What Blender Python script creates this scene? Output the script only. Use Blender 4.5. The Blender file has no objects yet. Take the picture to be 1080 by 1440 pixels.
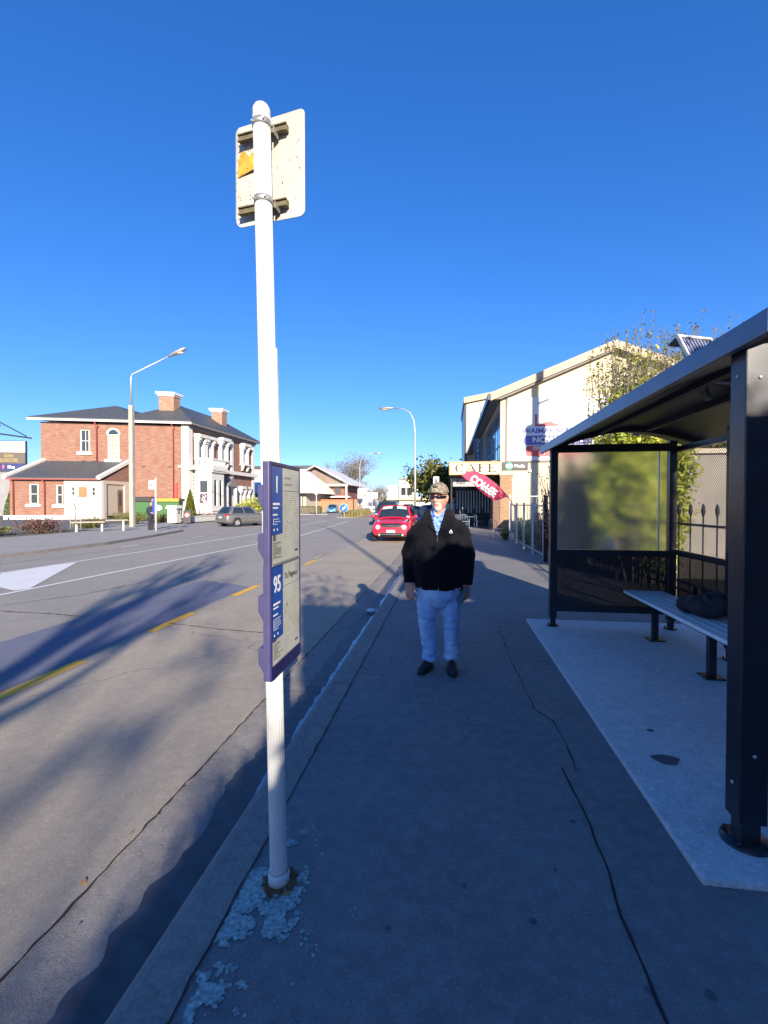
import bpy, bmesh, math, random
from mathutils import Vector, Matrix, noise
random.seed(7)
S = bpy.context.scene
COL = S.collection
PI = math.pi

# ---------------------------------------------------------------- materials
def _nt(name):
    m = bpy.data.materials.new(name); m.use_nodes = True
    nt = m.node_tree
    b = nt.nodes['Principled BSDF']
    return m, nt, b

def N(nt, t, **kw):
    n = nt.nodes.new(t)
    for k, v in kw.items():
        if k.startswith('i_'):
            n.inputs[int(k[2:]) if k[2:].isdigit() else k[2:].replace('_', ' ')].default_value = v
        else: setattr(n, k, v)
    return n

def mixc(nt, fac, a, b, mode='MIX'):
    n = nt.nodes.new('ShaderNodeMix'); n.data_type = 'RGBA'; n.blend_type = mode
    for sock, v in ((n.inputs[0], fac), (n.inputs[6], a), (n.inputs[7], b)):
        if hasattr(v, 'is_linked') or hasattr(v, 'links'): nt.links.new(v, sock)
        elif isinstance(v, (int, float)): sock.default_value = v
        else: sock.default_value = (*v, 1) if len(v) == 3 else v
    return n.outputs[2]

def ramp(nt, src, stops):
    r = nt.nodes.new('ShaderNodeValToRGB'); nt.links.new(src, r.inputs[0])
    e = r.color_ramp.elements
    while len(e) < len(stops): e.new(0.5)
    for i, (p, c) in enumerate(stops):
        e[i].position = p; e[i].color = (c, c, c, 1) if isinstance(c, (int, float)) else (*c, 1)
    return r.outputs[0]

def noi(nt, vec, scale, detail=4, rough=.55):
    n = N(nt, 'ShaderNodeTexNoise'); n.inputs['Scale'].default_value = scale
    n.inputs['Detail'].default_value = detail; n.inputs['Roughness'].default_value = rough
    nt.links.new(vec, n.inputs['Vector']); return n.outputs['Fac']

def geo_pos(nt):
    return N(nt, 'ShaderNodeNewGeometry').outputs['Position']
def obj_co(nt):
    return N(nt, 'ShaderNodeTexCoord').outputs['Object']
def uv_co(nt):
    return N(nt, 'ShaderNodeTexCoord').outputs['UV']

def bump(nt, b, h, strength=.3, dist=.01):
    n = N(nt, 'ShaderNodeBump'); n.inputs['Strength'].default_value = strength
    n.inputs['Distance'].default_value = dist
    nt.links.new(h, n.inputs['Height']); nt.links.new(n.outputs[0], b.inputs['Normal'])

def pm(name, col, rough=.6, var=.12, scale=6, metal=0, bmp=0, bscale=80, bdist=.004, dirt=0, dirtcol=(.05, .045, .04), coat=0, spec=.5, sub=0):
    m, nt, b = _nt(name)
    co = obj_co(nt)
    f = noi(nt, co, scale, 5)
    lo = tuple(c * (1 - var) for c in col); hi = tuple(min(1, c * (1 + var)) for c in col)
    c = mixc(nt, ramp(nt, f, [(.3, 0), (.7, 1)]), lo, hi)
    if dirt:
        d = noi(nt, co, scale * .37 + .7, 8, .7)
        c = mixc(nt, ramp(nt, d, [(.5, 0), (.78, dirt)]), c, dirtcol)
    nt.links.new(c, b.inputs['Base Color'])
    b.inputs['Roughness'].default_value = rough; b.inputs['Metallic'].default_value = metal
    b.inputs['Specular IOR Level'].default_value = spec
    if coat: b.inputs['Coat Weight'].default_value = coat; b.inputs['Coat Roughness'].default_value = .04
    if bmp: bump(nt, b, noi(nt, co, bscale, 3), bmp, bdist)
    return m

def asphalt(name, col, speck=.35, big=.22, tint=(.9, .95, 1.05), cracks=0, agg=260):
    m, nt, b = _nt(name)
    co = geo_pos(nt)
    f1 = noi(nt, co, agg, 3, .7); f2 = noi(nt, co, .9, 6, .6); f3 = noi(nt, co, 14, 5, .6)
    c = mixc(nt, ramp(nt, f1, [(.32, 0), (.68, 1)]), tuple(x * (1 - speck) for x in col), tuple(x * (1 + speck) for x in col))
    c = mixc(nt, ramp(nt, f2, [(.3, 0), (.7, big * 1.6)]), c, tuple(x * .62 * t for x, t in zip(col, tint)))
    c = mixc(nt, ramp(nt, f3, [(.35, 0), (.75, big)]), c, tuple(min(1, x * 1.5) for x in col))
    f4 = noi(nt, co, agg * .33, 2, .6)
    c = mixc(nt, ramp(nt, f4, [(.58, 0), (.68, .32)]), c, tuple(min(1, x * 1.75) for x in col))
    c = mixc(nt, ramp(nt, f4, [(.33, .35), (.42, 0)]), c, tuple(x * .5 for x in col))
    v = N(nt, 'ShaderNodeTexVoronoi'); v.inputs['Scale'].default_value = 34
    nt.links.new(co, v.inputs['Vector'])
    c = mixc(nt, ramp(nt, v.outputs['Distance'], [(.055, .75), (.075, 0)]), c, tuple(min(1, x * 2.3) for x in col))
    if cracks:
        w = N(nt, 'ShaderNodeTexVoronoi', feature='DISTANCE_TO_EDGE'); w.inputs['Scale'].default_value = .28
        wn = N(nt, 'ShaderNodeTexNoise'); wn.inputs['Scale'].default_value = 2.5; wn.inputs['Detail'].default_value = 6
        nt.links.new(co, wn.inputs['Vector'])
        vm = N(nt, 'ShaderNodeVectorMath', operation='MULTIPLY_ADD')
        nt.links.new(wn.outputs['Color'], vm.inputs[0]); vm.inputs[1].default_value = (.5, .5, .5); nt.links.new(co, vm.inputs[2])
        nt.links.new(vm.outputs[0], w.inputs['Vector'])
        c = mixc(nt, ramp(nt, w.outputs['Distance'], [(.0015, cracks), (.004, 0)]), c, tuple(x * .3 for x in col))
    nt.links.new(c, b.inputs['Base Color'])
    b.inputs['Roughness'].default_value = .88; b.inputs['Specular IOR Level'].default_value = .25
    bump(nt, b, f1, .8, .005)
    return m

def paint_mark(name, col, under, wear=.45):
    m, nt, b = _nt(name)
    co = geo_pos(nt)
    f = noi(nt, co, 22, 8, .75); f1 = noi(nt, co, 300, 3, .7); f2 = noi(nt, co, 2.2, 4)
    mx = N(nt, 'ShaderNodeMath', operation='MULTIPLY_ADD'); nt.links.new(f2, mx.inputs[0]); mx.inputs[1].default_value = .35
    nt.links.new(f, mx.inputs[2])
    c0 = mixc(nt, f1, tuple(x * .8 for x in col), col)
    c = mixc(nt, ramp(nt, mx.outputs[0], [(.7, 0), (.9, wear)]), c0, under)
    nt.links.new(c, b.inputs['Base Color']); b.inputs['Roughness'].default_value = .7
    bump(nt, b, f1, .4, .003)
    return m

def brick(name, c1, c2, mortar, scale=1.0, ms=.012):
    m, nt, b = _nt(name)
    uv = uv_co(nt)
    t = N(nt, 'ShaderNodeTexBrick')
    t.inputs['Scale'].default_value = scale; t.inputs['Mortar Size'].default_value = ms
    t.inputs['Brick Width'].default_value = .23; t.inputs['Row Height'].default_value = .085
    t.inputs['Bias'].default_value = -.1
    t.inputs['Color1'].default_value = (*c1, 1); t.inputs['Color2'].default_value = (*c2, 1); t.inputs['Mortar'].default_value = (*mortar, 1)
    nt.links.new(uv, t.inputs['Vector'])
    f = noi(nt, uv, 1.3, 5); f2 = noi(nt, uv, 9, 3)
    mp = N(nt, 'ShaderNodeMapping'); mp.inputs['Scale'].default_value = (1.1, 9, 1); nt.links.new(uv, mp.inputs[0])
    f3 = noi(nt, mp.outputs[0], 1.2, 5, .7)
    c = mixc(nt, ramp(nt, f, [(.35, 0), (.7, .35)]), t.outputs['Color'], tuple(x * .7 for x in c1))
    c = mixc(nt, ramp(nt, f3, [(.46, 0), (.62, .75)]), c, mortar)
    c = mixc(nt, ramp(nt, f2, [(.5, 0), (.8, .35)]), c, c2)
    nt.links.new(c, b.inputs['Base Color']); b.inputs['Roughness'].default_value = .85
    bump(nt, b, t.outputs['Fac'], -.4, .01)
    return m

def glass_dark(name, col=(.02, .025, .03), rough=.06, spec=.8):
    m, nt, b = _nt(name)
    f = noi(nt, obj_co(nt), 2.3, 3)
    nt.links.new(mixc(nt, f, col, tuple(c * 2.2 for c in col)), b.inputs['Base Color'])
    b.inputs['Roughness'].default_value = rough; b.inputs['Specular IOR Level'].default_value = spec
    return m

def leafm(name, cols, trans=.35, rough=.5):
    m, nt, b = _nt(name)
    g = N(nt, 'ShaderNodeNewGeometry')
    r = nt.nodes.new('ShaderNodeValToRGB'); nt.links.new(g.outputs['Random Per Island'], r.inputs[0])
    e = r.color_ramp.elements
    while len(e) < len(cols): e.new(.5)
    for i, c in enumerate(cols): e[i].position = i / (len(cols) - 1); e[i].color = (*c, 1)
    nt.links.new(r.outputs[0], b.inputs['Base Color']); b.inputs['Roughness'].default_value = rough
    tr = N(nt, 'ShaderNodeBsdfTranslucent'); nt.links.new(r.outputs[0], tr.inputs[0])
    mx = N(nt, 'ShaderNodeMixShader'); mx.inputs[0].default_value = trans
    nt.links.new(b.outputs[0], mx.inputs[1]); nt.links.new(tr.outputs[0], mx.inputs[2])
    nt.links.new(mx.outputs[0], nt.nodes['Material Output'].inputs[0])
    return m

def perforated(name, col, pitch=.011, hole=.30, rough=.45):
    """sheet metal with a staggered grid of round holes, UV in metres"""
    m, nt, b = _nt(name)
    b.inputs['Base Color'].default_value = (*col, 1); b.inputs['Roughness'].default_value = rough; b.inputs['Metallic'].default_value = .3
    mp = N(nt, 'ShaderNodeMapping'); mp.inputs['Rotation'].default_value = (0, 0, PI / 4); mp.inputs['Scale'].default_value = (1 / pitch,) * 3
    nt.links.new(uv_co(nt), mp.inputs[0])
    fr = N(nt, 'ShaderNodeVectorMath', operation='FRACTION'); nt.links.new(mp.outputs[0], fr.inputs[0])
    sb = N(nt, 'ShaderNodeVectorMath', operation='SUBTRACT'); nt.links.new(fr.outputs[0], sb.inputs[0]); sb.inputs[1].default_value = (.5, .5, 0)
    sx = N(nt, 'ShaderNodeSeparateXYZ'); nt.links.new(sb.outputs[0], sx.inputs[0])
    a = N(nt, 'ShaderNodeMath', operation='MULTIPLY'); nt.links.new(sx.outputs[0], a.inputs[0]); nt.links.new(sx.outputs[0], a.inputs[1])
    c = N(nt, 'ShaderNodeMath', operation='MULTIPLY_ADD'); nt.links.new(sx.outputs[1], c.inputs[0]); nt.links.new(sx.outputs[1], c.inputs[1]); nt.links.new(a.outputs[0], c.inputs[2])
    l = N(nt, 'ShaderNodeMath', operation='LESS_THAN'); nt.links.new(c.outputs[0], l.inputs[0]); l.inputs[1].default_value = hole * hole
    tr = N(nt, 'ShaderNodeBsdfTransparent'); mx = N(nt, 'ShaderNodeMixShader')
    nt.links.new(l.outputs[0], mx.inputs[0]); nt.links.new(b.outputs[0], mx.inputs[1]); nt.links.new(tr.outputs[0], mx.inputs[2])
    nt.links.new(mx.outputs[0], nt.nodes['Material Output'].inputs[0])
    return m

# ---------------------------------------------------------------- mesh builder
ORG = {}
def org(o):
    while o is not None:
        if o.name in ORG: return Vector(ORG[o.name])
        o = o.parent
    return Vector((0, 0, 0))
class MB:
    def __init__(s, T=None):
        s.v = []; s.f = []; s.mi = []; s.sm = []; s.T = T; s.cur = 0
    def add(s, vs, fs, smooth=False):
        o = len(s.v)
        s.v += [Vector(p) for p in vs]
        for f in fs:
            s.f.append([i + o for i in f]); s.mi.append(s.cur); s.sm.append(smooth)
        return s
    def poly(s, *pts): return s.add(pts, [list(range(len(pts)))])
    def box(s, x0, y0, z0, x1, y1, z1):
        if x0 > x1: x0, x1 = x1, x0
        if y0 > y1: y0, y1 = y1, y0
        if z0 > z1: z0, z1 = z1, z0
        return s.add([(x0, y0, z0), (x1, y0, z0), (x1, y1, z0), (x0, y1, z0), (x0, y0, z1), (x1, y0, z1), (x1, y1, z1), (x0, y1, z1)],
              [(0, 3, 2, 1), (4, 5, 6, 7), (0, 1, 5, 4), (1, 2, 6, 5), (2, 3, 7, 6), (3, 0, 4, 7)])
    def obox(s, c, hx, hy, hz):
        """oriented box: centre and three half-axis vectors"""
        c, hx, hy, hz = map(Vector, (c, hx, hy, hz))
        if hx.cross(hy).dot(hz) < 0: hx = -hx
        P = [c + a * hx + b * hy + d * hz for d in (-1, 1) for a, b in ((-1, -1), (1, -1), (1, 1), (-1, 1))]
        return s.add(P, [(0, 3, 2, 1), (4, 5, 6, 7), (0, 1, 5, 4), (1, 2, 6, 5), (2, 3, 7, 6), (3, 0, 4, 7)])
    def beam(s, a, b, w, h):
        a, b = Vector(a), Vector(b); d = (b - a)
        up = Vector((0, 0, 1)) if abs(d.normalized().z) < .95 else Vector((0, 1, 0))
        x = d.cross(up).normalized(); y = x.cross(d).normalized()
        return s.obox((a + b) / 2, d / 2, x * w / 2, y * h / 2)
    def tube(s, pts, radii, n=8, caps=True, smooth=True, ell=None, ref=(1, 0, 0)):
        """sweep; radii scalars or (rx,ry); ref keeps the rx axis near that direction"""
        pts = [Vector(p) for p in pts]
        if not isinstance(radii, (list, tuple)): radii = [radii] * len(pts)
        V = []; R0 = Vector(ref)
        for i, p in enumerate(pts):
            t = (pts[min(i + 1, len(pts) - 1)] - pts[max(i - 1, 0)])
            t = t.normalized() if t.length > 1e-9 else Vector((0, 0, 1))
            r0 = R0 if abs(R0.dot(t)) < .97 else Vector((0, 1, 0)) if abs(t.y) < .9 else Vector((0, 0, 1))
            y = t.cross(r0).normalized(); x = y.cross(t).normalized()
            r = radii[i]; rx, ry = r if isinstance(r, (list, tuple)) else (r, r)
            for k in range(n):
                a = 2 * PI * k / n
                V.append(p + x * rx * math.cos(a) + y * ry * math.sin(a))
        F = []
        for i in range(len(pts) - 1):
            for k in range(n):
                F.append((i * n + k, i * n + (k + 1) % n, (i + 1) * n + (k + 1) % n, (i + 1) * n + k))
        s.add(V, F, smooth)
        if caps:
            o = len(s.v) - len(V); e = o + (len(pts) - 1) * n
            s.f.append([o + k for k in range(n)][::-1]); s.mi.append(s.cur); s.sm.append(False)
            s.f.append([e + k for k in range(n)]); s.mi.append(s.cur); s.sm.append(False)
        return s
    def cyl(s, a, b, r, n=12, r1=None, smooth=True): return s.tube([a, b], [r, r if r1 is None else r1], n, True, smooth)
    def lathe(s, prof, c, n=20, axis='z', smooth=True):
        c = Vector(c); V = []
        for r, h in prof:
            for k in range(n):
                a = 2 * PI * k / n
                q = (r * math.cos(a), r * math.sin(a), h)
                if axis == 'x': q = (q[2], q[0], q[1])
                if axis == 'y': q = (q[1], q[2], q[0])
                V.append(c + Vector(q))
        F = [(i * n + k, i * n + (k + 1) % n, (i + 1) * n + (k + 1) % n, (i + 1) * n + k) for i in range(len(prof) - 1) for k in range(n)]
        return s.add(V, F, smooth)
    def prism(s, pts, z0, z1):
        n = len(pts)
        V = [(x, y, z0) for x, y in pts] + [(x, y, z1) for x, y in pts]
        return s.add(V, [list(range(n))[::-1], list(range(n, 2 * n))] + [(i, (i + 1) % n, n + (i + 1) % n, n + i) for i in range(n)])
    def slab(s, pts, d):
        """extrude a planar 3-D polygon by vector d"""
        d = Vector(d); n = len(pts); P = [Vector(p) for p in pts]
        return s.add(P + [p + d for p in P], [list(range(n))[::-1], list(range(n, 2 * n))] + [(i, (i + 1) % n, n + (i + 1) % n, n + i) for i in range(n)])
    def ellip(s, c, rx, ry, rz, n=16, m=10, fn=None):
        V = []; c = Vector(c)
        for i in range(m + 1):
            t = PI * i / m
            for k in range(n):
                a = 2 * PI * k / n
                d = Vector((math.sin(t) * math.cos(a), math.sin(t) * math.sin(a), -math.cos(t)))
                q = Vector((d.x * rx, d.y * ry, d.z * rz))
                if fn: q = fn(d, q)
                V.append(c + q)
        F = [(i * n + k, i * n + (k + 1) % n, (i + 1) * n + (k + 1) % n, (i + 1) * n + k) for i in range(m) for k in range(n)]
        return s.add(V, F, True)
    def mesh(s, name, origin=(0, 0, 0)):
        o = Vector(origin)
        me = bpy.data.meshes.new(name)
        V = [(Vector(s.T(p)) if s.T else p) - o for p in s.v]
        me.from_pydata([tuple(p) for p in V], [], s.f)
        me.polygons.foreach_set('material_index', s.mi); me.polygons.foreach_set('use_smooth', s.sm)
        return me
    def build(s, name, mat, parent=None, clean=True, bev=0, origin=None):
        if parent is not None and origin is None: origin = org(parent)
        if origin is None: origin = (0, 0, 0)
        me = s.mesh(name, origin)
        return finish(me, name, mat, parent, clean, bev, origin if parent is None else None)

def boxuv(me):
    uvl = me.uv_layers.new(name='UVMap').data
    vs = me.vertices
    for p in me.polygons:
        n = p.normal
        if abs(n.z) > .8:
            for li in p.loop_indices:
                c = vs[me.loops[li].vertex_index].co; uvl[li].uv = (c.x, c.y)
        else:
            t = Vector((-n.y, n.x, 0)); t = t.normalized() if t.length > 1e-6 else Vector((1, 0, 0))
            for li in p.loop_indices:
                c = vs[me.loops[li].vertex_index].co; uvl[li].uv = (c.dot(t), c.z)

def finish(me, name, mat, parent=None, clean=True, bev=0, loc=None):
    if clean:
        bm = bmesh.new(); bm.from_mesh(me)
        bmesh.ops.remove_doubles(bm, verts=bm.verts, dist=1e-5)
        bmesh.ops.recalc_face_normals(bm, faces=bm.faces)
        if bev:
            bmesh.ops.bevel(bm, geom=[e for e in bm.edges if len(e.link_faces) == 2 and e.calc_face_angle() > .5], offset=bev, segments=2, affect='EDGES', profile=.6)
        bm.to_mesh(me); bm.free()
    me.update()
    boxuv(me)
    for m in (mat if isinstance(mat, (list, tuple)) else [mat]): me.materials.append(m)
    o = bpy.data.objects.new(name, me); COL.objects.link(o)
    if parent is not None: o.parent = parent
    if loc is not None: o.location = loc
    return o

def tag(o, label=None, cat=None, group=None, kind=None):
    for k, v in (('label', label), ('category', cat), ('group', group), ('kind', kind)):
        if v: o[k] = v
    return o
def thing(name, label, cat, loc=(0, 0, 0), rz=0, group=None):
    """Empty at the base; children are modelled in its local frame"""
    o = bpy.data.objects.new(name, None); COL.objects.link(o)
    o.location = loc; o.rotation_euler = (0, 0, rz); o.empty_display_size = .2
    return tag(o, label, cat, group)
def struct(name, mb, mat, bev=0):
    return tag(mb.build(name, mat, bev=bev), kind='structure')
def copy_tree(o, parent=None):
    c = o.copy(); COL.objects.link(c)
    if parent is not None: c.parent = parent
    for ch in list(o.children): copy_tree(ch, c)
    return c
def dup(o, loc, rz, label, group=None):
    c = copy_tree(o); c.location = loc; c.rotation_euler = (0, 0, rz); tag(c, label, None, group); return c

def letters(name, s, size, mat, origin, xdir, ydir, parent=None, align='CENTER', bold=0, sx=1.0, depth=.004, space=1.0, mb_extra=None):
    """text as real extruded lettering; origin in parent's frame, xdir/ydir unit vectors of the writing plane"""
    cu = bpy.data.curves.new('t', 'FONT'); cu.body = s; cu.size = size; cu.align_x = align; cu.align_y = 'CENTER'
    cu.offset = bold; cu.extrude = depth / 2; cu.space_character = space; cu.resolution_u = 3
    ob = bpy.data.objects.new('t', cu); COL.objects.link(ob)
    dg = bpy.context.evaluated_depsgraph_get()
    me = bpy.data.meshes.new_from_object(ob.evaluated_get(dg))
    bpy.data.objects.remove(ob); bpy.data.curves.remove(cu)
    X = Vector(xdir).normalized(); Y = Vector(ydir).normalized(); Z = X.cross(Y); O = Vector(origin) - (org(parent) if parent is not None else Vector())
    for v in me.vertices: v.co = O + X * v.co.x * sx + Y * v.co.y + Z * v.co.z
    me.materials.clear()
    me.name = name
    return finish(me, name, mat, parent, clean=False)

def modmesh(mb, mods, T=None):
    """evaluate a list of (type, settings) modifiers on the builder's mesh; returns a new mesh"""
    me = mb.mesh('tmp') if isinstance(mb, MB) else mb
    if isinstance(mb, MB):
        bm = bmesh.new(); bm.from_mesh(me); bmesh.ops.remove_doubles(bm, verts=bm.verts, dist=1e-6)
        bmesh.ops.recalc_face_normals(bm, faces=bm.faces); bm.to_mesh(me); bm.free()
    ob = bpy.data.objects.new('tmp', me); COL.objects.link(ob)
    for t, st in mods:
        md = ob.modifiers.new(t, t)
        for k, v in st.items(): setattr(md, k, v)
    dg = bpy.context.evaluated_depsgraph_get(); dg.update()
    out = bpy.data.meshes.new_from_object(ob.evaluated_get(dg))
    bpy.data.objects.remove(ob); bpy.data.meshes.remove(me)
    return out

def fuse(name, mb, voxel, mat, parent, it=6, fac=.5, disp=None, cut=None, solid=0):
    """weld overlapping closed lofts into ONE continuous surface, smooth it, add folds"""
    me = modmesh(mb, [('REMESH', dict(mode='VOXEL', voxel_size=voxel, use_smooth_shade=True)), ('SMOOTH', dict(factor=fac, iterations=it))])
    if disp:
        ns = [v.normal.copy() for v in me.vertices]
        for v, n in zip(me.vertices, ns): v.co += n * disp(v.co, n)
    if cut:
        bm = bmesh.new(); bm.from_mesh(me)
        bmesh.ops.delete(bm, geom=[f for f in bm.faces if cut(f.calc_center_median())], context='FACES')
        bm.to_mesh(me); bm.free()
    if solid: me = modmesh(me, [('SOLIDIFY', dict(thickness=solid, offset=-1))])
    og = org(parent)
    if og.length:
        for v in me.vertices: v.co -= og
    me.polygons.foreach_set('use_smooth', [True] * len(me.polygons))
    me.materials.clear(); me.name = name
    return finish(me, name, mat, parent, clean=False)

SUN = Vector((.30, -.885, .327)).normalized()   # towards the sun: behind the viewer, a little to the right, low
# ---------------------------------------------------------------- materials used
M = {}
M['lane'] = asphalt('lane_asphalt', (.285, .265, .235), .3, .25, cracks=.6)
M['park'] = asphalt('parking_asphalt', (.345, .30, .235), .32, .3, cracks=.5)
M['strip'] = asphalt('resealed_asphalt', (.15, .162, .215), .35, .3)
M['path'] = asphalt('footpath_asphalt', (.215, .21, .205), .6, .5)
M['farpath'] = asphalt('far_footpath', (.30, .29, .27), .25, .3)
M['carpark'] = asphalt('carpark_asphalt', (.13, .13, .135), .3, .3)
M['kerb'] = asphalt('kerb_concrete', (.255, .235, .21), .3, .5, agg=180)
M['pad'] = asphalt('pad_concrete', (.58, .58, .57), .22, .3, agg=150)
M['ground'] = asphalt('verge_soil', (.13, .12, .08), .4, .4, agg=40)
M['crack'] = pm('crack_tar', (.02, .02, .022), .9, .2, 20)
M['white_paint'] = paint_mark('white_road_paint', (.72, .72, .70), (.2, .2, .2))
M['yellow_paint'] = paint_mark('yellow_road_paint', (.80, .43, .02), (.25, .2, .12), .3)
M['faint_paint'] = paint_mark('worn_yellow_paint', (.50, .38, .17), (.2, .18, .14), .8)
M['brick'] = brick('red_brick', (.185, .052, .032), (.245, .092, .057), (.29, .205, .155))
M['brick_ch'] = brick('chimney_brick', (.225, .08, .046), (.30, .14, .085), (.38, .28, .21))
M['brick_or'] = brick('orange_brick', (.28, .125, .05), (.33, .17, .08), (.30, .24, .17))
M['brick_br'] = brick('brown_brick', (.14, .06, .04), (.18, .085, .055), (.2, .15, .12))
M['slate'] = pm('grey_roof', (.062, .068, .075), .55, .2, 3, dirt=.3)
M['white'] = pm('white_render', (.62, .60, .55), .6, .06, 2, dirt=.18, dirtcol=(.4, .37, .32))
M['cream'] = pm('cream_render', (.56, .485, .325), .7, .05, .8, dirt=.12, dirtcol=(.5, .42, .3))
M['beige'] = pm('beige_paint', (.50, .43, .34), .6, .06, 3)
M['tan'] = pm('tan_fascia', (.38, .30, .21), .6, .1, 3)
M['soffit'] = pm('soffit_grey', (.20, .18, .17), .7, .1, 3)
M['redpipe'] = pm('red_downpipe', (.26, .05, .04), .5, .1, 4)
M['glass'] = glass_dark('window_glass')
M['glass_blue'] = pm('blue_window_glass', (.40, .66, .85), .06, .12, .6, metal=.85)
M['curtain'] = pm('net_curtain', (.25, .26, .20), .8, .2, 6)
M['ply'] = pm('plywood', (.30, .155, .065), .7, .2, 9)
M['greywall'] = pm('grey_wall', (.24, .24, .25), .8, .12, 1.2, dirt=.2)
M['charcoal'] = pm('charcoal_steel', (.022, .026, .036), .30, .2, 10, metal=.25, dirt=.25, dirtcol=(.05, .05, .055), bmp=.05, bscale=200)
M['roofdark'] = pm('shelter_roof', (.10, .135, .20), .34, .15, 6, metal=.3, dirt=.3, dirtcol=(.08, .09, .11))
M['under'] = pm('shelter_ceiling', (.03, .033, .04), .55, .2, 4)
M['alu'] = pm('aluminium', (.62, .65, .70), .36, .08, 25, metal=.75)
M['benchalu'] = pm('bench_aluminium', (.86, .88, .91), .35, .05, 25)
M['galv'] = pm('galvanised_steel', (.46, .46, .44), .45, .2, 30, metal=.7, dirt=.35, dirtcol=(.15, .13, .09))
M['polewhite'] = pm('white_pole_paint', (.62, .615, .585), .42, .05, 8, dirt=.35, dirtcol=(.42, .42, .38))
M['plateback'] = pm('weathered_sign_back', (.43, .42, .37), .5, .12, 5, dirt=.75, dirtcol=(.22, .21, .15))
M['mossy'] = pm('mossy_bracket', (.13, .115, .065), .8, .35, 30, metal=.2)
M['concrete'] = pm('pole_concrete', (.36, .32, .285), .8, .12, 3, bmp=.2)
M['navy'] = pm('navy_plastic', (.020, .018, .085), .38, .15, 12)
M['purple'] = pm('violet_plastic', (.05, .048, .125), .42, .15, 12)
M['ttblue'] = pm('timetable_blue', (.018, .075, .32), .35, .08, 10)
M['ttcream'] = pm('timetable_paper', (.47, .48, .41), .35, .12, 7, dirt=.3, dirtcol=(.30, .31, .27))
M['ttline'] = pm('timetable_grid_ink', (.30, .31, .28), .5, .1, 9)
M['ink'] = pm('black_ink', (.03, .03, .035), .5, .1, 9)
M['lettwhite'] = pm('white_lettering', (.78, .78, .76), .5, .04, 9)
M['rust'] = pm('rusty_ring', (.16, .07, .03), .9, .4, 30, bmp=.4)
M['orange'] = pm('faded_orange_sticker', (.55, .27, .03), .6, .3, 30, dirt=.7, dirtcol=(.35, .25, .06))
M['black'] = pm('black_matt', (.012, .012, .014), .6, .2, 10)
M['rubber'] = pm('tyre_rubber', (.018, .018, .019), .8, .2, 12)
M['steel'] = pm('grey_steel', (.42, .43, .44), .45, .12, 12, metal=.5)
M['pk'] = pm('pink_flag_cloth', (.56, .04, .10), .75, .1, 5)
M['red'] = pm('red_signal_paint', (.55, .04, .03), .5, .1, 5)
M['green'] = pm('green_bin', (.045, .14, .045), .5, .1, 5)
M['yellow'] = pm('yellow_lid', (.42, .28, .03), .5, .1, 5)
M['gold'] = pm('gold_lettering', (.42, .30, .10), .5, .1, 5)
M['brownlet'] = pm('brown_lettering', (.10, .07, .025), .5, .1, 5)
M['board'] = pm('white_board', (.60, .59, .56), .45, .03, 1.0)
M['bdblue'] = pm('board_blue', (.08, .09, .33), .5, .05, 2)
M['bdred'] = pm('board_red', (.50, .06, .07), .5, .05, 2)
M['bdgrey'] = pm('board_pale_blue', (.55, .58, .70), .5, .05, 2)
M['gogreen'] = pm('green_disc', (.03, .45, .22), .5, .05, 5)
M['blue'] = pm('blue_sign', (.02, .17, .50), .45, .06, 5)
M['vio'] = pm('violet_sign', (.12, .12, .45), .5, .1, 5)
M['timber'] = pm('weathered_timber', (.34, .30, .26), .8, .2, 14)
M['bark'] = pm('grey_bark', (.15, .125, .10), .9, .3, 10, bmp=.6, bscale=20)
M['twig'] = pm('pale_twigs', (.20, .17, .15), .9, .2, 6)
M['terracotta'] = pm('orange_tile_roof', (.50, .17, .07), .7, .2, 8)
M['lichen'] = pm('pale_lichen', (.34, .41, .38), .95, .45, 60, bmp=.5, bscale=150)
M['leafdry'] = pm('dry_leaf', (.40, .20, .06), .7, .3, 40)
M['paperlit'] = pm('crumpled_paper', (.62, .64, .72), .8, .15, 30)
M['lf_olive'] = leafm('olive_leaves', [(.10, .13, .025), (.17, .19, .035), (.26, .24, .05), (.20, .16, .06)])
M['lf_yel'] = leafm('yellow_green_leaves', [(.22, .29, .035), (.42, .47, .05), (.56, .54, .09)])
M['lf_dark'] = leafm('dark_leaves', [(.02, .045, .015), (.04, .075, .02), (.07, .10, .025)], .2)
M['lf_mix'] = leafm('magnolia_leaves', [(.025, .05, .015), (.06, .09, .02), (.24, .20, .03), (.12, .13, .03)], .25)
M['lf_red'] = leafm('red_shrub_leaves', [(.13, .05, .045), (.22, .08, .07), (.20, .13, .06), (.10, .05, .06)])
M['lf_cone'] = leafm('conifer_leaves', [(.09, .11, .015), (.14, .16, .02), (.19, .19, .03)])
M['lf_grass'] = leafm('tussock_blades', [(.25, .20, .07), (.34, .28, .11), (.42, .36, .17), (.20, .21, .06)])
M['lf_green'] = leafm('bright_plants', [(.10, .20, .03), (.22, .34, .04), (.32, .38, .05)])
M['lf_hedge'] = leafm('hedge_leaves', [(.06, .10, .015), (.11, .16, .02), (.16, .20, .03)])
M['lf_pink'] = leafm('pinkish_twig_tips', [(.30, .15, .11), (.36, .22, .13), (.25, .20, .08)])
# ---------------------------------------------------------------- the setting
def sheet(name, pts, z, mat, sub=0):
    mb = MB(); mb.poly(*[(x, y, z) for x, y in pts]); return struct(name, mb, mat)
def rect(x0, y0, x1, y1): return [(x0, y0), (x1, y0), (x1, y1), (x0, y1)]

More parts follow.
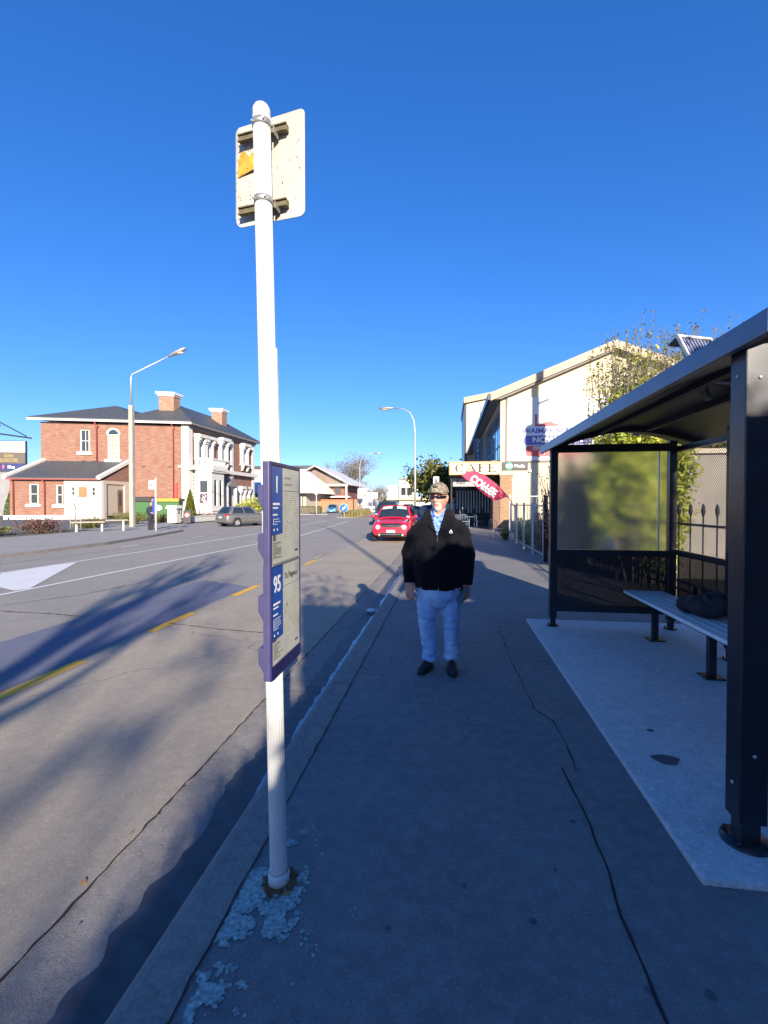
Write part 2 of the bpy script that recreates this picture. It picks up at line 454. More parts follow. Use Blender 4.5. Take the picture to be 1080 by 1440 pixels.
mb = MB(); R_ = 900
mb.poly(*[(R_ * math.cos(i * PI / 24), R_ * math.sin(i * PI / 24), -.16) for i in range(48)])
struct('ground', mb, M['ground'])
sheet('road', rect(-70, -45, -1.53, 520), -.10, M['lane'])
sheet('parking_lane', rect(-3.86, -40, -1.53, 64), -.096, M['park'])
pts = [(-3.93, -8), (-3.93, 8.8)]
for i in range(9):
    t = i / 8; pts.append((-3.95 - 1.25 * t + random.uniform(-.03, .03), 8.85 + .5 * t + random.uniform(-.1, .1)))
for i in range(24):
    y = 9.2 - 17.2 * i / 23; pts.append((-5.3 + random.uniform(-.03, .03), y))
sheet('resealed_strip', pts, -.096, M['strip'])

def extrude_y(name, prof, y0, y1, step, mat, jit=0, xoff=None):
    mb = MB(); n = int((y1 - y0) / step); k = len(prof); V = []
    for i in range(n + 1):
        y = y0 + (y1 - y0) * i / n; dx = xoff(y) if xoff else 0
        for x, z in prof:
            j = noise.noise((x * 3, y * 2.3, z * 9)) * jit
            V.append((x + dx + j, y, z + j * .5))
    mb.add(V, [(i * k + q, i * k + q + 1, (i + 1) * k + q + 1, (i + 1) * k + q) for i in range(n) for q in range(k - 1)], False)
    return struct(name, mb, mat)
extrude_y('gutter', [(-1.53, -.094), (-1.40, -.102), (-1.2, -.120), (-1.06, -.122)], -40, 60, .35, M['kerb'], .006)
extrude_y('kerb', [(-1.065, -.15), (-1.045, -.03), (-1.02, -.004), (-.99, .003), (-.83, .004), (-.83, -.1)], -40, 60, .3, M['kerb'], .007)

mb = MB(); mb.prism([(-.832, -45), (3.35, -45), (3.35, 130), (-.832, 130)], -.14, 0); struct('footpath', mb, M['path'])
mb = MB(); mb.prism([(1.04, 2.03), (2.98, 2.03), (2.98, 6.36), (1.04, 6.36)], .0, .032); struct('shelter_pad', mb, M['pad'], bev=.008)
mb = MB(); mb.prism([(3.35, -45), (60, -45), (60, 28), (3.35, 28)], -.15, -.01); struct('yard', mb, M['ground'])
mb = MB(); mb.prism([(-1.07, 36.5), (-2.4, 38.2), (-3.5, 39), (-3.5, 45), (-2.4, 46), (-1.07, 47.6)], -.12, .02); struct('kerb_buildout', mb, M['kerb'], bev=.02)

def ribbon(mb, pts, w, z, jit=.01, step=.06):
    P = []
    for a, b in zip(pts[:-1], pts[1:]):
        L = math.hypot(b[0] - a[0], b[1] - a[1]); k = max(1, int(L / step))
        for i in range(k): P.append((a[0] + (b[0] - a[0]) * i / k + random.uniform(-jit, jit), a[1] + (b[1] - a[1]) * i / k + random.uniform(-jit, jit)))
    P.append(pts[-1]); V = []
    for i, p in enumerate(P):
        q = P[min(i + 1, len(P) - 1)]; r = P[max(i - 1, 0)]
        d = Vector((q[0] - r[0], q[1] - r[1])); d = d.normalized() if d.length else Vector((0, 1)); ww = w * random.uniform(.35, 1.2) / 2
        V += [(p[0] - d.y * ww, p[1] + d.x * ww, z), (p[0] + d.y * ww, p[1] - d.x * ww, z)]
    mb.add(V, [(2 * i, 2 * i + 1, 2 * i + 3, 2 * i + 2) for i in range(len(P) - 1)])
mb = MB()
ribbon(mb, [(.64, 6.05), (.63, 4.64), (.65, 4.15), (.655, 3.62), (.76, 3.45), (.77, 3.13), (.75, 2.81)], .008, .004, .007)
ribbon(mb, [(.67, 2.83), (.68, 2.61), (.69, 2.40), (.68, 2.05), (.66, 1.9), (.655, 1.68), (.66, 1.47), (.66, 1.1), (.65, .4)], .011, .004, .004)
struct('footpath_crack', mb, M['crack'])
mb = MB()
ribbon(mb, [(-.835, -3), (-.83, 8), (-.835, 27)], .008, .0075, .005)
ribbon(mb, [(-1.535, -3), (-1.53, 8), (-1.535, 27)], .014, -.086, .007)
for y in (1.0, 3.9, 6.9, 9.9, 12.9):
    ribbon(mb, [(-1.5, y), (-1.09, y + .02)], .012, -.088, .004); ribbon(mb, [(-1.0, y), (-.84, y)], .01, .012, .003)
struct('kerb_joint', mb, M['crack'])
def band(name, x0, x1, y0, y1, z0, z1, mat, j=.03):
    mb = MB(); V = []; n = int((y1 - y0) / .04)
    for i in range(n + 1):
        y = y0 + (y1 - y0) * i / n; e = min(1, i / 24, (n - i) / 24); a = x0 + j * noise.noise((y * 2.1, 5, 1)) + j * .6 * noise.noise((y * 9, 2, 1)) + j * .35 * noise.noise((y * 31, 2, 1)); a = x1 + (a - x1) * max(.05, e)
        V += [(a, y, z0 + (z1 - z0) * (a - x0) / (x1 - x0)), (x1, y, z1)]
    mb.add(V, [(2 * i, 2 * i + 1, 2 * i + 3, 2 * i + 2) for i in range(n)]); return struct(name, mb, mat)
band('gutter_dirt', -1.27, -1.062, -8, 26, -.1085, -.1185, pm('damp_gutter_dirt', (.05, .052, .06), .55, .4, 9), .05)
band('gutter_water', -1.125, -1.085, 2.2, 11.5, -.113, -.1165, pm('gutter_water', (.30, .32, .36), .22, .3, 14, spec=.8), .045)
mb = MB()
ribbon(mb, [(-3.86, 5.92), (-3.1, 5.75), (-2.33, 5.64), (-1.9, 5.5)], .022, -.09, .012)
ribbon(mb, [(-6.85, 6.23), (-6.1, 6.2), (-5.3, 6.1)], .03, -.09, .012)
ribbon(mb, [(-7.2, 6.6), (-6.6, 7.6), (-6.3, 9.3)], .022, -.09, .015)
ribbon(mb, [(-12.5, 8), (-11.8, 14), (-12.2, 22)], .03, -.09, .02)
struct('road_crack', mb, M['crack'])

# bits blown into the gutter and patches on the path
mb = MB()
for i in range(420):
    y = random.uniform(.8, 14); r_ = random.random()
    x, z = (random.gauss(-1.10, .05), -.108) if r_ < .45 else (random.gauss(-.79, .03), .006) if r_ < .62 else (random.gauss(-1.5, .05), -.085) if r_ < .8 else (random.uniform(-.7, 3), .04 if y > 2.1 else .006)
    if -1.06 < x < -.84: continue
    if z > .03 and not (1.06 < x < 2.95 and 2.1 < y < 6.3): z = .006
    s_ = random.uniform(.004, .012); a = random.random() * 6; c, d = math.cos(a) * s_, math.sin(a) * s_
    mb.add([(x - c, y - d, z), (x + d * .5, y - c * .5, z + .003), (x + c, y + d, z + .002), (x - d * .5, y + c * .5, z + .004)], [(0, 1, 2, 3)])
tag(mb.build('leaf_litter', leafm('litter_bits', [(.10, .07, .04), (.20, .13, .07), (.30, .22, .13)], .1), clean=False), 'small dry leaf scraps blown along gutter, kerb seam and shelter slab', 'litter', kind='stuff')
mb = MB()
for i in range(46):
    x, y = random.uniform(-.75, 1.0), random.uniform(.8, 11); r = random.uniform(.008, .02)
    mb.poly(*[(x + r * random.uniform(.75, 1.1) * math.cos(k * PI / 5), y + r * random.uniform(.75, 1.1) * math.sin(k * PI / 5), .0032) for k in range(10)])
struct('gum_spots', mb, pm('old_gum', (.085, .085, .09), .8, .3, 4))

# road markings
def bar(mb, pts, w, z=-.092):
    V = []
    for i, p in enumerate(pts):
        q = pts[min(i + 1, len(pts) - 1)]; r = pts[max(i - 1, 0)]
        d = Vector((q[0] - r[0], q[1] - r[1])).normalized()
        V += [(p[0] - d.y * w / 2, p[1] + d.x * w / 2, z), (p[0] + d.y * w / 2, p[1] - d.x * w / 2, z)]
    mb.add(V, [(2 * i, 2 * i + 1, 2 * i + 3, 2 * i + 2) for i in range(len(pts) - 1)])
mb = MB()
bar(mb, [(-8.35, -6), (-8.1, 6), (-7.78, 18.5), (-7.6, 23), (-8.3, 32), (-9.3, 42.5)], .11)
bar(mb, [(-10.75, 2), (-10.53, 11.7), (-10.37, 24.6), (-10.85, 32.7), (-11.7, 44)], .11)
mb.poly((-9.47, 8.3, -.092), (-8.2, 7.75, -.092), (-8.1, 7.98, -.092), (-10.4, 11.75, -.092), (-10.48, 11.0, -.092), (-10.5, 9.6, -.092))
mb.poly((-10.5, 4.2, -.092), (-8.2, 1.2, -.092), (-8.25, 2.6, -.092), (-10.5, 6.0, -.092))
bar(mb, [(-4.0, 21.2), (-3.2, 21.2)], .09); bar(mb, [(-3.8, 20.9), (-3.8, 22.0)], .09)
for y in (48, 53, 58): bar(mb, [(-8.3, y), (-8.3, y + 2)], .1)
bar(mb, [(-16, 47), (-12.6, 44.6)], .25); bar(mb, [(-17, 60), (-13.5, 55)], .12); bar(mb, [(-19, 50), (-15, 47.4)], .12)
for y in (4, 10, 16, 21): bar(mb, [(-12.3, y), (-12.3, y + 1)], .09)
struct('white_road_markings', mb, M['white_paint'])
mb = MB()
for y0 in (-3.3, -1.05, 1.2, 3.32, 5.5, 7.86, 10.1, 12.1):
    bar(mb, [(-3.83 + random.uniform(-.02, .02), y0), (-3.83 + random.uniform(-.02, .02), y0 + 1.06)], .13)
struct('yellow_road_dashes', mb, M['yellow_paint'])
mb = MB()
bar(mb, [(-4.05, 14.6), (-1.6, 14.45)], .09); bar(mb, [(-4.0, 13.6), (-4.05, 14.6)], .09)
struct('bus_box_line', mb, M['faint_paint'])

# far side
fp = [(-80, -45), (-13.62, -45), (-13.62, 14), (-13.8, 17), (-14.5, 20.5), (-15.2, 23.4), (-15.7, 25.4), (-17, 27.4), (-19.5, 30.6), (-22, 34.2), (-22.4, 36), (-22.4, 64), (-80, 64)]
mb = MB(); mb.prism(fp, -.14, 0.0); struct('far_footpath', mb, M['farpath'])
mb = MB()
edge = fp[1:12]
for a, b in zip(edge[:-1], edge[1:]):
    a = Vector((*a, 0)); b = Vector((*b, 0)); d = (b - a).normalized(); nrm = Vector((d.y, -d.x, 0))
    mb.obox((a + b) / 2 + nrm * .075 + Vector((0, 0, -.06)), (b - a) / 2 + d * .01, nrm * .074, (0, 0, .066))
struct('far_kerb', mb, M['kerb'])
mb = MB(); mb.prism([(-90, 66), (-17.5, 66), (-18.5, 90), (-19, 300), (-90, 300)], -.14, 0); struct('shopping_forecourt', mb, M['farpath'])
sheet('carpark', [(-60, 6), (-22.9, 6), (-22.9, 25.5), (-24.5, 30), (-26.5, 36), (-27.5, 60), (-60, 60)], .006, M['carpark'])
sheet('planting_bed', [(-22.8, 4), (-20.7, 4), (-20.3, 22.6), (-21.0, 24.8), (-22.8, 25)], .006, M['ground'])
mb = MB()
for i in range(4):
    x = -31 + i * -3.0; y = 37.4 - i * 1.0
    bar(mb, [(x, y), (x + 1.2, y + 4.0)], .1, .012)
struct('carpark_bay_lines', mb, M['faint_paint'])
mb = MB(); mb.prism([(-12.6, 51.5), (-11.2, 51.0), (-10.3, 53), (-10.0, 62), (-11, 64), (-12.6, 62)], -.12, .03); struct('traffic_island', mb, M['kerb'], bev=.02)

# pale lichen growing round the foot of the pole: beyond counting
mb = MB()
def blob(x, y, r, z):
    n = 9; k = random.uniform(.7, 1)
    P = [(x + r * k * random.uniform(.65, 1.15) * math.cos(2 * PI * i / n), y + r * random.uniform(.65, 1.15) * math.sin(2 * PI * i / n)) for i in range(n)]
    mb.poly(*[(a_, b_, z) for a_, b_ in P])
def in_keep(x, y):
    return noise.noise((x * 7 + 3, y * 7, 0)) + .5 * noise.noise((x * 21, y * 21, 4)) + .3 * noise.noise((x * 55, y * 55, 9))
zz = 0
for i in range(42000):
    u, w = random.random(), random.gauss(0, 1)
    if random.random() < .62:
        x = -.69 + random.gauss(-.02, .10); y = 1.74 + random.gauss(-.06, .19)
        dens = -.06 + .5 * math.hypot((x + .70) / .22, (y - 1.70) / .4) * .5
    else:
        y = random.uniform(1.1, 2.3); x = -.80 + abs(random.gauss(0, .028)) + max(0, random.gauss(0, .03)); dens = .12
        if y > 2.05: dens += .2
    if x < -.825 or math.hypot(x + .69, y - 1.81) < .05: continue
    if in_keep(x, y) < dens + .04: continue
    zz = (zz + 1) % 400
    blob(x, y, random.choice((.0015, .002, .003, .004, .005, .007)), .0020 + zz * .000006)
tag(mb.build('lichen', M['lichen'], clean=False), 'patches of pale grey green lichen crusting the asphalt round the foot of the white pole', 'lichen', kind='stuff')

# a few loose bits on the ground
mb = MB()
for i in range(240):
    x = random.uniform(-7, -1.6) if random.random() < .5 else random.uniform(-.8, 2.9); y = random.uniform(.7, 9)
    s_ = random.uniform(.001, .003); z = -.092 if x < -1 else (.034 if x > 1.04 and 2.03 < y < 6.3 else .002)
    a = random.random() * 3; c, d = math.cos(a) * s_, math.sin(a) * s_
    mb.obox((x, y, z + s_ * .4), (c, d, 0), (-d, c, 0), (0, 0, s_ * .5))
tag(mb.build('grit', pm('pale_grit', (.36, .35, .33), .9, .4, 3), clean=False), 'pale grit and tiny pebbles scattered over road and footpath', 'grit', kind='stuff')
# ---------------------------------------------------------------- bus stop pole with sign plate and timetable
PB = Vector((-.69, 1.81, 0)); PT = Vector((-.752, 1.815, 3.145))
bs = thing('bus_stop_pole', 'tall white ribbed pole carrying a sign plate and two timetables, lichen round its foot', 'bus stop', PB)
ORG[bs.name] = tuple(PB)
mb = MB(); n = 60; V = []
for t in (0, .2, .5, .8, 1):
    p = PB.lerp(PT, t)
    for k in range(n):
        a = 2 * PI * k / n; r = .0350 - (.0016 if k % 3 == 0 else 0)
        V.append((p.x + r * math.cos(a), p.y + r * math.sin(a), p.z))
mb.add(V, [(i * n + k, i * n + (k + 1) % n, (i + 1) * n + (k + 1) % n, (i + 1) * n + k) for i in range(4) for k in range(n)])
mb.build('pole', M['polewhite'], bs)
mb = MB(); mb.lathe([(.0358, 0), (.0358, .012), (.034, .024), (.027, .036), (.012, .043), (0, .045)], PT - Vector((0, 0, .004)), 24); mb.build('pole_cap', M['polewhite'], bs)
mb = MB(); mb.lathe([(.037, .0), (.044, .0), (.0445, .035), (.0405, .05), (.0375, .052)], PB, 28); mb.build('base_collar', M['polewhite'], bs)
mb = MB()
for i in range(70):
    a = random.random() * 2 * PI; r = random.uniform(.045, .075)
    mb.obox((PB.x + r * math.cos(a), PB.y + r * math.sin(a), .004), (random.uniform(.005, .012), 0, 0), (0, random.uniform(.004, .012), 0), (random.uniform(-.003, .003), 0, random.uniform(.002, .006)))
mb.build('rusty_base_ring', M['rust'], bs, clean=False)
def at_pole(z): return PB.lerp(PT, z / 3.145)
PL = Vector((-.925, 1.92, 0)); PR = Vector((-.588, 1.867, 0)); pd = (PR - PL).normalized(); pn = Vector((-pd.y, pd.x, 0))
mb = MB()
def corner(cx, cz, r, a0, k=6): return [(cx + r * math.cos(math.radians(a0 + 90 * i / k)), cz + r * math.sin(math.radians(a0 + 90 * i / k))) for i in range(k + 1)]
W = (PR - PL).length; z0, z1 = 2.76, 3.197
out = corner(W - .025, z0 + .025, .025, -90) + corner(W - .022, z1 - .022, .022, 0) + corner(.022, z1 - .022, .022, 90) + corner(.055, z0 + .06, .057, 180)
pt3 = [PL + pd * x + Vector((0, 0, z)) + pn * (.020 * max(0, (.09 - x) / .09) ** 2) for x, z in out]
mb.slab(pt3, pn * .003)
sp = mb.build('sign_plate', M['plateback'], bs)
mb = MB()
for i in range(46):
    x = abs(random.gauss(.03, .05)) if random.random() < .7 else random.uniform(.1, W - .02); z = random.uniform(z0 + .04, z1 - .06)
    r = random.uniform(.0007, .0022)
    c = PL + pd * x + Vector((0, 0, z)) - pn * .0012 + pn * (.020 * max(0, (.09 - x) / .09) ** 2)
    mb.obox(c, pd * r, (0, 0, r * random.uniform(.6, 1.5)), pn * .0008)
tag(mb.build('lichen_speck', pm('dark_specks', (.10, .085, .03), .9, .4, 40), sp, clean=False), kind='stuff')
mb = MB()
ol = [(.014, 2.985), (.10, 2.995), (.125, 2.99), (.128, 3.05), (.105, 3.075), (.08, 3.052), (.055, 3.085), (.03, 3.08), (.018, 3.045)]
mb.slab([PL + pd * x + Vector((0, 0, z)) - pn * .0022 + pn * (.020 * max(0, (.09 - x) / .09) ** 2) for x, z in ol], pn * .0012)
tag(mb.build('sticker', M['orange'], sp), 'faded orange sticker torn and grown over with lichen')
for z in (3.122, 2.815):
    mb = MB(); c = PL + pd * (.155) + Vector((0, 0, z))
    mb.obox(c - pn * .012, pd * .115, (0, 0, .012), pn * .009)
    mb.obox(c - pn * .024 + Vector((0, 0, .013)), pd * .115, (0, 0, .0025), pn * .004)
    mb.obox(c - pn * .024 - Vector((0, 0, .013)), pd * .115, (0, 0, .0025), pn * .004)
    mb.build('bracket', M['mossy'], bs)
    mb = MB(); p = at_pole(z - .02)
    mb.lathe([(.0352, -.013), (.0378, -.013), (.0378, .013), (.0352, .013)], p, 28)
    for s_ in (-1, 1):
        mb.obox(p + pn * .048 + pd * .036 * s_, pd * .002, pn * .02, (0, 0, .013))
        mb.cyl(p + pd * .025 * s_ - pn * .028, p + pd * .027 * s_ - pn * .036, .0045, 8)
    mb.build('clamp', M['galv'], bs)
mb = MB(); p = at_pole(2.2); mb.obox(at_pole(1.95) + Vector((.040, .0, 0)), (.004, 0, 0), (0, .008, 0), (-.006, 0, .25)); mb.build('channel_strip', M['polewhite'], bs)

XF = -.65; Y1, Y2 = 1.633, 1.972; Z1, Z0 = 1.727, .905
mb = MB(); mb.box(XF - .030, Y1, Z0, XF - .004, Y2, Z1)
tc = mb.build('timetable_case', M['purple'], bs, bev=.004)
mb = MB()
mb.box(XF - .006, Y1 + .001, Z0, XF + .003, Y2, Z0 + .05); mb.box(XF - .006, Y1 + .001, Z1 - .012, XF + .003, Y2, Z1)
mb.box(XF - .006, Y1 + .001, Z0 + .0502, XF + .003, Y1 + .008, Z1 - .0122); mb.box(XF - .006, Y2 - .004, Z0 + .0502, XF + .003, Y2, Z1 - .0122)
mb.build('case_frame', M['navy'], tc)
mb = MB(); mb.box(XF - .005, Y1 + .009, 1.333, XF + .004, Y2 - .004, 1.341); mb.build('divider_bar', M['galv'], tc)
def tsheet(za, zb, blue_bottom, num, sub):
    ya, yb = Y1 + .0085, Y2 - .0045; yc = ya + .122
    mb = MB(); mb.box(XF - .0045, ya, za, XF - .001, yb, zb)
    sh = mb.build('timetable_sheet', M['ttcream'], tc)
    mb = MB(); mb.poly((XF - .0006, ya, zb), (XF - .0006, yc, zb), (XF - .0006, yc, blue_bottom), (XF - .0006, ya, blue_bottom - .004)); mb.build('route_panel', M['ttblue'], sh)
    H = zb - za
    letters('route_number', num, .09, M['lettwhite'], (XF, (ya + yc) / 2, zb - .075), (0, 1, 0), (0, 0, 1), sh, bold=.0012, sx=.85, depth=.0006)
    mb = MB()
    def row(y, z, w, h): mb.box(XF - .0002, y, z, XF + .0002, y + w, z + h)
    row(ya + .02, zb - .150, .07, .008); row(ya + .02, zb - .164, .05, .006); row(ya + .02, zb - .19, .045, .006)
    k = 0; z = zb - .205
    while z > blue_bottom + .03:
        row(ya + .034, z, random.uniform(.03, .065), .0022); row(ya + .022, z - .0005, .004, .004); z -= .0098; k += 1
    row(ya + .0235, z + .01, .0012, zb - .205 - z - .012)
    row(ya + .025, blue_bottom + .014, .008, .008); row(ya + .06, blue_bottom + .014, .008, .008)
    mb.build('stop_list', M['lettwhite'], sh, clean=False)
    mb = MB()
    gy0, gy1 = yc + .012, yb - .012
    for i in range(15):
        y = gy0 + (gy1 - gy0) * i / 14; mb.box(XF - .0008, y, za + .075, XF - .0004, y + .0011, zb - .10)
    z = zb - .105
    while z > za + .08: mb.box(XF - .0008, gy0, z, XF - .0004, gy1, z + .0016); z -= .0088
    mb.build('timetable_grid', M['ttline'], sh, clean=False)
    mb = MB(); mb.box(XF - .0008, yc + .002, zb - .0945, XF - .0003, yb, zb - .093)
    for i in range(9): mb.box(XF - .0008, ya + .02, za + .075 - i * .007, XF - .0003, ya + random.uniform(.05, .12), za + .0775 - i * .007)
    for i in range(5): mb.box(XF - .0008, ya + .02 + i * .006, za + .085, XF - .0003, ya + .0235 + i * .006, za + .112)
    mb.box(XF - .0008, yb - .06, za + .025, XF - .0003, yb - .022, za + .033)
    for i in range(26):
        y = random.uniform(gy0, gy1); z = random.uniform(za + .1, zb - .11); mb.box(XF - .0003, y, z, XF - .0001, y + .002, z + random.uniform(.004, .02))
    tag(mb.build('small_print', M['ink'], sh, clean=False), kind='stuff')
    return sh, yc, zb
sh, yc, zb = tsheet(1.342, 1.714, 1.452, '1', 0)
mb = MB()
for i, wd in enumerate((.075, .09)): mb.box(XF - .0008, yc + .02, zb - .045 - i * .026, XF - .0003, yc + .02 + wd, zb - .037 - i * .026)
mb.build('heading', pm('faded_ink', (.26, .27, .25), .5, .2, 60), sh)
sh, yc, zb = tsheet(.956, 1.332, 1.05, '95', 1)
letters('heading', 'To Pegasus', .034, M['ink'], (XF + .0002, yc + .015, zb - .055), (0, 1, 0), (0, 0, 1), sh, align='LEFT', bold=.0004, depth=.0005)
for z in (1.60, 1.405, 1.155, .945):
    mb = MB()
    mb.slab([(-.752, 1.755, z + .045), (-.684, 1.755, z + .045), (-.684, 1.755, z - .06), (-.728, 1.755, z - .06), (-.752, 1.755, z - .02)], (0, .115, 0))
    mb.build('mounting_clip', M['purple'], tc, bev=.004)

# ---------------------------------------------------------------- bus shelter
sh_o = (1.3, 2.2, .03)
bsh = thing('bus_shelter', 'dark steel open bus shelter with curved roof, frosted end pane and mesh back', 'bus shelter', sh_o); ORG[bsh.name] = sh_o
def roof_z(x): return 2.235 + .23 * math.sin(PI * min(1, max(0, (x - 1.24) / 1.9)))
mb = MB(); K = 18; V = []
xs = [1.24 + (3.05 - 1.24) * i / K for i in range(K + 1)]
for y in (2.0, 6.47):
    for x in xs: V.append((x, y, roof_z(x) + .085))
for y in (2.0, 6.47):
    for x in xs: V.append((x, y, roof_z(x) + .04))
n = K + 1
F = [(i, i + 1, n + i + 1, n + i) for i in range(K)] + [(2 * n + i + 1, 2 * n + i, 3 * n + i, 3 * n + i + 1) for i in range(K)]
F += [(i + 1, i, 2 * n + i, 2 * n + i + 1) for i in range(K)] + [(n + i, n + i + 1, 3 * n + i + 1, 3 * n + i) for i in range(K)]
mb.add(V, F, True); rf = mb.build('roof', M['under'], bsh)
mb = MB(); mb.box(1.225, 1.99, 2.235, 1.262, 6.48, 2.332); mb.build('fascia', M['roofdark'], bsh, bev=.005)
mb = MB()
for y in (2.27, 6.04):
    for i in range(K):
        a, b = xs[i], xs[i + 1]
        if a < 1.36: a = 1.36
        mb.slab([(a, y - .03, roof_z(a) + .038), (b, y - .03, roof_z(b) + .038), (b, y - .03, roof_z(b) - .02), (a, y - .03, roof_z(a) - .02)], (0, .06, 0))
for x in (1.85, 2.4): mb.box(x - .03, 2.05, roof_z(x) - .005, x + .03, 6.4, roof_z(x) + .036)
mb.build('rafter', M['under'], rf)
def post(x, y, w, z1, foot=True, label=None):
    mb = MB(); h = w / 2
    mb.box(x - h, y - h, .14, x + h, y + h, z1); mb.box(x - h * .72, y - h * .72, .04, x + h * .72, y + h * .72, .139)
    p = mb.build('post', M['charcoal'], bsh, bev=.006)
    mb = MB(); mb.lathe([(0, .012), (w * .84, .012), (w * .88, .006), (w * .88, 0)], (x, y, .033), 20)
    for a in range(4):
        mb.cyl((x + w * .72 * math.cos(a * PI / 2 + .78), y + w * .72 * math.sin(a * PI / 2 + .78), .045), (x + w * .72 * math.cos(a * PI / 2 + .78), y + w * .72 * math.sin(a * PI / 2 + .78), .062), .009, 6)
    mb.build('base_plate', M['charcoal'], p)
post(1.346, 2.285, .114, 2.27); post(1.31, 6.04, .085, 2.27); post(2.70, 6.06, .085, 2.33)
post(2.74, 4.93, .07, 2.33); post(2.74, 3.65, .07, 2.33); post(2.74, 2.285, .085, 2.33)
for x, y, z, ax in ((1.346, 2.227, 2.12, 'y'), (1.346, 2.227, .45, 'y'), (1.288, 2.285, 2.14, 'x'), (1.288, 2.285, .30, 'x'), (1.266, 6.04, 2.1, 'x'), (2.655, 6.015, 1.9, 'y'), (2.655, 6.015, 1.2, 'y')):
    mb = MB(); mb.lathe([(.009, .004), (.009, -.003), (0, -.005)], (x, y, z), 8, ax); mb.build('bolt', M['galv'], bsh)
# far end: frosted pane above, perforated panel below
mb = MB(); ye = 6.04
for q in ((ye - .035, 2.205, ye + .035, 2.30), (ye - .03, .92, ye + .03, .995), (ye - .03, .22, ye + .03, .29)):
    mb = MB(); mb.box(1.354, q[0], q[1], 2.656, q[2], q[3]); mb.build('end_rail', M['charcoal'], bsh, bev=.004)
m, nt, b = _nt('frosted_glass')
rf2 = N(nt, 'ShaderNodeBsdfRefraction'); rf2.inputs['Roughness'].default_value = .17; rf2.inputs['IOR'].default_value = 1.45; rf2.inputs[0].default_value = (.97, .98, .93, 1)
tl = N(nt, 'ShaderNodeBsdfTranslucent'); tl.inputs[0].default_value = (.75, .76, .68, 1)
gl = N(nt, 'ShaderNodeBsdfGlossy'); gl.inputs['Roughness'].default_value = .3
mx = N(nt, 'ShaderNodeMixShader'); mx.inputs[0].default_value = .08; nt.links.new(rf2.outputs[0], mx.inputs[1]); nt.links.new(tl.outputs[0], mx.inputs[2])
mx2 = N(nt, 'ShaderNodeMixShader'); mx2.inputs[0].default_value = .06; nt.links.new(mx.outputs[0], mx2.inputs[1]); nt.links.new(gl.outputs[0], mx2.inputs[2])
nt.links.new(mx2.outputs[0], nt.nodes['Material Output'].inputs[0])
bump(nt, rf2, noi(nt, obj_co(nt), 7, 4), .02, .01)
M['frost'] = m
mb = MB(); mb.box(1.362, ye - .004, 1.0, 2.64, ye + .004, 2.204); tag(mb.build('end_pane', M['frost'], bsh), 'frosted end pane with a greenish glow from the shrubs behind')
for q in (2.536, 1.352): mb = MB(); mb.box(q, ye - .012, 1.0, q + .012, ye + .012, 2.204); mb.build('pane_trim', M['alu'], bsh)
M['perf'] = perforated('perforated_sheet', (.03, .033, .04), .023, .37)
M['perf_low'] = perforated('perforated_low_sheet', (.014, .015, .02), .016, .12)
mb = MB(); mb.poly((1.354, ye, .29), (2.656, ye, .29), (2.656, ye, .92), (1.354, ye, .92)); mb.build('low_end_panel', M['perf_low'], bsh)
# back
for ya, yb in ((4.967, 6.015), (3.687, 4.893), (2.33, 3.613)):
    for za in (.95, .22, 2.19): mb = MB(); mb.box(2.715, ya, za, 2.765, yb, za + .065); mb.build('back_rail', M['charcoal'], bsh, bev=.004)
    mb = MB(); mb.poly((2.74, ya, 1.02), (2.74, yb, 1.02), (2.74, yb, 2.19), (2.74, ya, 2.19)); mb.build('mesh_panel', M['perf'], bsh)
    mb = MB(); mb.poly((2.75, ya, .29), (2.75, yb, .29), (2.75, yb, .95), (2.75, ya, .95)); mb.build('low_back_panel', M['perf_low'], bsh)
# solar panel on the roof
sc = Vector((2.05, 3.86, 2.46))
mb = MB(); ex = Vector((.93, .37, 0)).normalized(); ez = Vector((-.37 * .42, .93 * .42, .80)).normalized(); en = ez.cross(ex)
if en.y > 0: en = -en
pc = sc + ez * .27
mb.obox(pc, ex * .165, ez * .23, en * .012); sp_ = mb.build('solar_panel', pm('solar_cells', (.05, .06, .13), .18, .15, 4, spec=.6), bsh)
mb = MB()
for s_ in (-1, 1): mb.obox(pc + ex * .16 * s_ + en * .010, ex * .011, ez * .24, en * .012); mb.obox(pc + ez * .229 * s_ + en * .010, ex * .149, ez * .011, en * .012)
mb.obox(pc + en * .014, ex * .149, ez * .006, en * .002)
for i in range(1, 9): mb.obox(pc + ex * (-.15 + .0333 * i) + en * .0125, ex * .0018, ez * .21, en * .001)
mb.build('panel_frame', M['white'], sp_)
mb = MB(); mb.obox(pc + ez * .242 - en * .05, ex * .16, ez * .006, en * .05); mb.beam(sc - en * .1 - Vector((0, 0, .03)), pc + ez * .2 - en * .1, .04, .04); mb.beam(sc + ex * .15 - Vector((0, 0, .03)), pc + ex * .15 - ez * .24, .03, .03); mb.beam(sc - ex * .15 - Vector((0, 0, .03)), pc - ex * .15 - ez * .24, .03, .03)
mb.build('panel_bracket', M['galv'], sp_)

# bench
bo = (2.45, 5.2, .032)
bn = thing('shelter_bench', 'slatted aluminium bench on dark legs along the shelter back', 'bench', bo); ORG[bn.name] = bo
for i in range(5):
    mb = MB(); x = 2.13 + i * .092; mb.box(x, 2.45, .477, x + .084, 5.99, .51); mb.build('slat', M['benchalu'], bn, bev=.006)
for y in (5.55, 4.42, 3.2):
    mb = MB(); mb.box(2.28, y - .03, .046, 2.34, y + .03, .476); mb.box(2.341, y - .02, .44, 2.58, y + .02, .476)
    l = mb.build('leg', M['charcoal'], bn, bev=.004)
    mb = MB(); mb.box(2.23, y - .08, .033, 2.39, y + .08, .0455); mb.build('foot_plate', M['charcoal'], l)
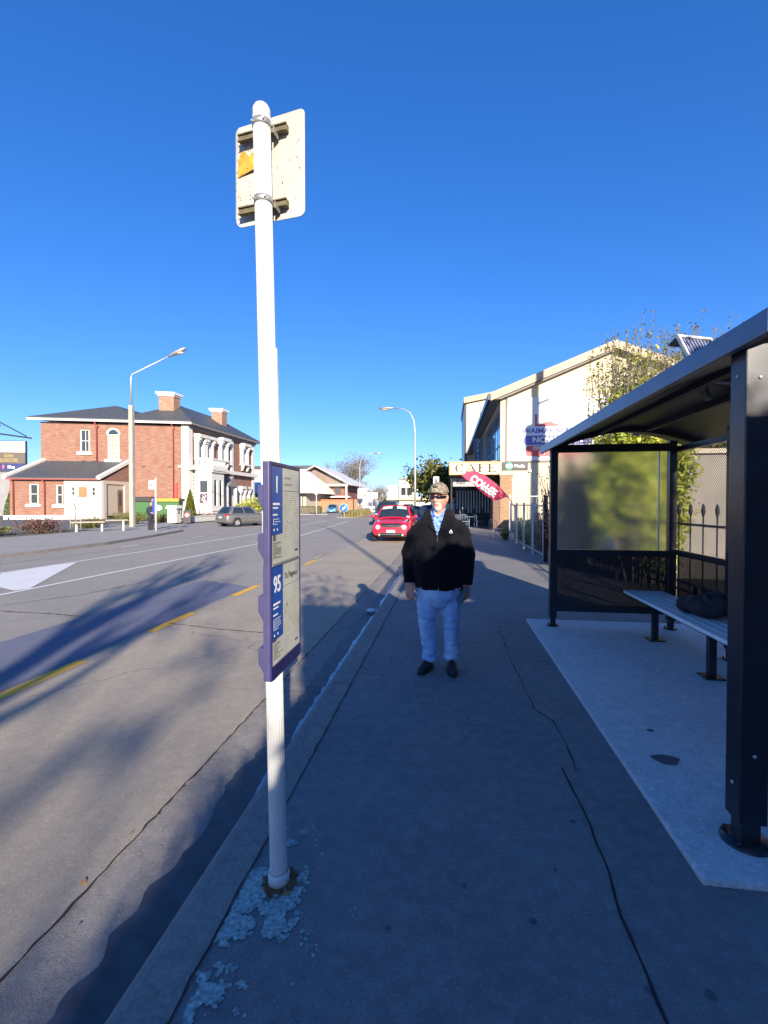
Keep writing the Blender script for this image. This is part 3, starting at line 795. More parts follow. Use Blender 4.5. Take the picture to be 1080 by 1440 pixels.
# bag
bg_ = thing('bag', 'dark soft bag slumped on the shelter bench', 'bag', (2.38, 4.70, .511)); ORG[bg_.name] = (2.38, 4.70, .511)
mb = MB()
mb.ellip((2.40, 4.70, .605), .16, .26, .10, 20, 14); mb.ellip((2.34, 4.84, .59), .13, .14, .08, 16, 10); mb.ellip((2.44, 4.58, .68), .11, .16, .075, 16, 10)
fuse('bag_body', mb, .014, pm('dark_bag_cloth', (.016, .014, .022), .75, .25, 12), bg_, 8, .5, lambda c, n: .014 * noise.noise(c * 9) + .006 * noise.noise(c * 25))
mb = MB(); mb.tube([(2.36, 4.53, .70), (2.32, 4.61, .78), (2.33, 4.73, .79), (2.36, 4.81, .69)], [(.018, .004)] * 4, 8); mb.build('strap', M['black'], bg_)
mb = MB(); pp = [(1.30 + .075 * math.cos(a) * (1 + .2 * math.sin(3 * a)), 2.95 + .055 * math.sin(a)) for a in [i * PI / 8 for i in range(16)]]
mb.poly(*[(x, y, .036) for x, y in pp]); mb.poly(*[(1.36 + (x - 1.3) * .3, 3.32 + (y - 2.95) * .3, .036) for x, y in pp]); struct('pad_stain', mb, pm('dark_stain', (.09, .09, .10), .8, .3, 30))
# gutter litter and leaves
lt = MB(); lt.ellip((-1.17, 7.02, -.085), .075, .055, .035, 14, 8, lambda d, q: q * (1 + .45 * noise.noise(d * 3.1)))
tag(lt.build('paper_litter', M['paperlit']), 'crumpled white paper lying in the gutter ahead of the timetable', 'litter')
def leaf(x, y, z, s, lab, mat):
    mb = MB(); a = random.random() * 6; c, d = math.cos(a), math.sin(a)
    mb.slab([(x + c * u - d * v, y + d * u + c * v, z + .006 * abs(v) * 30 * s + .003) for u, v in ((-s, 0), (-s * .4, s * .45), (s * .3, s * .4), (s, 0), (s * .3, -s * .4), (-s * .4, -s * .45))], (0, 0, .0015))
    return tag(mb.build('fallen_leaf', mat), lab, 'leaf')
leaf(-1.58, 1.80, -.094, .022, 'small orange brown leaf on the road beside the gutter seam', M['leafdry'])
leaf(-.635, 1.755, .004, .02, 'curled tan leaf lying against the foot of the white pole', M['leafdry'])
# ---------------------------------------------------------------- people
def gs(x, c, w): return math.exp(-((x - c) / w) ** 2)
def head_shape(d, q):
    """q: point of an ellipsoid head (front is -y); sculpt jaw, brow, nose, mouth, chin"""
    x, y, z = q
    if d.z < 0: k = -d.z; x *= 1 - .30 * k ** 1.6; y = y * (1 - .10 * k) - (.012 * k if d.y < 0 else -.028 * k)
    f = max(0, -d.y) ** .6 if d.y < 0 else 0
    if f > 0:
        y *= 1 - .07 * gs(abs(d.x), .6, .4)
        nose = gs(x, 0, .0125) * (.027 * max(0, min(1, (.035 - z) / .055)) if z > -.026 else .027 * gs(z, -.026, .011))
        wing = .010 * gs(abs(x), .015, .008) * gs(z, -.024, .010)
        sock = -.010 * gs(abs(x), .032, .015) * gs(z, .018, .013)
        brow = .006 * gs(z, .040, .010) * gs(x, 0, .05)
        lips = .007 * gs(x, 0, .022) * (gs(z, -.052, .006) + gs(z, -.066, .007)) - .004 * gs(x, 0, .026) * gs(z, -.0585, .0035)
        chin = .010 * gs(x, 0, .025) * gs(z, -.102, .018)
        chk = .006 * gs(abs(x), .045, .02) * gs(z, -.018, .02)
        y -= f * (nose + wing + sock + brow + lips + chin + chk)
    return Vector((x, y, z))
def hand(mb, wrist, dirv, palm_n, side, s=1.0, curl=.5, grip=0):
    """palm with four unequal fingers bent at the knuckles and a thumb leaving the palm's side"""
    w = Vector(wrist); d = Vector(dirv).normalized(); pn = Vector(palm_n).normalized(); pn = (pn - d * pn.dot(d)).normalized()
    sx = d.cross(pn).normalized() * side
    mb.tube([w - d * .03, w, w + d * .03 * s, w + d * .065 * s, w + d * .088 * s], [(.026, .020), (.027, .019), (.036 * s, .0165), (.042 * s, .015), (.038 * s, .0125)], 12, ref=sx)
    for i, (o, L) in enumerate(((.030, .070), (.010, .080), (-.010, .075), (-.029, .058))):
        a0 = curl * (.35 + .12 * i) ; p = w + d * .080 * s + sx * o * s; pts = [p - d * .012]; dd = d.copy(); ang = 0
        for j, (fl, fa) in enumerate(((.45, .5), (.32, 1.0), (.23, .8))):
            pts.append(p.copy()); ang += a0 * fa * (1 + grip)
            dd = (d * math.cos(ang) + pn * math.sin(ang)).normalized(); p = p + dd * L * s * fl
        pts.append(p); r = .0092 * s
        mb.tube(pts, [r, r * 1.03, r * .97, r * .9, r * .62], 8)
    p = w + d * .022 * s + sx * .026 * s
    t = (d * .62 + sx * .62 + pn * (.35 + .3 * grip)).normalized(); t2 = (d * .88 + sx * .25 + pn * (.35 + .5 * grip)).normalized()
    mb.tube([p - t * .012, p, p + t * .03 * s, p + t * .03 * s + t2 * .03 * s, p + t * .03 * s + t2 * .052 * s], [.013 * s, .0135 * s, .012 * s, .0105 * s, .006], 9)

skin_m = pm('skin', (.52, .25, .18), .5, .18, 22, sub=.1, bmp=.08, bscale=120)
def folds(amp, sc=(1, 1, 1), fr=7):
    def f(c, n):
        q = Vector((c.x * sc[0], c.y * sc[1], c.z * sc[2])) * fr
        return amp * (noise.noise(q) + .5 * noise.noise(q * 2.3 + Vector((3, 1, 7))))
    return f

def make_man():
    P = thing('person', 'man in black fleece, pale jeans, camouflage cap and sunglasses standing on the footpath', 'person', (-.085, 4.40, 0))
    yaw = Matrix.Rotation(math.radians(-17), 3, 'Z')     # head turned a little towards the road
    HC = Vector((.0, -.035, 1.615))
    def H(q): return yaw @ Vector(q) + HC
    # body: one continuous surface, head to feet
    b = MB()
    hb = MB(); hb.ellip((0, 0, 0), .078, .099, .128, 56, 44, head_shape)
    for s_ in (-1, 1):
        hb.ellip((.079 * s_, .012, .0), .009, .021, .034, 12, 10); hb.ellip((.084 * s_, .016, .012), .006, .018, .022, 10, 8)
        hb.ellip((.031 * s_, -.080, .016), .0125, .010, .010, 10, 8)
    hb.T = H; b.add([H(v) for v in hb.v], hb.f, True)
    b.tube([(0, .0, 1.40), (0, -.002, 1.47), (0, -.012, 1.535), (0, -.02, 1.60)], [(.085, .075), (.066, .064), (.060, .062), (.056, .06)], 18)
    b.tube([(0, 0, .80), (0, -.01, .95), (0, -.02, 1.10), (0, 0, 1.25), (0, .005, 1.36), (0, .005, 1.44)], [(.17, .12), (.19, .15), (.20, .155), (.19, .13), (.17, .11), (.09, .075)], 24)
    for s_, hipx, kn, an, toe in ((-1, -.10, (-.125, -.015, .47), (-.085, .01, .10), (-.165, -.20, .03)), (1, .10, (.125, -.01, .47), (.115, .0, .10), (.135, -.22, .03))):
        b.tube([(hipx, 0, .86), (hipx * 1.05, 0, .74), ((hipx + kn[0]) / 2, -.005, .60), kn, ((kn[0] + an[0]) / 2, .015, .30), an, (an[0], an[1], .04)], [.085, .088, .075, .058, .055, .042, .042], 16)
        b.tube([(an[0], an[1] + .03, .035), (an[0] * .6 + toe[0] * .4, an[1] * .6 + toe[1] * .4, .04), (an[0] * .25 + toe[0] * .75, an[1] * .25 + toe[1] * .75, .035)], [(.03, .026), (.034, .024), (.026, .014)], 12)
    shd = [(-.195, .01, 1.335), (.195, .01, 1.335)]; elb = [(-.285, .035, 1.09), (.275, .03, 1.09)]; wri = [(-.278, -.045, .84), (.262, -.055, .835)]
    for i in (0, 1):
        b.tube([(shd[i][0] * .6, 0, 1.36), shd[i], tuple((Vector(shd[i]) + Vector(elb[i])) / 2), elb[i], tuple((Vector(elb[i]) + Vector(wri[i])) / 2), wri[i]], [.06, .062, .052, .043, .038, .028], 14)
    hand(b, (-.277, -.048, .825), (.04, -.14, -1), (.45, 1, -.1), 1, 1.16, .6)
    hand(b, (.259, -.06, .82), (-.10, -.15, -1), (-.55, 1, 0), -1, 1.16, .75, .35)
    body = fuse('body', b, .0048, skin_m, P, 3, .45)
    # beard, hair
    def patch(name, cond, off, mat, dz=1.0):
        t = MB(); t.ellip((0, 0, 0), .078 + off, .099 + off, .128 + off, 72, 60, head_shape)
        keep = [f for f in t.f if cond(sum((t.v[i] for i in f), Vector()) / len(f))]
        u = sorted({i for f in keep for i in f}); mp = {k: i for i, k in enumerate(u)}
        r = MB(); r.add([H(t.v[i] + Vector((noise.noise(t.v[i] * 160), noise.noise(t.v[i] * 160 + Vector((9, 2, 1))), noise.noise(t.v[i] * 150 + Vector((4, 7, 1))))) * .0022) for i in u], [[mp[i] for i in f] for f in keep], True)
        return r.build(name, mat, P)
    beard_m = pm('grey_beard', (.52, .47, .43), .85, .35, 260, bmp=.5, bscale=500)
    patch('beard', lambda c: c.y < -.035 and (c.z < -.070 and abs(c.x) < .046 or (-.050 < c.z < -.036 and abs(c.x) < .032 and c.y < -.07) or (abs(abs(c.x) - .034) < .009 and -.075 < c.z < -.045)), .0035, beard_m)
    patch('hair', lambda c: c.y > .0 and c.z > -.045 and c.z < .08 and not (c.y < .035 and abs(c.x) > .06 and c.z < .03) or (abs(c.x) > .06 and -.02 < c.y < .005 and .01 < c.z < .07), .004, beard_m)
    lipm = pm('lips', (.45, .17, .13), .5, .1, 20)
    patch('lips', lambda c: c.y < -.07 and abs(c.x) < .023 and -.069 < c.z < -.051, .0012, lipm)
    # cap
    capm, nt, bb = _nt('camouflage_cloth')
    f1 = noi(nt, obj_co(nt), 34, 3, .5); f2 = noi(nt, obj_co(nt), 60, 2, .5)
    c = mixc(nt, ramp(nt, f1, [(.47, 0), (.53, 1)]), (.17, .14, .10), (.30, .25, .19)); c = mixc(nt, ramp(nt, f2, [(.55, 0), (.6, 1)]), c, (.10, .085, .06))
    nt.links.new(c, bb.inputs['Base Color']); bb.inputs['Roughness'].default_value = .9
    t = MB()
    def capf(d, q):
        q = Vector(q)
        if q.z < .0: q.z *= .12
        q.y *= 1.0 + .05 * (d.y < 0)
        return q
    t.ellip((0, .006, .058), .0890, .111, .096, 40, 26, capf)
    for k in range(6):
        a = k * PI / 3 + PI / 6
        t.tube([(.089 * math.sin(j * .17) * math.cos(a), .004 + .111 * math.sin(j * .17) * math.sin(a), .059 + .096 * math.cos(j * .17)) for j in range(0, 9)], .0016, 5)
    t.ellip((0, .006, .153), .008, .008, .005, 10, 6)
    t.T = H; cap = t.build('cap', capm, P)
    t = MB(); V = []
    for i in range(15):
        a = PI + PI * (i / 14) ; ca, sa = math.cos(a), math.sin(a)
        for r_, dz in ((1.0, 0), (1.28, .000), (1.55, -.004)):
            V.append((.085 * ca * (1 + .05 * (r_ - 1)), .004 + .106 * sa * (r_ if True else 1), .064 + dz - .016 * abs(ca) ** 2 * (r_ - .2)))
    F = [(i * 3 + k, i * 3 + k + 1, i * 3 + k + 4, i * 3 + k + 3) for i in range(14) for k in (0, 1)]
    t.add(V, F, True); me_o = t; me_o.T = H
    br = me_o.build('cap_brim', capm, cap); sm_ = br.modifiers.new('s', 'SOLIDIFY'); sm_.thickness = .004
    t = MB(); t.ellip((0, -.102, .108), .019, .006, .012, 14, 8); t.T = H; t.build('cap_badge', pm('dark_badge', (.05, .04, .03), .8, .2, 40), cap)
    # sunglasses
    gm = glass_dark('dark_lens', (.006, .006, .008), .08, .8)
    t = MB(); V = []
    for i in range(31):
        a = math.radians(-88 + 176 * i / 30); x = .079 * math.sin(a) ; y = -.022 - .087 * math.cos(a)
        hgt = .0165 - .010 * gs(a, 0, .12) - .008 * max(0, abs(a) - .75)
        for z in (.017 + hgt * .8, .016 - hgt): V.append((x, y, z + .001 * abs(a)))
    t.add(V, [(2 * i, 2 * i + 1, 2 * i + 3, 2 * i + 2) for i in range(30)], True); t.T = H
    g = t.build('sunglasses', gm, P); sm_ = g.modifiers.new('s', 'SOLIDIFY'); sm_.thickness = .003; sm_.offset = 1
    for s_ in (-1, 1):
        t = MB(); t.beam((.080 * s_, -.03, .022), (.083 * s_, .03, .020), .003, .006); t.T = H; t.build('temple', M['black'], g)
    # patterned shirt (seen in the open neck)
    sm, nt, bb = _nt('blue_patterned_shirt')
    v = N(nt, 'ShaderNodeTexVoronoi', feature='SMOOTH_F1'); v.inputs['Scale'].default_value = 34; nt.links.new(obj_co(nt), v.inputs['Vector'])
    f1 = noi(nt, obj_co(nt), 38, 3, .6)
    c = mixc(nt, ramp(nt, f1, [(.42, 0), (.5, 1)]), (.03, .08, .32), (.16, .30, .62)); c = mixc(nt, ramp(nt, v.outputs['Distance'], [(.2, 1), (.32, 0)]), c, (.55, .62, .75))
    nt.links.new(c, bb.inputs['Base Color']); bb.inputs['Roughness'].default_value = .8
    t = MB()
    t.tube([(0, -.008, .92), (0, -.012, 1.05), (0, -.012, 1.20), (0, -.004, 1.33), (0, .0, 1.42), (0, -.002, 1.475), (0, -.004, 1.50)], [(.215, .185), (.225, .19), (.222, .170), (.205, .138), (.15, .108), (.082, .078), (.074, .073)], 28)
    fuse('shirt', t, .010, sm, P, 3, .5, folds(.003, fr=12), cut=lambda c: c.z > 1.452 and c.y < .02 and abs(c.x) < .02 + (c.z - 1.44) * .7 or c.z > 1.497)
    for s_ in (-1, 1):
        t = MB(); t.slab([(.070 * s_, .01, 1.525), (.045 * s_, -.066, 1.505), (.008 * s_, -.088, 1.452), (.045 * s_, -.118, 1.405), (.085 * s_, -.070, 1.455), (.088 * s_, .01, 1.475)], (0, -.004, .002)); t.build('shirt_collar', sm, P)
    # jacket
    t = MB()
    t.tube([(0, 0, .785), (0, -.002, .81), (0, -.012, .90), (0, -.022, 1.02), (0, -.02, 1.16), (0, -.008, 1.28), (0, .002, 1.37), (0, .006, 1.44), (0, .008, 1.485), (0, .008, 1.525)],
           [(.222, .168), (.232, .180), (.246, .205), (.252, .215), (.248, .200), (.240, .172), (.222, .145), (.165, .118), (.105, .095), (.094, .088)], 36)
    for i in (0, 1):
        s_ = -1 if i == 0 else 1
        e = Vector(elb[i]); w = Vector(wri[i]); sh = Vector(shd[i])
        t.tube([(.07 * s_, .005, 1.40), (.14 * s_, .008, 1.375), sh + Vector((.004 * s_, 0, -.012)), sh * .72 + e * .28 + Vector((.012 * s_, 0, .0)), (sh + e) / 2, e, (e + w) / 2, w + Vector((0, 0, .03)), w + Vector((0, -.006, -.018))], [(.05, .06), (.062, .078), (.074, .086), (.077, .086), (.076, .082), (.073, .076), (.066, .068), (.056, .058), (.052, .052)], 20)
    jm, nt, bb = _nt('black_fleece')
    f1 = noi(nt, obj_co(nt), 26, 5); nt.links.new(mixc(nt, f1, (.0032, .0036, .006), (.0065, .007, .011)), bb.inputs['Base Color'])
    bb.inputs['Roughness'].default_value = .95; bb.inputs['Specular IOR Level'].default_value = .15; bb.inputs['Sheen Weight'].default_value = .02; bb.inputs['Sheen Roughness'].default_value = .6
    bump(nt, bb, noi(nt, obj_co(nt), 420, 3), .4, .004)
    fo = folds(.013, (1, 1, .55), 6.5); fo2 = folds(.0035, (1, 1, 1.6), 21)
    def vcut(c): return c.y < -.02 and c.z > 1.275 and abs(c.x + .010) < .006 + (c.z - 1.285) * .30 or c.z > 1.515
    jk = fuse('jacket', t, .0085, jm, P, 5, .5, lambda c, n: fo(c, n) + fo2(c, n) - .006 * gs(c.z, .80, .012), vcut, .006)
    for s_ in (-1, 1):
        t = MB(); V = []
        K = 9
        for k in range(K):
            u = k / (K - 1)
            base = Vector((.088 * s_, .055, 1.50)).lerp(Vector((.010 * s_ - .010, -.168, 1.315)), u); base.x += s_ * .022 * math.sin(PI * u); base.y -= .040 * math.sin(PI * u) * (1 - u * .3)
            wid = .050 * (1 - u) ** .6 + .010
            V += [base + Vector((0, -.004, .03 * (1 - u))), base + Vector((s_ * wid * .55, -.016 - .01 * u, .018 * (1 - u))), base + Vector((s_ * wid * 1.05, -.012, -.035 * (1 - u) - .004))]
        t.add(V, [(k * 3 + j, k * 3 + j + 1, (k + 1) * 3 + j + 1, (k + 1) * 3 + j) for k in range(K - 1) for j in (0, 1)], True)
        o = t.build('jacket_collar', jm, jk); md = o.modifiers.new('s', 'SOLIDIFY'); md.thickness = .007
    t = MB(); cx, cz = .112, 1.318; yl = -.176
    for (a, b_) in (((-.014, -.010), (.0, .014)), ((.0, .014), (.013, -.010))): t.beam((cx + a[0], yl, cz + a[1]), (cx + b_[0], yl, cz + b_[1]), .006, .008)
    t.beam((cx - .014, yl, cz - .016), (cx + .014, yl, cz - .016), .005, .005); t.build('chest_logo', M['lettwhite'], jk)
    t = MB(); t.beam((-.008, -.196, 1.20), (-.010, -.186, 1.285), .006, .005); t.build('zip', M['black'], jk)
    # jeans
    t = MB()
    t.tube([(0, 0, .90), (0, 0, .80), (0, 0, .70), (0, .002, .62), (0, .004, .575)], [(.205, .155), (.212, .160), (.208, .158), (.165, .125), (.09, .08)], 30)
    for s_, kn, an in ((-1, (-.118, -.012, .44), (-.082, .008, .115)), (1, (.122, -.008, .44), (.116, .0, .115))):
        hx = .100 * s_; k_, a_ = Vector(kn), Vector(an)
        t.tube([(hx, .0, .74), (hx * 1.02, -.002, .62), (hx * .5 + k_.x * .5, -.008, .53), k_, k_ * .5 + a_ * .5 + Vector((0, .012, 0)), a_ + Vector((0, 0, .06)), a_ + Vector((0, 0, .0)), a_ + Vector((0, .004, -.03))], [(.105, .118), (.101, .110), (.090, .100), (.077, .088), (.068, .078), (.064, .074), (.066, .080), (.062, .078)], 22)
    dm, nt, bb = _nt('light_blue_denim')
    co = obj_co(nt); f1 = noi(nt, co, 9, 5); f2 = noi(nt, co, 240, 2)
    mp = N(nt, 'ShaderNodeMapping'); mp.inputs['Scale'].default_value = (1, 1, .35); nt.links.new(co, mp.inputs[0]); f3 = noi(nt, mp.outputs[0], 7, 4)
    c = mixc(nt, ramp(nt, f1, [(.3, 0), (.7, 1)]), (.22, .39, .68), (.34, .53, .82)); c = mixc(nt, ramp(nt, f3, [(.45, 0), (.7, .7)]), c, (.60, .74, .92)); c = mixc(nt, ramp(nt, f2, [(.35, .25), (.65, 0)]), c, (.10, .19, .40))
    nt.links.new(c, bb.inputs['Base Color']); bb.inputs['Roughness'].default_value = .9; bump(nt, bb, f2, .3, .003)
    fj = folds(.011, (1.2, 1.2, .5), 8); fk = folds(.012, (.8, .8, 2.6), 9)
    jn = fuse('jeans', t, .0085, dm, P, 4, .5, lambda c, n: fj(c, n) * .8 + fk(c, n) * (.25 + gs(c.z, .46, .07) + 1.5 * max(0, (.30 - c.z) / .2)), None)
    for s_ in (-1, 1):
        t = MB(); t.tube([(s_ * .155, -.150, .80), (s_ * .185, -.140, .755), (s_ * .208, -.105, .735)], .0035, 6); t.build('seam', dm, jn)
    t = MB(); t.tube([(0, -.176, .80), (.004, -.176, .72), (0, -.160, .64)], .003, 6); t.build('seam', dm, jn)
    # shoes and socks
    shm = pm('black_shoe', (.012, .012, .013), .55, .2, 20, dirt=.15, dirtcol=(.05, .05, .05)); solm = pm('black_sole', (.02, .02, .02), .8, .2, 20); sock = pm('grey_sock', (.42, .45, .55), .9, .1, 60)
    for s_, an, toe in ((-1, Vector((-.088, .012, 0)), Vector((-.172, -.215, 0))), (1, Vector((.116, .004, 0)), Vector((.142, -.235, 0)))):
        d = (toe - an).normalized(); c = Vector((-d.y, d.x, 0))
        t = MB(); t.tube([an - d * .075 + Vector((0, 0, .05)), an - d * .055 + Vector((0, 0, .056)), an + Vector((0, 0, .062)), an + d * .07 + Vector((0, 0, .058)), an + d * .13 + Vector((0, 0, .046)), an + d * .19 + Vector((0, 0, .036)), an + d * .228 + Vector((0, 0, .028))],
               [(.018, .022), (.037, .045), (.043, .055), (.045, .050), (.050, .036), (.045, .027), (.022, .014)], 18, ref=c)
        sho = fuse('shoe', t, .006, shm, P, 4, .5)
        t = MB(); o_ = []
        for k in range(26):
            a = 2 * PI * k / 26; u = math.cos(a); o_.append(an + d * (.078 + .158 * u) + c * math.sin(a) * (.048 + .008 * u))
        t.slab([(p.x, p.y, .001) for p in o_], (0, 0, .022)); t.build('sole', solm, sho, bev=.003)
        t = MB()
        for k in range(4): q = an + d * (.055 + .025 * k) + Vector((0, 0, .103 - .011 * k)); t.beam(q - c * .024, q + c * .024, .006, .004)
        t.build('lace', M['black'], sho)
        t = MB(); t.tube([an + Vector((0, 0, .08)), an + Vector((0, 0, .15))], [.047, .046], 14); t.build('sock', sock, P)
    return P
man = make_man()
c = Vector((-.085 + .215, 4.40 - .115, .735))
ax = Vector((-.38, -.1, -1)).normalized(); n_ = Vector((-.55, -.83, 0)); n_ = (n_ - ax * n_.dot(ax)).normalized(); sd = ax.cross(n_)
ph = thing('mobile_phone', 'black mobile phone held in the left hand of the man on the footpath', 'phone', tuple(c))
t = MB(); t.obox((0, 0, 0), ax * .074, sd * .036, n_ * .0045); t.build('phone_body', M['black'], ph, bev=.003)
t = MB(); t.obox(n_ * .0052, ax * .070, sd * .033, n_ * .0004); t.build('screen', glass_dark('phone_glass', (.01, .01, .012)), ph)

def make_woman():
    P = thing('person', 'woman with dark ponytail and dark clothes reading the far bus stop timetable', 'person', (-17.5, 25.3, 0), math.radians(62))
    b = MB(); HC = Vector((0, -.02, 1.53)); nod = Matrix.Rotation(math.radians(14), 3, 'X')
    hb = MB(); hb.ellip((0, 0, 0), .072, .092, .118, 28, 22, head_shape); b.add([nod @ v + HC for v in hb.v], hb.f, True)
    b.tube([(0, .01, 1.32), (0, .0, 1.45), (0, -.01, 1.52)], [.07, .05, .05], 14)
    b.tube([(0, 0, .80), (0, 0, 1.0), (0, 0, 1.2), (0, 0, 1.34)], [(.15, .11), (.14, .11), (.16, .115), (.10, .07)], 18)
    for s_ in (-1, 1):
        b.tube([(.085 * s_, 0, .84), (.09 * s_, 0, .68), (.09 * s_, -.01, .45), (.09 * s_, .01, .08)], [.085, .08, .055, .04], 12)
        b.tube([(.09 * s_, .03, .035), (.095 * s_, -.19, .025)], [.035, .028], 10)
        b.tube([(.16 * s_, 0, 1.29), (.21 * s_, -.02, 1.05), (.12 * s_, -.24, 1.02)], [.05, .042, .03], 12)
        hand(b, (.115 * s_, -.25, 1.02), (-.3 * s_, -1, .1), (-s_, 0, -.2), s_, .92, .6)
    fuse('body', b, .011, skin_m, P, 3, .4)
    hm = pm('dark_hair', (.035, .02, .014), .6, .3, 60)
    t = MB(); t.ellip((0, .022, 1.555), .082, .092, .108, 20, 16); t.ellip((0, .10, 1.50), .04, .05, .06, 12, 10); t.tube([(0, .12, 1.50), (0, .15, 1.42), (0, .145, 1.32)], [.03, .032, .012], 10)
    fuse('hair', t, .010, hm, P, 3, .4, folds(.004, fr=30))
    nv = pm('dark_navy_cloth', (.018, .022, .04), .85, .2, 14)
    t = MB(); t.tube([(0, 0, .80), (0, 0, .85), (0, 0, 1.0), (0, -.005, 1.18), (0, 0, 1.30), (0, 0, 1.38), (0, .0, 1.42)], [(.185, .14), (.185, .142), (.172, .138), (.185, .142), (.18, .12), (.09, .08), (.065, .065)], 24)
    for s_ in (-1, 1): t.tube([(.09 * s_, 0, 1.32), (.175 * s_, 0, 1.30), (.20 * s_, 0, 1.17), (.225 * s_, -.02, 1.05), (.17 * s_, -.14, 1.03), (.125 * s_, -.235, 1.02)], [.06, .068, .062, .06, .054, .045], 14)
    fuse('jacket', t, .012, nv, P, 4, .5, folds(.008, fr=9), cut=lambda c: c.z > 1.41)
    t = MB(); t.tube([(0, 0, .90), (0, 0, .75), (0, 0, .66)], [(.165, .13), (.17, .135), (.12, .10)], 20)
    for s_ in (-1, 1): t.tube([(.085 * s_, 0, .78), (.09 * s_, 0, .60), (.092 * s_, -.01, .42), (.09 * s_, .01, .10), (.09 * s_, .01, .06)], [.098, .09, .078, .07, .07], 14)
    fuse('trousers', t, .012, pm('dark_trousers', (.022, .02, .03), .85, .2, 14), P, 3, .5, folds(.006, fr=11))
    for s_ in (-1, 1):
        t = MB(); t.tube([(.09 * s_, .085, .045), (.09 * s_, .03, .055), (.094 * s_, -.10, .045), (.097 * s_, -.20, .03)], [(.03, .042), (.04, .05), (.042, .04), (.025, .026)], 12); t.build('shoe', M['black'], P)
make_woman()
# ---------------------------------------------------------------- vehicles
from mathutils.bvhtree import BVHTree
def carpaint(name, col, metal=0.0):
    m, nt, b = _nt(name)
    f = noi(nt, obj_co(nt), 3, 4)
    nt.links.new(mixc(nt, ramp(nt, f, [(.4, 0), (.8, .25)]), col, tuple(c * .75 + .02 for c in col)), b.inputs['Base Color'])
    b.inputs['Roughness'].default_value = .32; b.inputs['Metallic'].default_value = metal; b.inputs['Coat Weight'].default_value = .8; b.inputs['Coat Roughness'].default_value = .05
    return m
M['carglass'] = glass_dark('car_glass', (.012, .018, .024), .04, .9)
M['lamp'] = pm('clear_lamp', (.75, .75, .72), .12, .1, 30, metal=.3, coat=1)
M['tail'] = pm('red_lamp', (.42, .015, .015), .15, .1, 30, coat=1)
M['trim'] = pm('black_trim', (.018, .018, .02), .6, .2, 20)
M['chrome'] = pm('chrome', (.7, .7, .7), .15, .05, 20, metal=1)
M['rim'] = pm('alloy_rim', (.55, .55, .56), .3, .1, 12, metal=.7)
M['plate'] = pm('number_plate', (.72, .72, .68), .4, .03, 12)

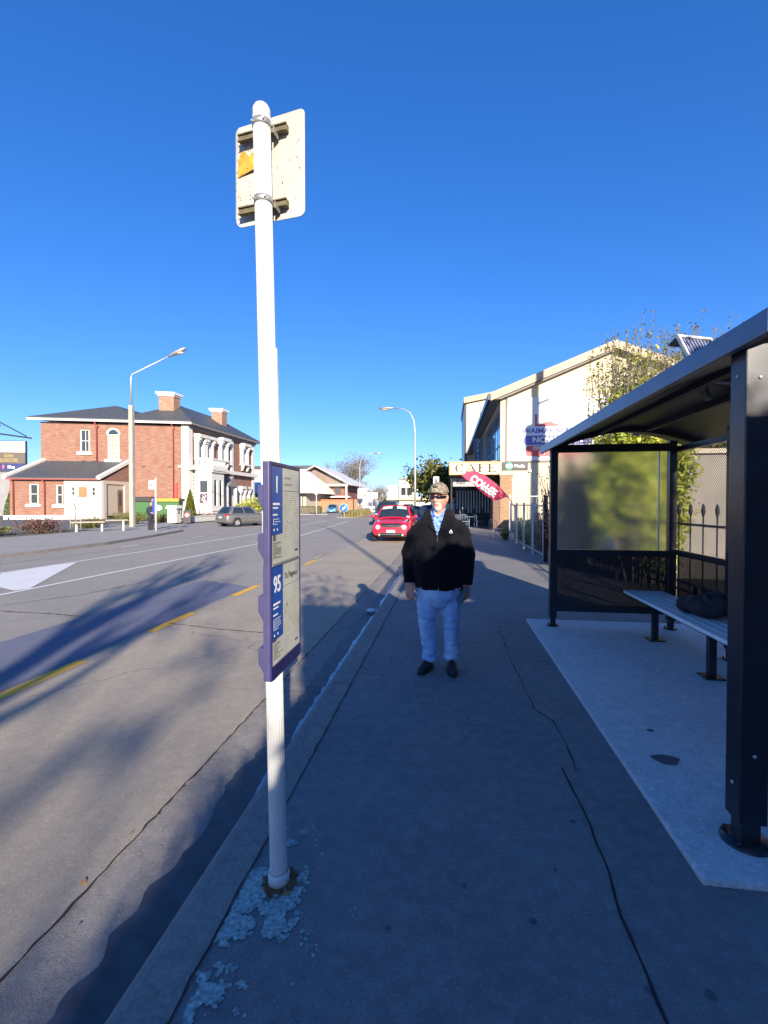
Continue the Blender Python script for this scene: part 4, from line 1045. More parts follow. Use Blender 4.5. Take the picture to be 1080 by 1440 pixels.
def make_car(name, label, cat, loc, rz, L, W, H, paint, group, belt=.93, hood=.86, gc=.18, cab=(-.44, .20, -.36, .06), nose=.62, tail=.80, wheel_r=.31, wb=.62, detail=2, face='plain', rail=False):
    """forward is local +Y. cab: windscreen/rear base and roof positions as fractions of the length"""
    T = thing(name, label, cat, loc, rz, group)
    h = L / 2; hw = W / 2
    st = [(-1.0, .80, gc + .16, tail * .86), (-.97, .88, gc + .06, tail), (-.86, .97, gc, belt), (-.60, 1.0, gc, belt + .01), (-.1, 1.0, gc - .01, belt), (.30, 1.0, gc, belt - .01), (.52, .99, gc, hood + .02), (.80, .96, gc, hood - .07), (.93, .92, gc + .03, nose + .06), (1.0, .80, gc + .12, nose - .06)]
    V = []; k = 14
    for yf, wf, zb, zt in st:
        w = hw * wf; d = zt - zb
        half = [(.78 * w, zb), (.965 * w, zb + .10), (w, zb + .40 * d), (.985 * w, zb + .72 * d), (.90 * w, zt - .02), (.55 * w, zt + .012)]
        ring = [(0, zb)] + half + [(0, zt + .022)] + [(-x, z) for x, z in half[::-1]]
        V += [(x, yf * h, z) for x, z in ring]
    mb = MB(); mb.add(V, [(i * k + q, i * k + (q + 1) % k, (i + 1) * k + (q + 1) % k, (i + 1) * k + q) for i in range(len(st) - 1) for q in range(k)])
    n = len(st) - 1
    for e in (0, n * k):
        ids = [e + q for q in range(k)]
        for a in range(k // 2): 
            f = [ids[a], ids[a + 1], ids[(k - a - 1) % k], ids[(k - a) % k]]
            f = list(dict.fromkeys(f))
            if len(f) > 2: mb.f.append(f); mb.mi.append(0); mb.sm.append(True)
    me = modmesh(mb, [('SUBSURF', dict(levels=2, render_levels=2))])
    yw = (wb * h * 1.0 + .02 * L, -wb * h + .0 * L)
    cut = MB()
    for y in yw:
        for s in (-1, 1): cut.cyl((s * (hw - .24), y, wheel_r), (s * (hw + .2), y, wheel_r), wheel_r + .045, 28)
    cme = cut.mesh('c'); co = bpy.data.objects.new('c', cme); COL.objects.link(co)
    me = modmesh(me, [('BOOLEAN', dict(operation='DIFFERENCE', object=co, solver='EXACT'))])
    bpy.data.objects.remove(co)
    me.polygons.foreach_set('use_smooth', [True] * len(me.polygons)); me.materials.clear(); me.name = 'body'
    try: me.set_sharp_from_angle(angle=math.radians(40))
    except Exception: pass
    bvh = BVHTree.FromPolygons([v.co.copy() for v in me.vertices], [tuple(p.vertices) for p in me.polygons])
    body = finish(me, 'body', paint, T, clean=False)
    # greenhouse as ruled patches
    yr, yf, rr, rf = (c * L for c in cab)
    zb, zr = belt - .03, H - .035; wb_, wr = hw * .93, hw * .68
    bC = {('r', -1): Vector((-wb_ * .93, yr, zb)), ('r', 1): Vector((wb_ * .93, yr, zb)), ('f', -1): Vector((-wb_, yf, zb - .03)), ('f', 1): Vector((wb_, yf, zb - .03))}
    tC = {('r', -1): Vector((-wr * .95, rr, zr - .02)), ('r', 1): Vector((wr * .95, rr, zr - .02)), ('f', -1): Vector((-wr, rf, zr)), ('f', 1): Vector((wr, rf, zr))}
    def patch(a0, a1, b0, b1, bow, off=0, u0=0, u1=1, v0=0, v1=1, nu=10, nv=6):
        P = []; out = (a0 + a1 + b0 + b1) / 4 - Vector((0, (yr + yf) / 2, (zb + zr) / 2)); 
        for j in range(nv + 1):
            v = v0 + (v1 - v0) * j / nv
            for i in range(nu + 1):
                u = u0 + (u1 - u0) * i / nu
                p = a0.lerp(a1, u).lerp(b0.lerp(b1, u), v); nn = (a1 - a0).cross(b0 - a0).normalized()
                if nn.dot(out) < 0: nn = -nn
                P.append(p + nn * (bow * (1 - (2 * u - 1) ** 2) * (1 - .4 * v) + .025 * math.sin(PI * v) + off))
        return P, [(j * (nu + 1) + i, j * (nu + 1) + i + 1, (j + 1) * (nu + 1) + i + 1, (j + 1) * (nu + 1) + i) for j in range(nv) for i in range(nu)]
    sides = {'windscreen': (bC['f', -1], bC['f', 1], tC['f', -1], tC['f', 1], .13), 'rear_window': (bC['r', -1], bC['r', 1], tC['r', -1], tC['r', 1], .08)}
    for s in (-1, 1): sides['side%d' % s] = (bC['r', s], bC['f', s], tC['r', s], tC['f', s], .03)
    mb = MB()
    for v in sides.values(): mb.add(*patch(*v), True)
    P = []; nu = 10
    for j in range(nu + 1):
        for i in range(nu + 1):
            u, v = i / nu, j / nu
            p = tC['r', -1].lerp(tC['r', 1], u).lerp(tC['f', -1].lerp(tC['f', 1], u), v)
            bow_f = .13 * .6 * (1 - (2 * u - 1) ** 2) * v ** 3 - .08 * .6 * (1 - (2 * u - 1) ** 2) * (1 - v) ** 3
            P.append(p + Vector((0, bow_f * .8, .035 * (1 - (2 * u - 1) ** 2 * .8) * min(1, 4 * v * (1 - v) + .35))))
    mb.add(P, [(j * (nu + 1) + i, j * (nu + 1) + i + 1, (j + 1) * (nu + 1) + i + 1, (j + 1) * (nu + 1) + i) for j in range(nu) for i in range(nu)], True)
    mb.build('cabin', paint, T)
    for nme in ('windscreen', 'rear_window'):
        mb = MB(); mb.add(*patch(*sides[nme], off=.006, u0=.055, u1=.945, v0=.06, v1=.93), True); o = mb.build(nme, M['carglass'], T)
        if nme == 'windscreen' and face == 'juke':
            for u0, u1 in ((.10, .42), (.58, .92)):
                mb = MB(); mb.add(*patch(*sides[nme], off=.010, u0=u0, u1=u1, v0=.68, v1=.90, nu=4, nv=2), True); mb.build('sun_visor', pm('pale_visor', (.45, .58, .45), .4, .1, 8), o)
            mb = MB(); mb.add(*patch(*sides[nme], off=.010, u0=.06, u1=.14, v0=.10, v1=.2, nu=2, nv=2), True); mb.build('windscreen_label', M['plate'], o)
    for s in (-1, 1):
        for u0, u1 in ((.10, .47), (.51, .86)):
            mb = MB(); mb.add(*patch(*sides['side%d' % s], off=.006, u0=u0, u1=u1, v0=.08, v1=.88), True); mb.build('side_window', M['carglass'], T)
    # wheels
    for y in yw:
        for s in (-1, 1):
            mb = MB(); r = wheel_r; x = s * (hw - .115)
            mb.lathe([(r * .62, -.095), (r * .93, -.10), (r, -.075), (r, .075), (r * .93, .10), (r * .62, .095), (r * .60, .04), (r * .60, -.05), (r * .62, -.095)], (x, y, r), 26, 'x'); w = mb.build('wheel', M['rubber'], T)
            mb = MB(); xo = x + s * .075; mb.lathe([(0, 0), (r * .63, 0)], (xo - s * .05, y, r), 24, 'x'); mb.lathe([(r * .64, -.02), (r * .57, .014 * s), (r * .55, -.02)], (xo, y, r), 24, 'x')
            for a in range(7):
                t = 2 * PI * a / 7; c, sn = math.cos(t), math.sin(t)
                mb.obox((xo, y + c * r * .32, r + sn * r * .32), (.010, 0, 0), (0, c * r * .26, sn * r * .26), (0, -sn * r * .07, c * r * .07))
            mb.lathe([(r * .15, -.02), (r * .13, .016 * s), (0, .02 * s)], (xo, y, r), 12, 'x'); mb.build('rim', M['rim'], w)
    def proj(pts, dr, off=.006, dense=6):
        """lay a polygon (a, z) against the body from direction dr; returns fan mesh"""
        out = []
        for (a0, z0), (a1, z1) in zip(pts, pts[1:] + pts[:1]):
            for i in range(dense): out.append((a0 + (a1 - a0) * i / dense, z0 + (z1 - z0) * i / dense))
        cx, cz = sum(p[0] for p in out) / len(out), sum(p[1] for p in out) / len(out)
        rings = [[(cx + (a - cx) * f, cz + (z - cz) * f) for a, z in out] for f in (1, .75, .5, .25)]
        V = []; D = Vector(dr)
        for rg in rings + [[(cx, cz)]]:
            for a, z in rg:
                o = Vector((a, 0, z)) if abs(D.y) > .5 else Vector((0, a, z))
                hit = bvh.ray_cast(o + D * 4, -D)
                V.append((hit[0] if hit[0] else o + D * h * .97) + D * off)
        m = len(out); F = [(r * m + i, r * m + (i + 1) % m, (r + 1) * m + (i + 1) % m, (r + 1) * m + i) for r in range(3) for i in range(m)] + [(3 * m + i, 3 * m + (i + 1) % m, 4 * m) for i in range(m)]
        mbx = MB(); mbx.add(V, F, True); return mbx
    def circ(cx, cz, r, rz_=None, n=12): return [(cx + r * math.cos(2 * PI * i / n), cz + (rz_ or r) * math.sin(2 * PI * i / n)) for i in range(n)]
    F_, B_ = (0, 1, 0), (0, -1, 0)
    if detail:
        if face == 'juke':
            for s in (-1, 1):
                proj(circ(s * .56, .66, .098), F_, .016, 2).build('headlight', M['lamp'], T)
                proj([(s * .52, .86), (s * .60, .95), (s * .78, 1.0), (s * .76, .93)], F_, .014, 3).build('side_light', M['lamp'], T)
                proj(circ(s * .50, .325, .05), F_, .02, 2).build('fog_light', M['lamp'], T)
            proj([(-.34, .645), (.34, .645), (.47, .75), (.42, .82), (-.42, .82), (-.47, .75)], F_, .008).build('grille', M['trim'], T)
            proj([(-.58, .28), (.58, .28), (.62, .38), (.46, .43), (-.46, .43), (-.62, .38)], F_, .010).build('lower_grille', M['trim'], T)
            proj([(-.66, .24), (.66, .24), (.68, .30), (-.68, .30)], F_, .006).build('bumper_skirt', M['trim'], T)
            mb = MB()
            for sg in (-1, 1):
                mb.add(*(lambda q: (q.v, q.f))(proj([(sg * .10, .67), (sg * .13, .68), (sg * .30, .775), (sg * .26, .775)], F_, .022, 3)))
            mb.build('grille_bar', M['chrome'], T)
            proj([(-.40, .335), (.40, .335), (.40, .36), (-.40, .36)], F_, .022).build('bumper_bar', M['chrome'], T)
            c = bvh.ray_cast(Vector((0, 4, .725)), Vector((0, -1, 0)))[0]
            mb = MB(); mb.lathe([(.062, -.006), (.074, 0), (.062, .008)], c + Vector((0, .022, 0)), 20, 'y'); mb.obox(c + Vector((0, .026, 0)), (.085, 0, 0), (0, .004, 0), (0, 0, .012)); mb.build('emblem', M['chrome'], T)
        else:
            for s in (-1, 1):
                proj([(s * hw * .50, nose - .03), (s * hw * .86, nose + .0), (s * hw * .90, nose + .075), (s * hw * .52, nose + .06)], F_, .01, 3).build('headlight', M['lamp'], T)
            proj([(-hw * .42, nose - .04), (hw * .42, nose - .04), (hw * .44, nose + .05), (-hw * .44, nose + .05)], F_, .008).build('grille', M['trim'], T)
            proj([(-hw * .66, gc + .05), (hw * .66, gc + .05), (hw * .70, gc + .17), (-hw * .70, gc + .17)], F_, .008).build('lower_grille', M['trim'], T)
        for s in (-1, 1):
            proj([(s * hw * .55, tail - .16), (s * hw * .86, tail - .15), (s * hw * .88, tail - .02), (s * hw * .58, tail - .02)], B_, .012, 3).build('tail_light', M['tail'], T)
        proj([(-hw * .75, gc + .02), (hw * .75, gc + .02), (hw * .8, gc + .14), (-hw * .8, gc + .14)], B_, .008).build('rear_skirt', M['trim'], T)
        for nm, D, z in (('number_plate', F_, .485 if face == 'juke' else gc + .26), ('number_plate', B_, tail - .24)):
            proj([(-.18, z - .055), (.18, z - .055), (.18, z + .055), (-.18, z + .055)], D, .024, 3).build(nm, M['plate'], T)
        for s in (-1, 1):
            D = (s, 0, 0)
            mb = MB()
            for y in (yf * .55 + yr * .45 - .02, yf - .02, yr + .38):
                q = proj([(y, gc + .10), (y + .012, gc + .10), (y + .012, belt - .05), (y, belt - .05)], D, .0015, 8); mb.add(q.v, q.f)
            q = proj([(yr + .4, gc + .16), (yf, gc + .16), (yf, gc + .185), (yr + .4, gc + .185)], D, .0015, 8); mb.add(q.v, q.f)
            mb.build('door_seam', M['black'], body)
            for y in (yf * .62 + yr * .38 - .14, yr + .62):
                q = proj([(y, belt - .17), (y + .16, belt - .17), (y + .16, belt - .135), (y, belt - .135)], D, .018, 3); q.build('door_handle', paint, T)
            mb = MB(); mb.ellip((s * (hw + .06), yf - .14, belt + .09), .10, .055, .075, 14, 10); mb.beam((s * (hw - .08), yf - .12, belt + .02), (s * (hw + .03), yf - .13, belt + .07), .05, .03); w = mb.build('mirror', paint, T)
            mb = MB(); mb.ellip((s * (hw + .06), yf - .185, belt + .09), .08, .016, .058, 12, 8); mb.build('mirror_glass', M['carglass'], w)
    if rail:
        for s in (-1, 1):
            mb = MB(); mb.tube([(s * wr * .9, rr + .05, H), (s * wr * .92, rr + .15, H + .05), (s * wr * .92, rf - .15, H + .05), (s * wr * .9, rf - .02, H)], .016, 6); mb.build('roof_rail', M['trim'], T)
    return T

zr_ = -.095
red = carpaint('crimson_paint', (.56, .012, .045))
make_car('parked_car', 'bright red compact crossover facing the camera, parked behind the standing man', 'car', (-2.40, 21.5, zr_), PI, 4.13, 1.80, 1.57, red, 'cars parked along the kerb', belt=1.0, hood=.98, gc=.20, cab=(-.47, .24, -.40, .08), nose=.78, tail=.95, wheel_r=.335, wb=.62, face='juke')
make_car('parked_car', 'dark navy blue car parked directly behind the bright red crossover', 'car', (-2.05, 28.6, zr_), PI, 4.3, 1.76, 1.50, carpaint('navy_paint', (.012, .022, .09)), 'cars parked along the kerb', belt=.95, hood=.9, nose=.7, tail=.9)
make_car('suv', 'dark grey tall SUV with roof rails seen over the red car roof', 'suv', (-4.75, 36.5, -.1), PI, 4.7, 1.86, 1.82, carpaint('dark_grey_paint', (.045, .05, .06), .4), None, belt=1.12, hood=1.08, gc=.24, cab=(-.47, .18, -.44, .06), nose=.85, tail=1.05, wheel_r=.36, rail=True)
grey = carpaint('grey_paint', (.22, .215, .205), .5)
gcar = make_car('parked_car', 'grey hatchback parked in the bay before the brick building', 'car', (-14.95, 32.75, -.1), math.atan2(-1.31, 2.2), 4.2, 1.79, 1.48, grey, 'cars at the brick building', belt=.95, hood=.90, cab=(-.455, .16, -.37, .02), nose=.70, tail=.92, wheel_r=.315, wb=.615)
make_car('parked_car', 'small sky blue hatchback in the side street by the brick fence', 'car', (-19.1, 75.5, -.1), PI + .1, 3.7, 1.68, 1.52, carpaint('sky_blue_paint', (.06, .27, .46), .2), None, belt=.95, hood=.92, cab=(-.46, .2, -.42, .06), nose=.74, tail=.95, wheel_r=.29)
for i, (x, y, c, lab) in enumerate(((-2.3, 52, (.30, .31, .32), 'silver car with clear windscreen, nearest in the far row beyond the lamp post'), (-2.2, 59, (.02, .03, .035), 'black hatchback second in the far row beyond the lamp post'), (-2.2, 66, (.33, .02, .02), 'dark red hatchback third in the far row beyond the lamp post'), (-8.2, 92, (.5, .5, .5), 'white car driving far down the street past the grass island'), (-9.5, 118, (.06, .07, .08), 'charcoal car driving farthest down the street towards the long white building'))):
    make_car('distant_car', lab, 'car', (x, y, -.1), PI, 4.3, 1.76, 1.5, carpaint('distant_paint_%d' % i, c), None, nose=.7, tail=.9, belt=.95, hood=.9, detail=1)
make_car('parked_car', 'black car nosing in at the left edge of the brick building car park', 'car', (-27.6, 21.9, .006), -PI / 2 + .25, 4.4, 1.78, 1.46, carpaint('black_paint', (.012, .012, .016)), None, nose=.7, tail=.9, belt=.95, hood=.9)
# ---------------------------------------------------------------- the brick building across the road
BO = Vector((-28.655, 48.025, 0)); BU = Vector((-.9529, -.3034, 0)); BV = Vector((.0357, .99936, 0))
def BT(p): return BO + BU * p[0] + BV * p[1] + Vector((0, 0, p[2]))
house = thing('brick_building', 'two storey red brick building with grey hipped roofs, white columns and two chimneys', 'building', BO); ORG[house.name] = tuple(BO)
def bmb(): return MB(BT)
WU, WV = 14.7, 16.25
EU0, EU1, EV = 6.0, 14.25, -4.0
def wall_with_holes(mb, axis, s0, s1, z0, z1, const, thick, holes):
    """wall along u ('u') or v ('v'); holes are (s0,s1,z0,z1); solid boxes around the openings"""
    ss = sorted({s0, s1, *[h[0] for h in holes], *[h[1] for h in holes]})
    for a, b in zip(ss[:-1], ss[1:]):
        mid = (a + b) / 2; hs = sorted([(h[2], h[3]) for h in holes if h[0] < mid < h[1]]); z = z0
        for p, q in hs + [(z1, z1)]:
            if p - z > .01:
                if axis == 'u': mb.box(a, const, z, b, const + thick, p)
                else: mb.box(const, a, z, const + thick, b, p)
            z = max(z, q)
def merge_faces(): pass
# walls
mb = bmb(); wall_with_holes(mb, 'u', 0, WU, 0, 10.2, 0, .35, [(9.95, 10.9, 7.1, 9.5), (7.04, 8.19, 6.36, 9.05)])
w1 = mb.build('gable_wall', M['brick'], house)
mb = bmb(); wall_with_holes(mb, 'v', .351, WV, 0, 10.2, 0, .35, [(1.5, 2.6, 1.0, 4.6), (1.6, 2.6, 6.6, 9.3), (3.4, 4.4, 6.6, 9.3), (6.7, 7.9, 7.1, 9.6), (12.4, 13.6, 7.1, 9.6), (6.7, 8.2, .1, 3.6), (11.9, 12.8, 1.1, 3.7), (13.2, 14.1, 1.1, 3.7)])
mb.build('street_wall', M['brick'], house)
mb = bmb(); mb.box(WU - .35, .351, 0, WU, 11, 10.2); mb.box(.351, WV - .35, 0, WU, WV, 10.2); mb.build('back_wall', M['brick'], house)
# roofs
def hip(mb, u0, u1, v0, v1, z0, z1, vr0, vr1):
    uc = (u0 + u1) / 2
    P = [(u0, v0, z0), (u1, v0, z0), (u1, v1, z0), (u0, v1, z0), (uc, vr0, z1), (uc, vr1, z1)]
    mb.add(P, [(0, 1, 4), (1, 2, 5, 4), (2, 3, 5), (3, 0, 4, 5)])
    b = .10
    Q = [(u0, v0, z0 - b), (u1, v0, z0 - b), (u1, v1, z0 - b), (u0, v1, z0 - b)]
    mb.add(Q + P[:4], [(0, 1, 2, 3), (0, 4, 5, 1), (1, 5, 6, 2), (2, 6, 7, 3), (3, 7, 4, 0)])
mb = bmb(); hip(mb, -.75, 7.0, -.7, 16.95, 10.62, 13.15, 3.6, 12.6); roof = mb.build('roof', M['slate'], house)
mb = bmb(); hip(mb, 4.4, 15.45, -.698, 11.5, 10.615, 12.85, 3.8, 8); mb.build('roof', M['slate'], house)
mb = bmb(); mb.box(-.74, -.72, 10.30, 15.44, -.60, 10.51); mb.box(-.62, -.598, 10.38, 15.3, -.0, 10.46); mb.build('gutter', M['white'], house)
mb = bmb(); mb.box(-.76, -.55, 10.30, -.64, 16.9, 10.51); mb.box(-.638, .001, 10.30, -.002, 16.9, 10.38)
mb.box(-.3, .3, 9.98, -.002, 16.3, 10.298); mb.build('eave_cornice', M['soffit'], house)
for (u0, u1, v0, v1, z1) in ((2.55, 4.15, 1.9, 3.1, 13.95), (1.1, 2.4, 9.6, 10.9, 13.7)):
    mb = bmb(); mb.box(u0, v0, 10.8, u1, v1, z1); ch = mb.build('chimney', M['brick_ch'], roof)
    mb = bmb(); mb.box(u0 - .22, v0 - .22, z1, u1 + .22, v1 + .22, z1 + .28); mb.box(u0 - .1, v0 - .1, z1 - .18, u1 + .1, v1 + .1, z1 - .002); mb.build('chimney_cap', M['white'], ch)
# gable windows
def sash(u0, u1, z0, z1, v, parent, n=2, sill=True, arch=False, curtain=True, cols=2, deep=.12):
    mb = bmb(); mb.box(u0, v + deep + .02, z0, u1, v + deep + .05, z1 + (.0)); p = mb.build('window', M['glass'], parent)
    mb = bmb(); t = .09
    mb.box(u0, v + .02, z0, u0 + t, v + deep, z1); mb.box(u1 - t, v + .02, z0, u1, v + deep, z1); mb.box(u0 + t, v + .02, z0, u1 - t, v + deep, z0 + t); mb.box(u0 + t, v + .02, z1 - t, u1 - t, v + deep, z1)
    for i in range(1, n): z = z0 + (z1 - z0) * i / n; mb.box(u0 + t, v + .05, z - .03, u1 - t, v + deep, z + .03)
    for i in range(1, cols): u = u0 + (u1 - u0) * i / cols; mb.box(u - .02, v + .06, z0 + t, u + .02, v + deep + .001, z1 - t)
    mb.build('window_frame', M['white'], p)
    if sill: mb = bmb(); mb.box(u0 - .25, v - .18, z0 - .30, u1 + .25, v + .12, z0 - .002); mb.build('window_sill', M['white'], p)
    if curtain: mb = bmb(); mb.box(u0 + t, v + deep + .012, z0 + .1, u0 + (u1 - u0) * (.95 if arch else .28), v + deep + .018, z1 - .1); mb.build('curtain', M['curtain'], p)
    return p
sash(9.95, 10.9, 7.1, 9.5, 0, house)
p = sash(7.04, 8.19, 6.36, 9.05, 0, house, n=6, cols=4, arch=True)
mb = bmb(); uc, r = 7.615, .575
for i in range(16):
    a0, a1 = PI * i / 16, PI * (i + 1) / 16
    mb.slab([(uc + (r + .12) * math.cos(a), -.03, 9.05 + (r + .12) * math.sin(a)) for a in (a0, a1)] + [(uc + (r - .07) * math.cos(a), -.03, 9.05 + (r - .07) * math.sin(a)) for a in (a1, a0)], tuple(Vector((0, .1, 0))))
for a in (PI / 4, PI / 2, 3 * PI / 4): mb.beam((uc, .01, 9.05), (uc + r * math.cos(a), .01, 9.05 + r * math.sin(a)), .04, .04)
mb.build('arch_frame', M['white'], p)
mb = bmb(); mb.slab([(uc + (r - .02) * math.cos(PI * i / 16), .0, 9.05 + (r - .02) * math.sin(PI * i / 16)) for i in range(17)], (0, -.012, 0)); mb.build('arch_pane', M['glass'], p)
for u0, u1, z1 in ((9.95, 10.9, 9.5),):
    mb = bmb(); mb.slab([(u0 - .12, -.012, z1), (u0 + .2, -.012, z1 + .2), (u1 - .2, -.012, z1 + .2), (u1 + .12, -.012, z1), (u1, -.012, z1 - .02), (u0, -.012, z1 - .02)], (0, .05, 0)); mb.build('window_arch', M['brick_br'], house)
for u, z0 in ((9.2, 5.9), (1.45, .9)):
    mb = bmb(); mb.tube([(u, -.12, z0), (u, -.12, 9.9), (u, -.5, 10.32)], .065, 8); mb.box(u - .13, -.2, 9.75, u + .13, -.03, 10.0); mb.build('downpipe', M['redpipe'], house)
mb = bmb(); mb.box(1.1, -.16, 1.2, 1.34, -.004, 3.9); mb.build('red_pipe_cover', M['red'], house)
for u, z in ((4.6, 5.6), (1.9, 5.6), (10.6, 6.12), (9.6, 6.1)): mb = bmb(); mb.box(u - .18, -.02, z - .05, u + .18, .05, z + .07); mb.build('vent', M['black'], house)
# lean-to wing
mb = bmb(); wall_with_holes(mb, 'u', 9.43, EU1, 0, 3.9, EV, .3, [(11.73, 12.52, 1.52, 3.49), (9.55, 10.15, 1.45, 3.4)]); mb.box(EU1 - .3, EV + .301, 0, EU1, -.002, 3.9)
mb.slab([(EU1 - .3, EV + .301, 3.902), (EU1 - .3, -.002, 3.902), (EU1 - .3, -.002, 5.85)], (.3, 0, 0))
wing = mb.build('wing_wall', M['brick'], house)
mb = bmb(); wall_with_holes(mb, 'u', EU0 + .0, 9.428, 0, 3.9, EV - .02, .3, [(8.42, 8.83, 2.35, 3.27), (6.53, 6.98, 2.3, 3.24)]); mb.build('white_wall', M['white'], wing)
mb = bmb(); mb.box(7.34, EV - .035, 2.21, 8.09, EV - .021, 3.23); mb.build('plywood_board', M['ply'], wing)
mb = bmb(); mb.slab([(EU0 + .3, EV + .28, 3.904), (EU0 + .3, -.002, 3.904), (EU0 + .3, -.002, 5.85)], (-.3, 0, 0)); mb.build('wing_gable', M['brick'], house)
mb = bmb(); mb.box(EU0, EV + .281, 0, EU0 + .3, -3.36, 3.9); mb.box(EU0, -.79, 0, EU0 + .3, -.002, 3.9); mb.box(EU0, -3.36, 3.56, EU0 + .3, -.79, 3.9); mb.build('side_wall', M['beige'], house)
mb = bmb(); mb.box(EU0 + .12, -3.36, .3, EU0 + .18, -.79, 3.56); gd = mb.build('garage_door', pm('door_beige', (.43, .37, .30), .6, .08, 3), house)
mb = bmb(); mb.box(EU0 + .10, -1.7, .58, EU0 + .119, -.98, 3.0); mb.build('door', M['brick_br'], gd); mb = bmb(); mb.box(EU0 + .09, -1.5, 1.3, EU0 + .099, -1.2, 2.7); mb.build('door_pane', M['glass'], gd)
mb = bmb(); mb.slab([(EU0 + .1, EV - .35, 3.98), (EU1 - .0, EV - .35, 3.98), (EU1 - .0, -.002, 6.0), (EU0 + .1, -.002, 6.0)], (0, .02, .12)); mb.build('wing_roof', M['slate'], house)
for u0 in (EU0 - .15, EU1 - .02):
    mb = bmb(); mb.slab([(u0, EV - .45, 3.95), (u0, -.004, 6.02), (u0, -.004, 6.36), (u0, EV - .45, 4.28)], (.34, 0, 0)); mb.build('verge_coping', M['white'], house)
mb = bmb(); mb.box(EU0, EV - .46, 3.90, EU1, EV - .352, 4.02); mb.build('wing_gutter', M['redpipe'], house)
sash(11.73, 12.52, 1.52, 3.49, EV, wing, cols=1); sash(9.55, 10.15, 1.45, 3.4, EV, wing, cols=1, curtain=False)
sash(8.42, 8.83, 2.35, 3.27, EV - .02, wing, sill=False, cols=1); sash(6.53, 6.98, 2.3, 3.24, EV - .02, wing, sill=False, cols=1)
for u in (13.85, 11.1): mb = bmb(); mb.tube([(u, EV - .1, .2), (u, EV - .1, 3.6), (u, EV - .4, 3.9)], .06, 8); mb.build('downpipe', M['redpipe'], house)
mb = bmb(); mb.box(6.5, EV - .5, 0, 14.4, EV - .03, .42); mb.build('plinth', M['white'], house)
# white dressings on the street side
mb = bmb(); mb.box(-.06, -.10, 0, .62, -.002, 10.28); mb.box(-.10, -.098, 0, -.002, .75, 10.28); mb.build('corner_pilaster', M['white'], house)
mb = bmb()
for z in [.6 + .45 * i for i in range(10)]: mb.box(-.13, .752, z, -.002, 1.0, z + .38)
mb.build('quoin', M['beige'], house)
for v in (9.45, 15.6): mb = bmb(); mb.box(-.12, v, 0, -.002, v + .62, 9.97); mb.build('pilaster', M['white'], house)
mb = bmb(); mb.box(-.45, -.25, 5.55, .9, -.102, 5.78); mb.box(-.55, -.249, 5.35, -.132, 16.5, 5.80); mb.build('string_course', M['white'], house)
def surround(v0, v1, z0, z1, out, parent, cols=2, glass=True, sillb=True):
    mb = bmb(); mb.box(.16, v0, z0, .2, v1, z1); p = mb.build('window', M['glass'], parent)
    mb = bmb(); mb.box(-.02, v0 - .0, z0, .15, v0 + .12, z1); mb.box(-.02, v1 - .12, z0, .15, v1, z1); mb.box(.05, v0, (z0 + z1) / 2 - .04, .15, v1, (z0 + z1) / 2 + .04); mb.build('window_frame', M['white'], p)
    for v in (v0 - .32, v1 + .02):
        mb = bmb(); mb.box(-out * .62, v, z0 - .1, -.002, v + .3, z1 - .5); mb.box(-out, v - .05, z1 - .5, -.002, v + .35, z1 - .15); mb.box(-out * .8, v - .02, z1 - .75, -.002, v + .32, z1 - .502); mb.build('window_column', M['white'], p)
    mb = bmb(); mb.box(-out * 1.12, v0 - .45, z1 - .15, -.002, v1 + .45, z1 + .22); mb.build('lintel', M['white'], p)
    if sillb:
        mb = bmb(); mb.box(-out * 1.05, v0 - .42, z0 - .30, -.002, v1 + .42, z0 - .102); p2 = mb.build('window_sill', M['white'], p)
        for v in (v0 - .30, v1 + .0): mb = bmb(); mb.slab([(-out * .9, v, z0 - .302), (-.14, v, z0 - .302), (-.14, v, z0 - 1.05), (-.3, v, z0 - 1.0)], (0, .3, 0)); mb.build('bracket', M['white'], p)
surround(1.6, 2.6, 6.6, 9.3, .62, house, sillb=False); surround(3.4, 4.4, 6.6, 9.3, .62, house, sillb=False)
surround(6.7, 7.9, 7.1, 9.6, .62, house); surround(12.4, 13.6, 7.1, 9.6, .62, house)
surround(11.9, 12.8, 1.1, 3.7, .5, house); surround(13.2, 14.1, 1.1, 3.7, .5, house)
# bay window with balcony above
bay = thing('bay', None, None, (0, 0, 0)); bpy.data.objects.remove(bay)
bv0, bv1, bo_ = .95, 3.7, 2.0
mb = bmb(); mb.box(-bo_, bv0, 0, -.14, bv0 + .22, 5.34) if False else None
wall_with_holes(mb, 'u', -bo_, -.14, .0, 5.34, bv0, .22, [(-1.55, -.72, 1.55, 4.15)]); wall_with_holes(mb, 'v', bv0 + .222, bv1, 0, 5.34, -bo_, .22, [(bv0 + .55, bv0 + 1.25, 1.3, 4.3), (bv1 - 1.0, bv1 - .35, 1.3, 4.3)]); mb.box(-bo_ + .222, bv1 - .22, 0, -.14, bv1, 5.34)
bay = mb.build('bay_window', M['white'], house)
mb = bmb(); mb.box(-1.55, bv0 + .12, 1.55, -.72, bv0 + .15, 4.15); gp = mb.build('window', M['glass'], bay)
mb = bmb(); mb.box(-1.55, bv0 + .06, 2.72, -.72, bv0 + .119, 2.82); mb.build('window_bar', M['white'], gp) if False else mb.build('window_bar', M['white'], bay)
mb = bmb(); mb.box(-1.50, bv0 + .10, 1.58, -.78, bv0 + .118, 2.68); dp = mb.build('window_poster', pm('plum_poster', (.07, .03, .06), .5, .2, 5), bay)
mb = bmb()
for (u, z, r) in ((-1.15, 2.45, .17), (-1.05, 2.05, .15), (-1.22, 1.75, .12)):
    for k in range(8): a = k * PI / 4; mb.cyl((u + r * math.cos(a), bv0 + .085, z + r * math.sin(a)), (u + r * math.cos(a), bv0 + .099, z + r * math.sin(a)), .045, 8)
mb.build('poster_pattern', M['lettwhite'], bay, clean=False)
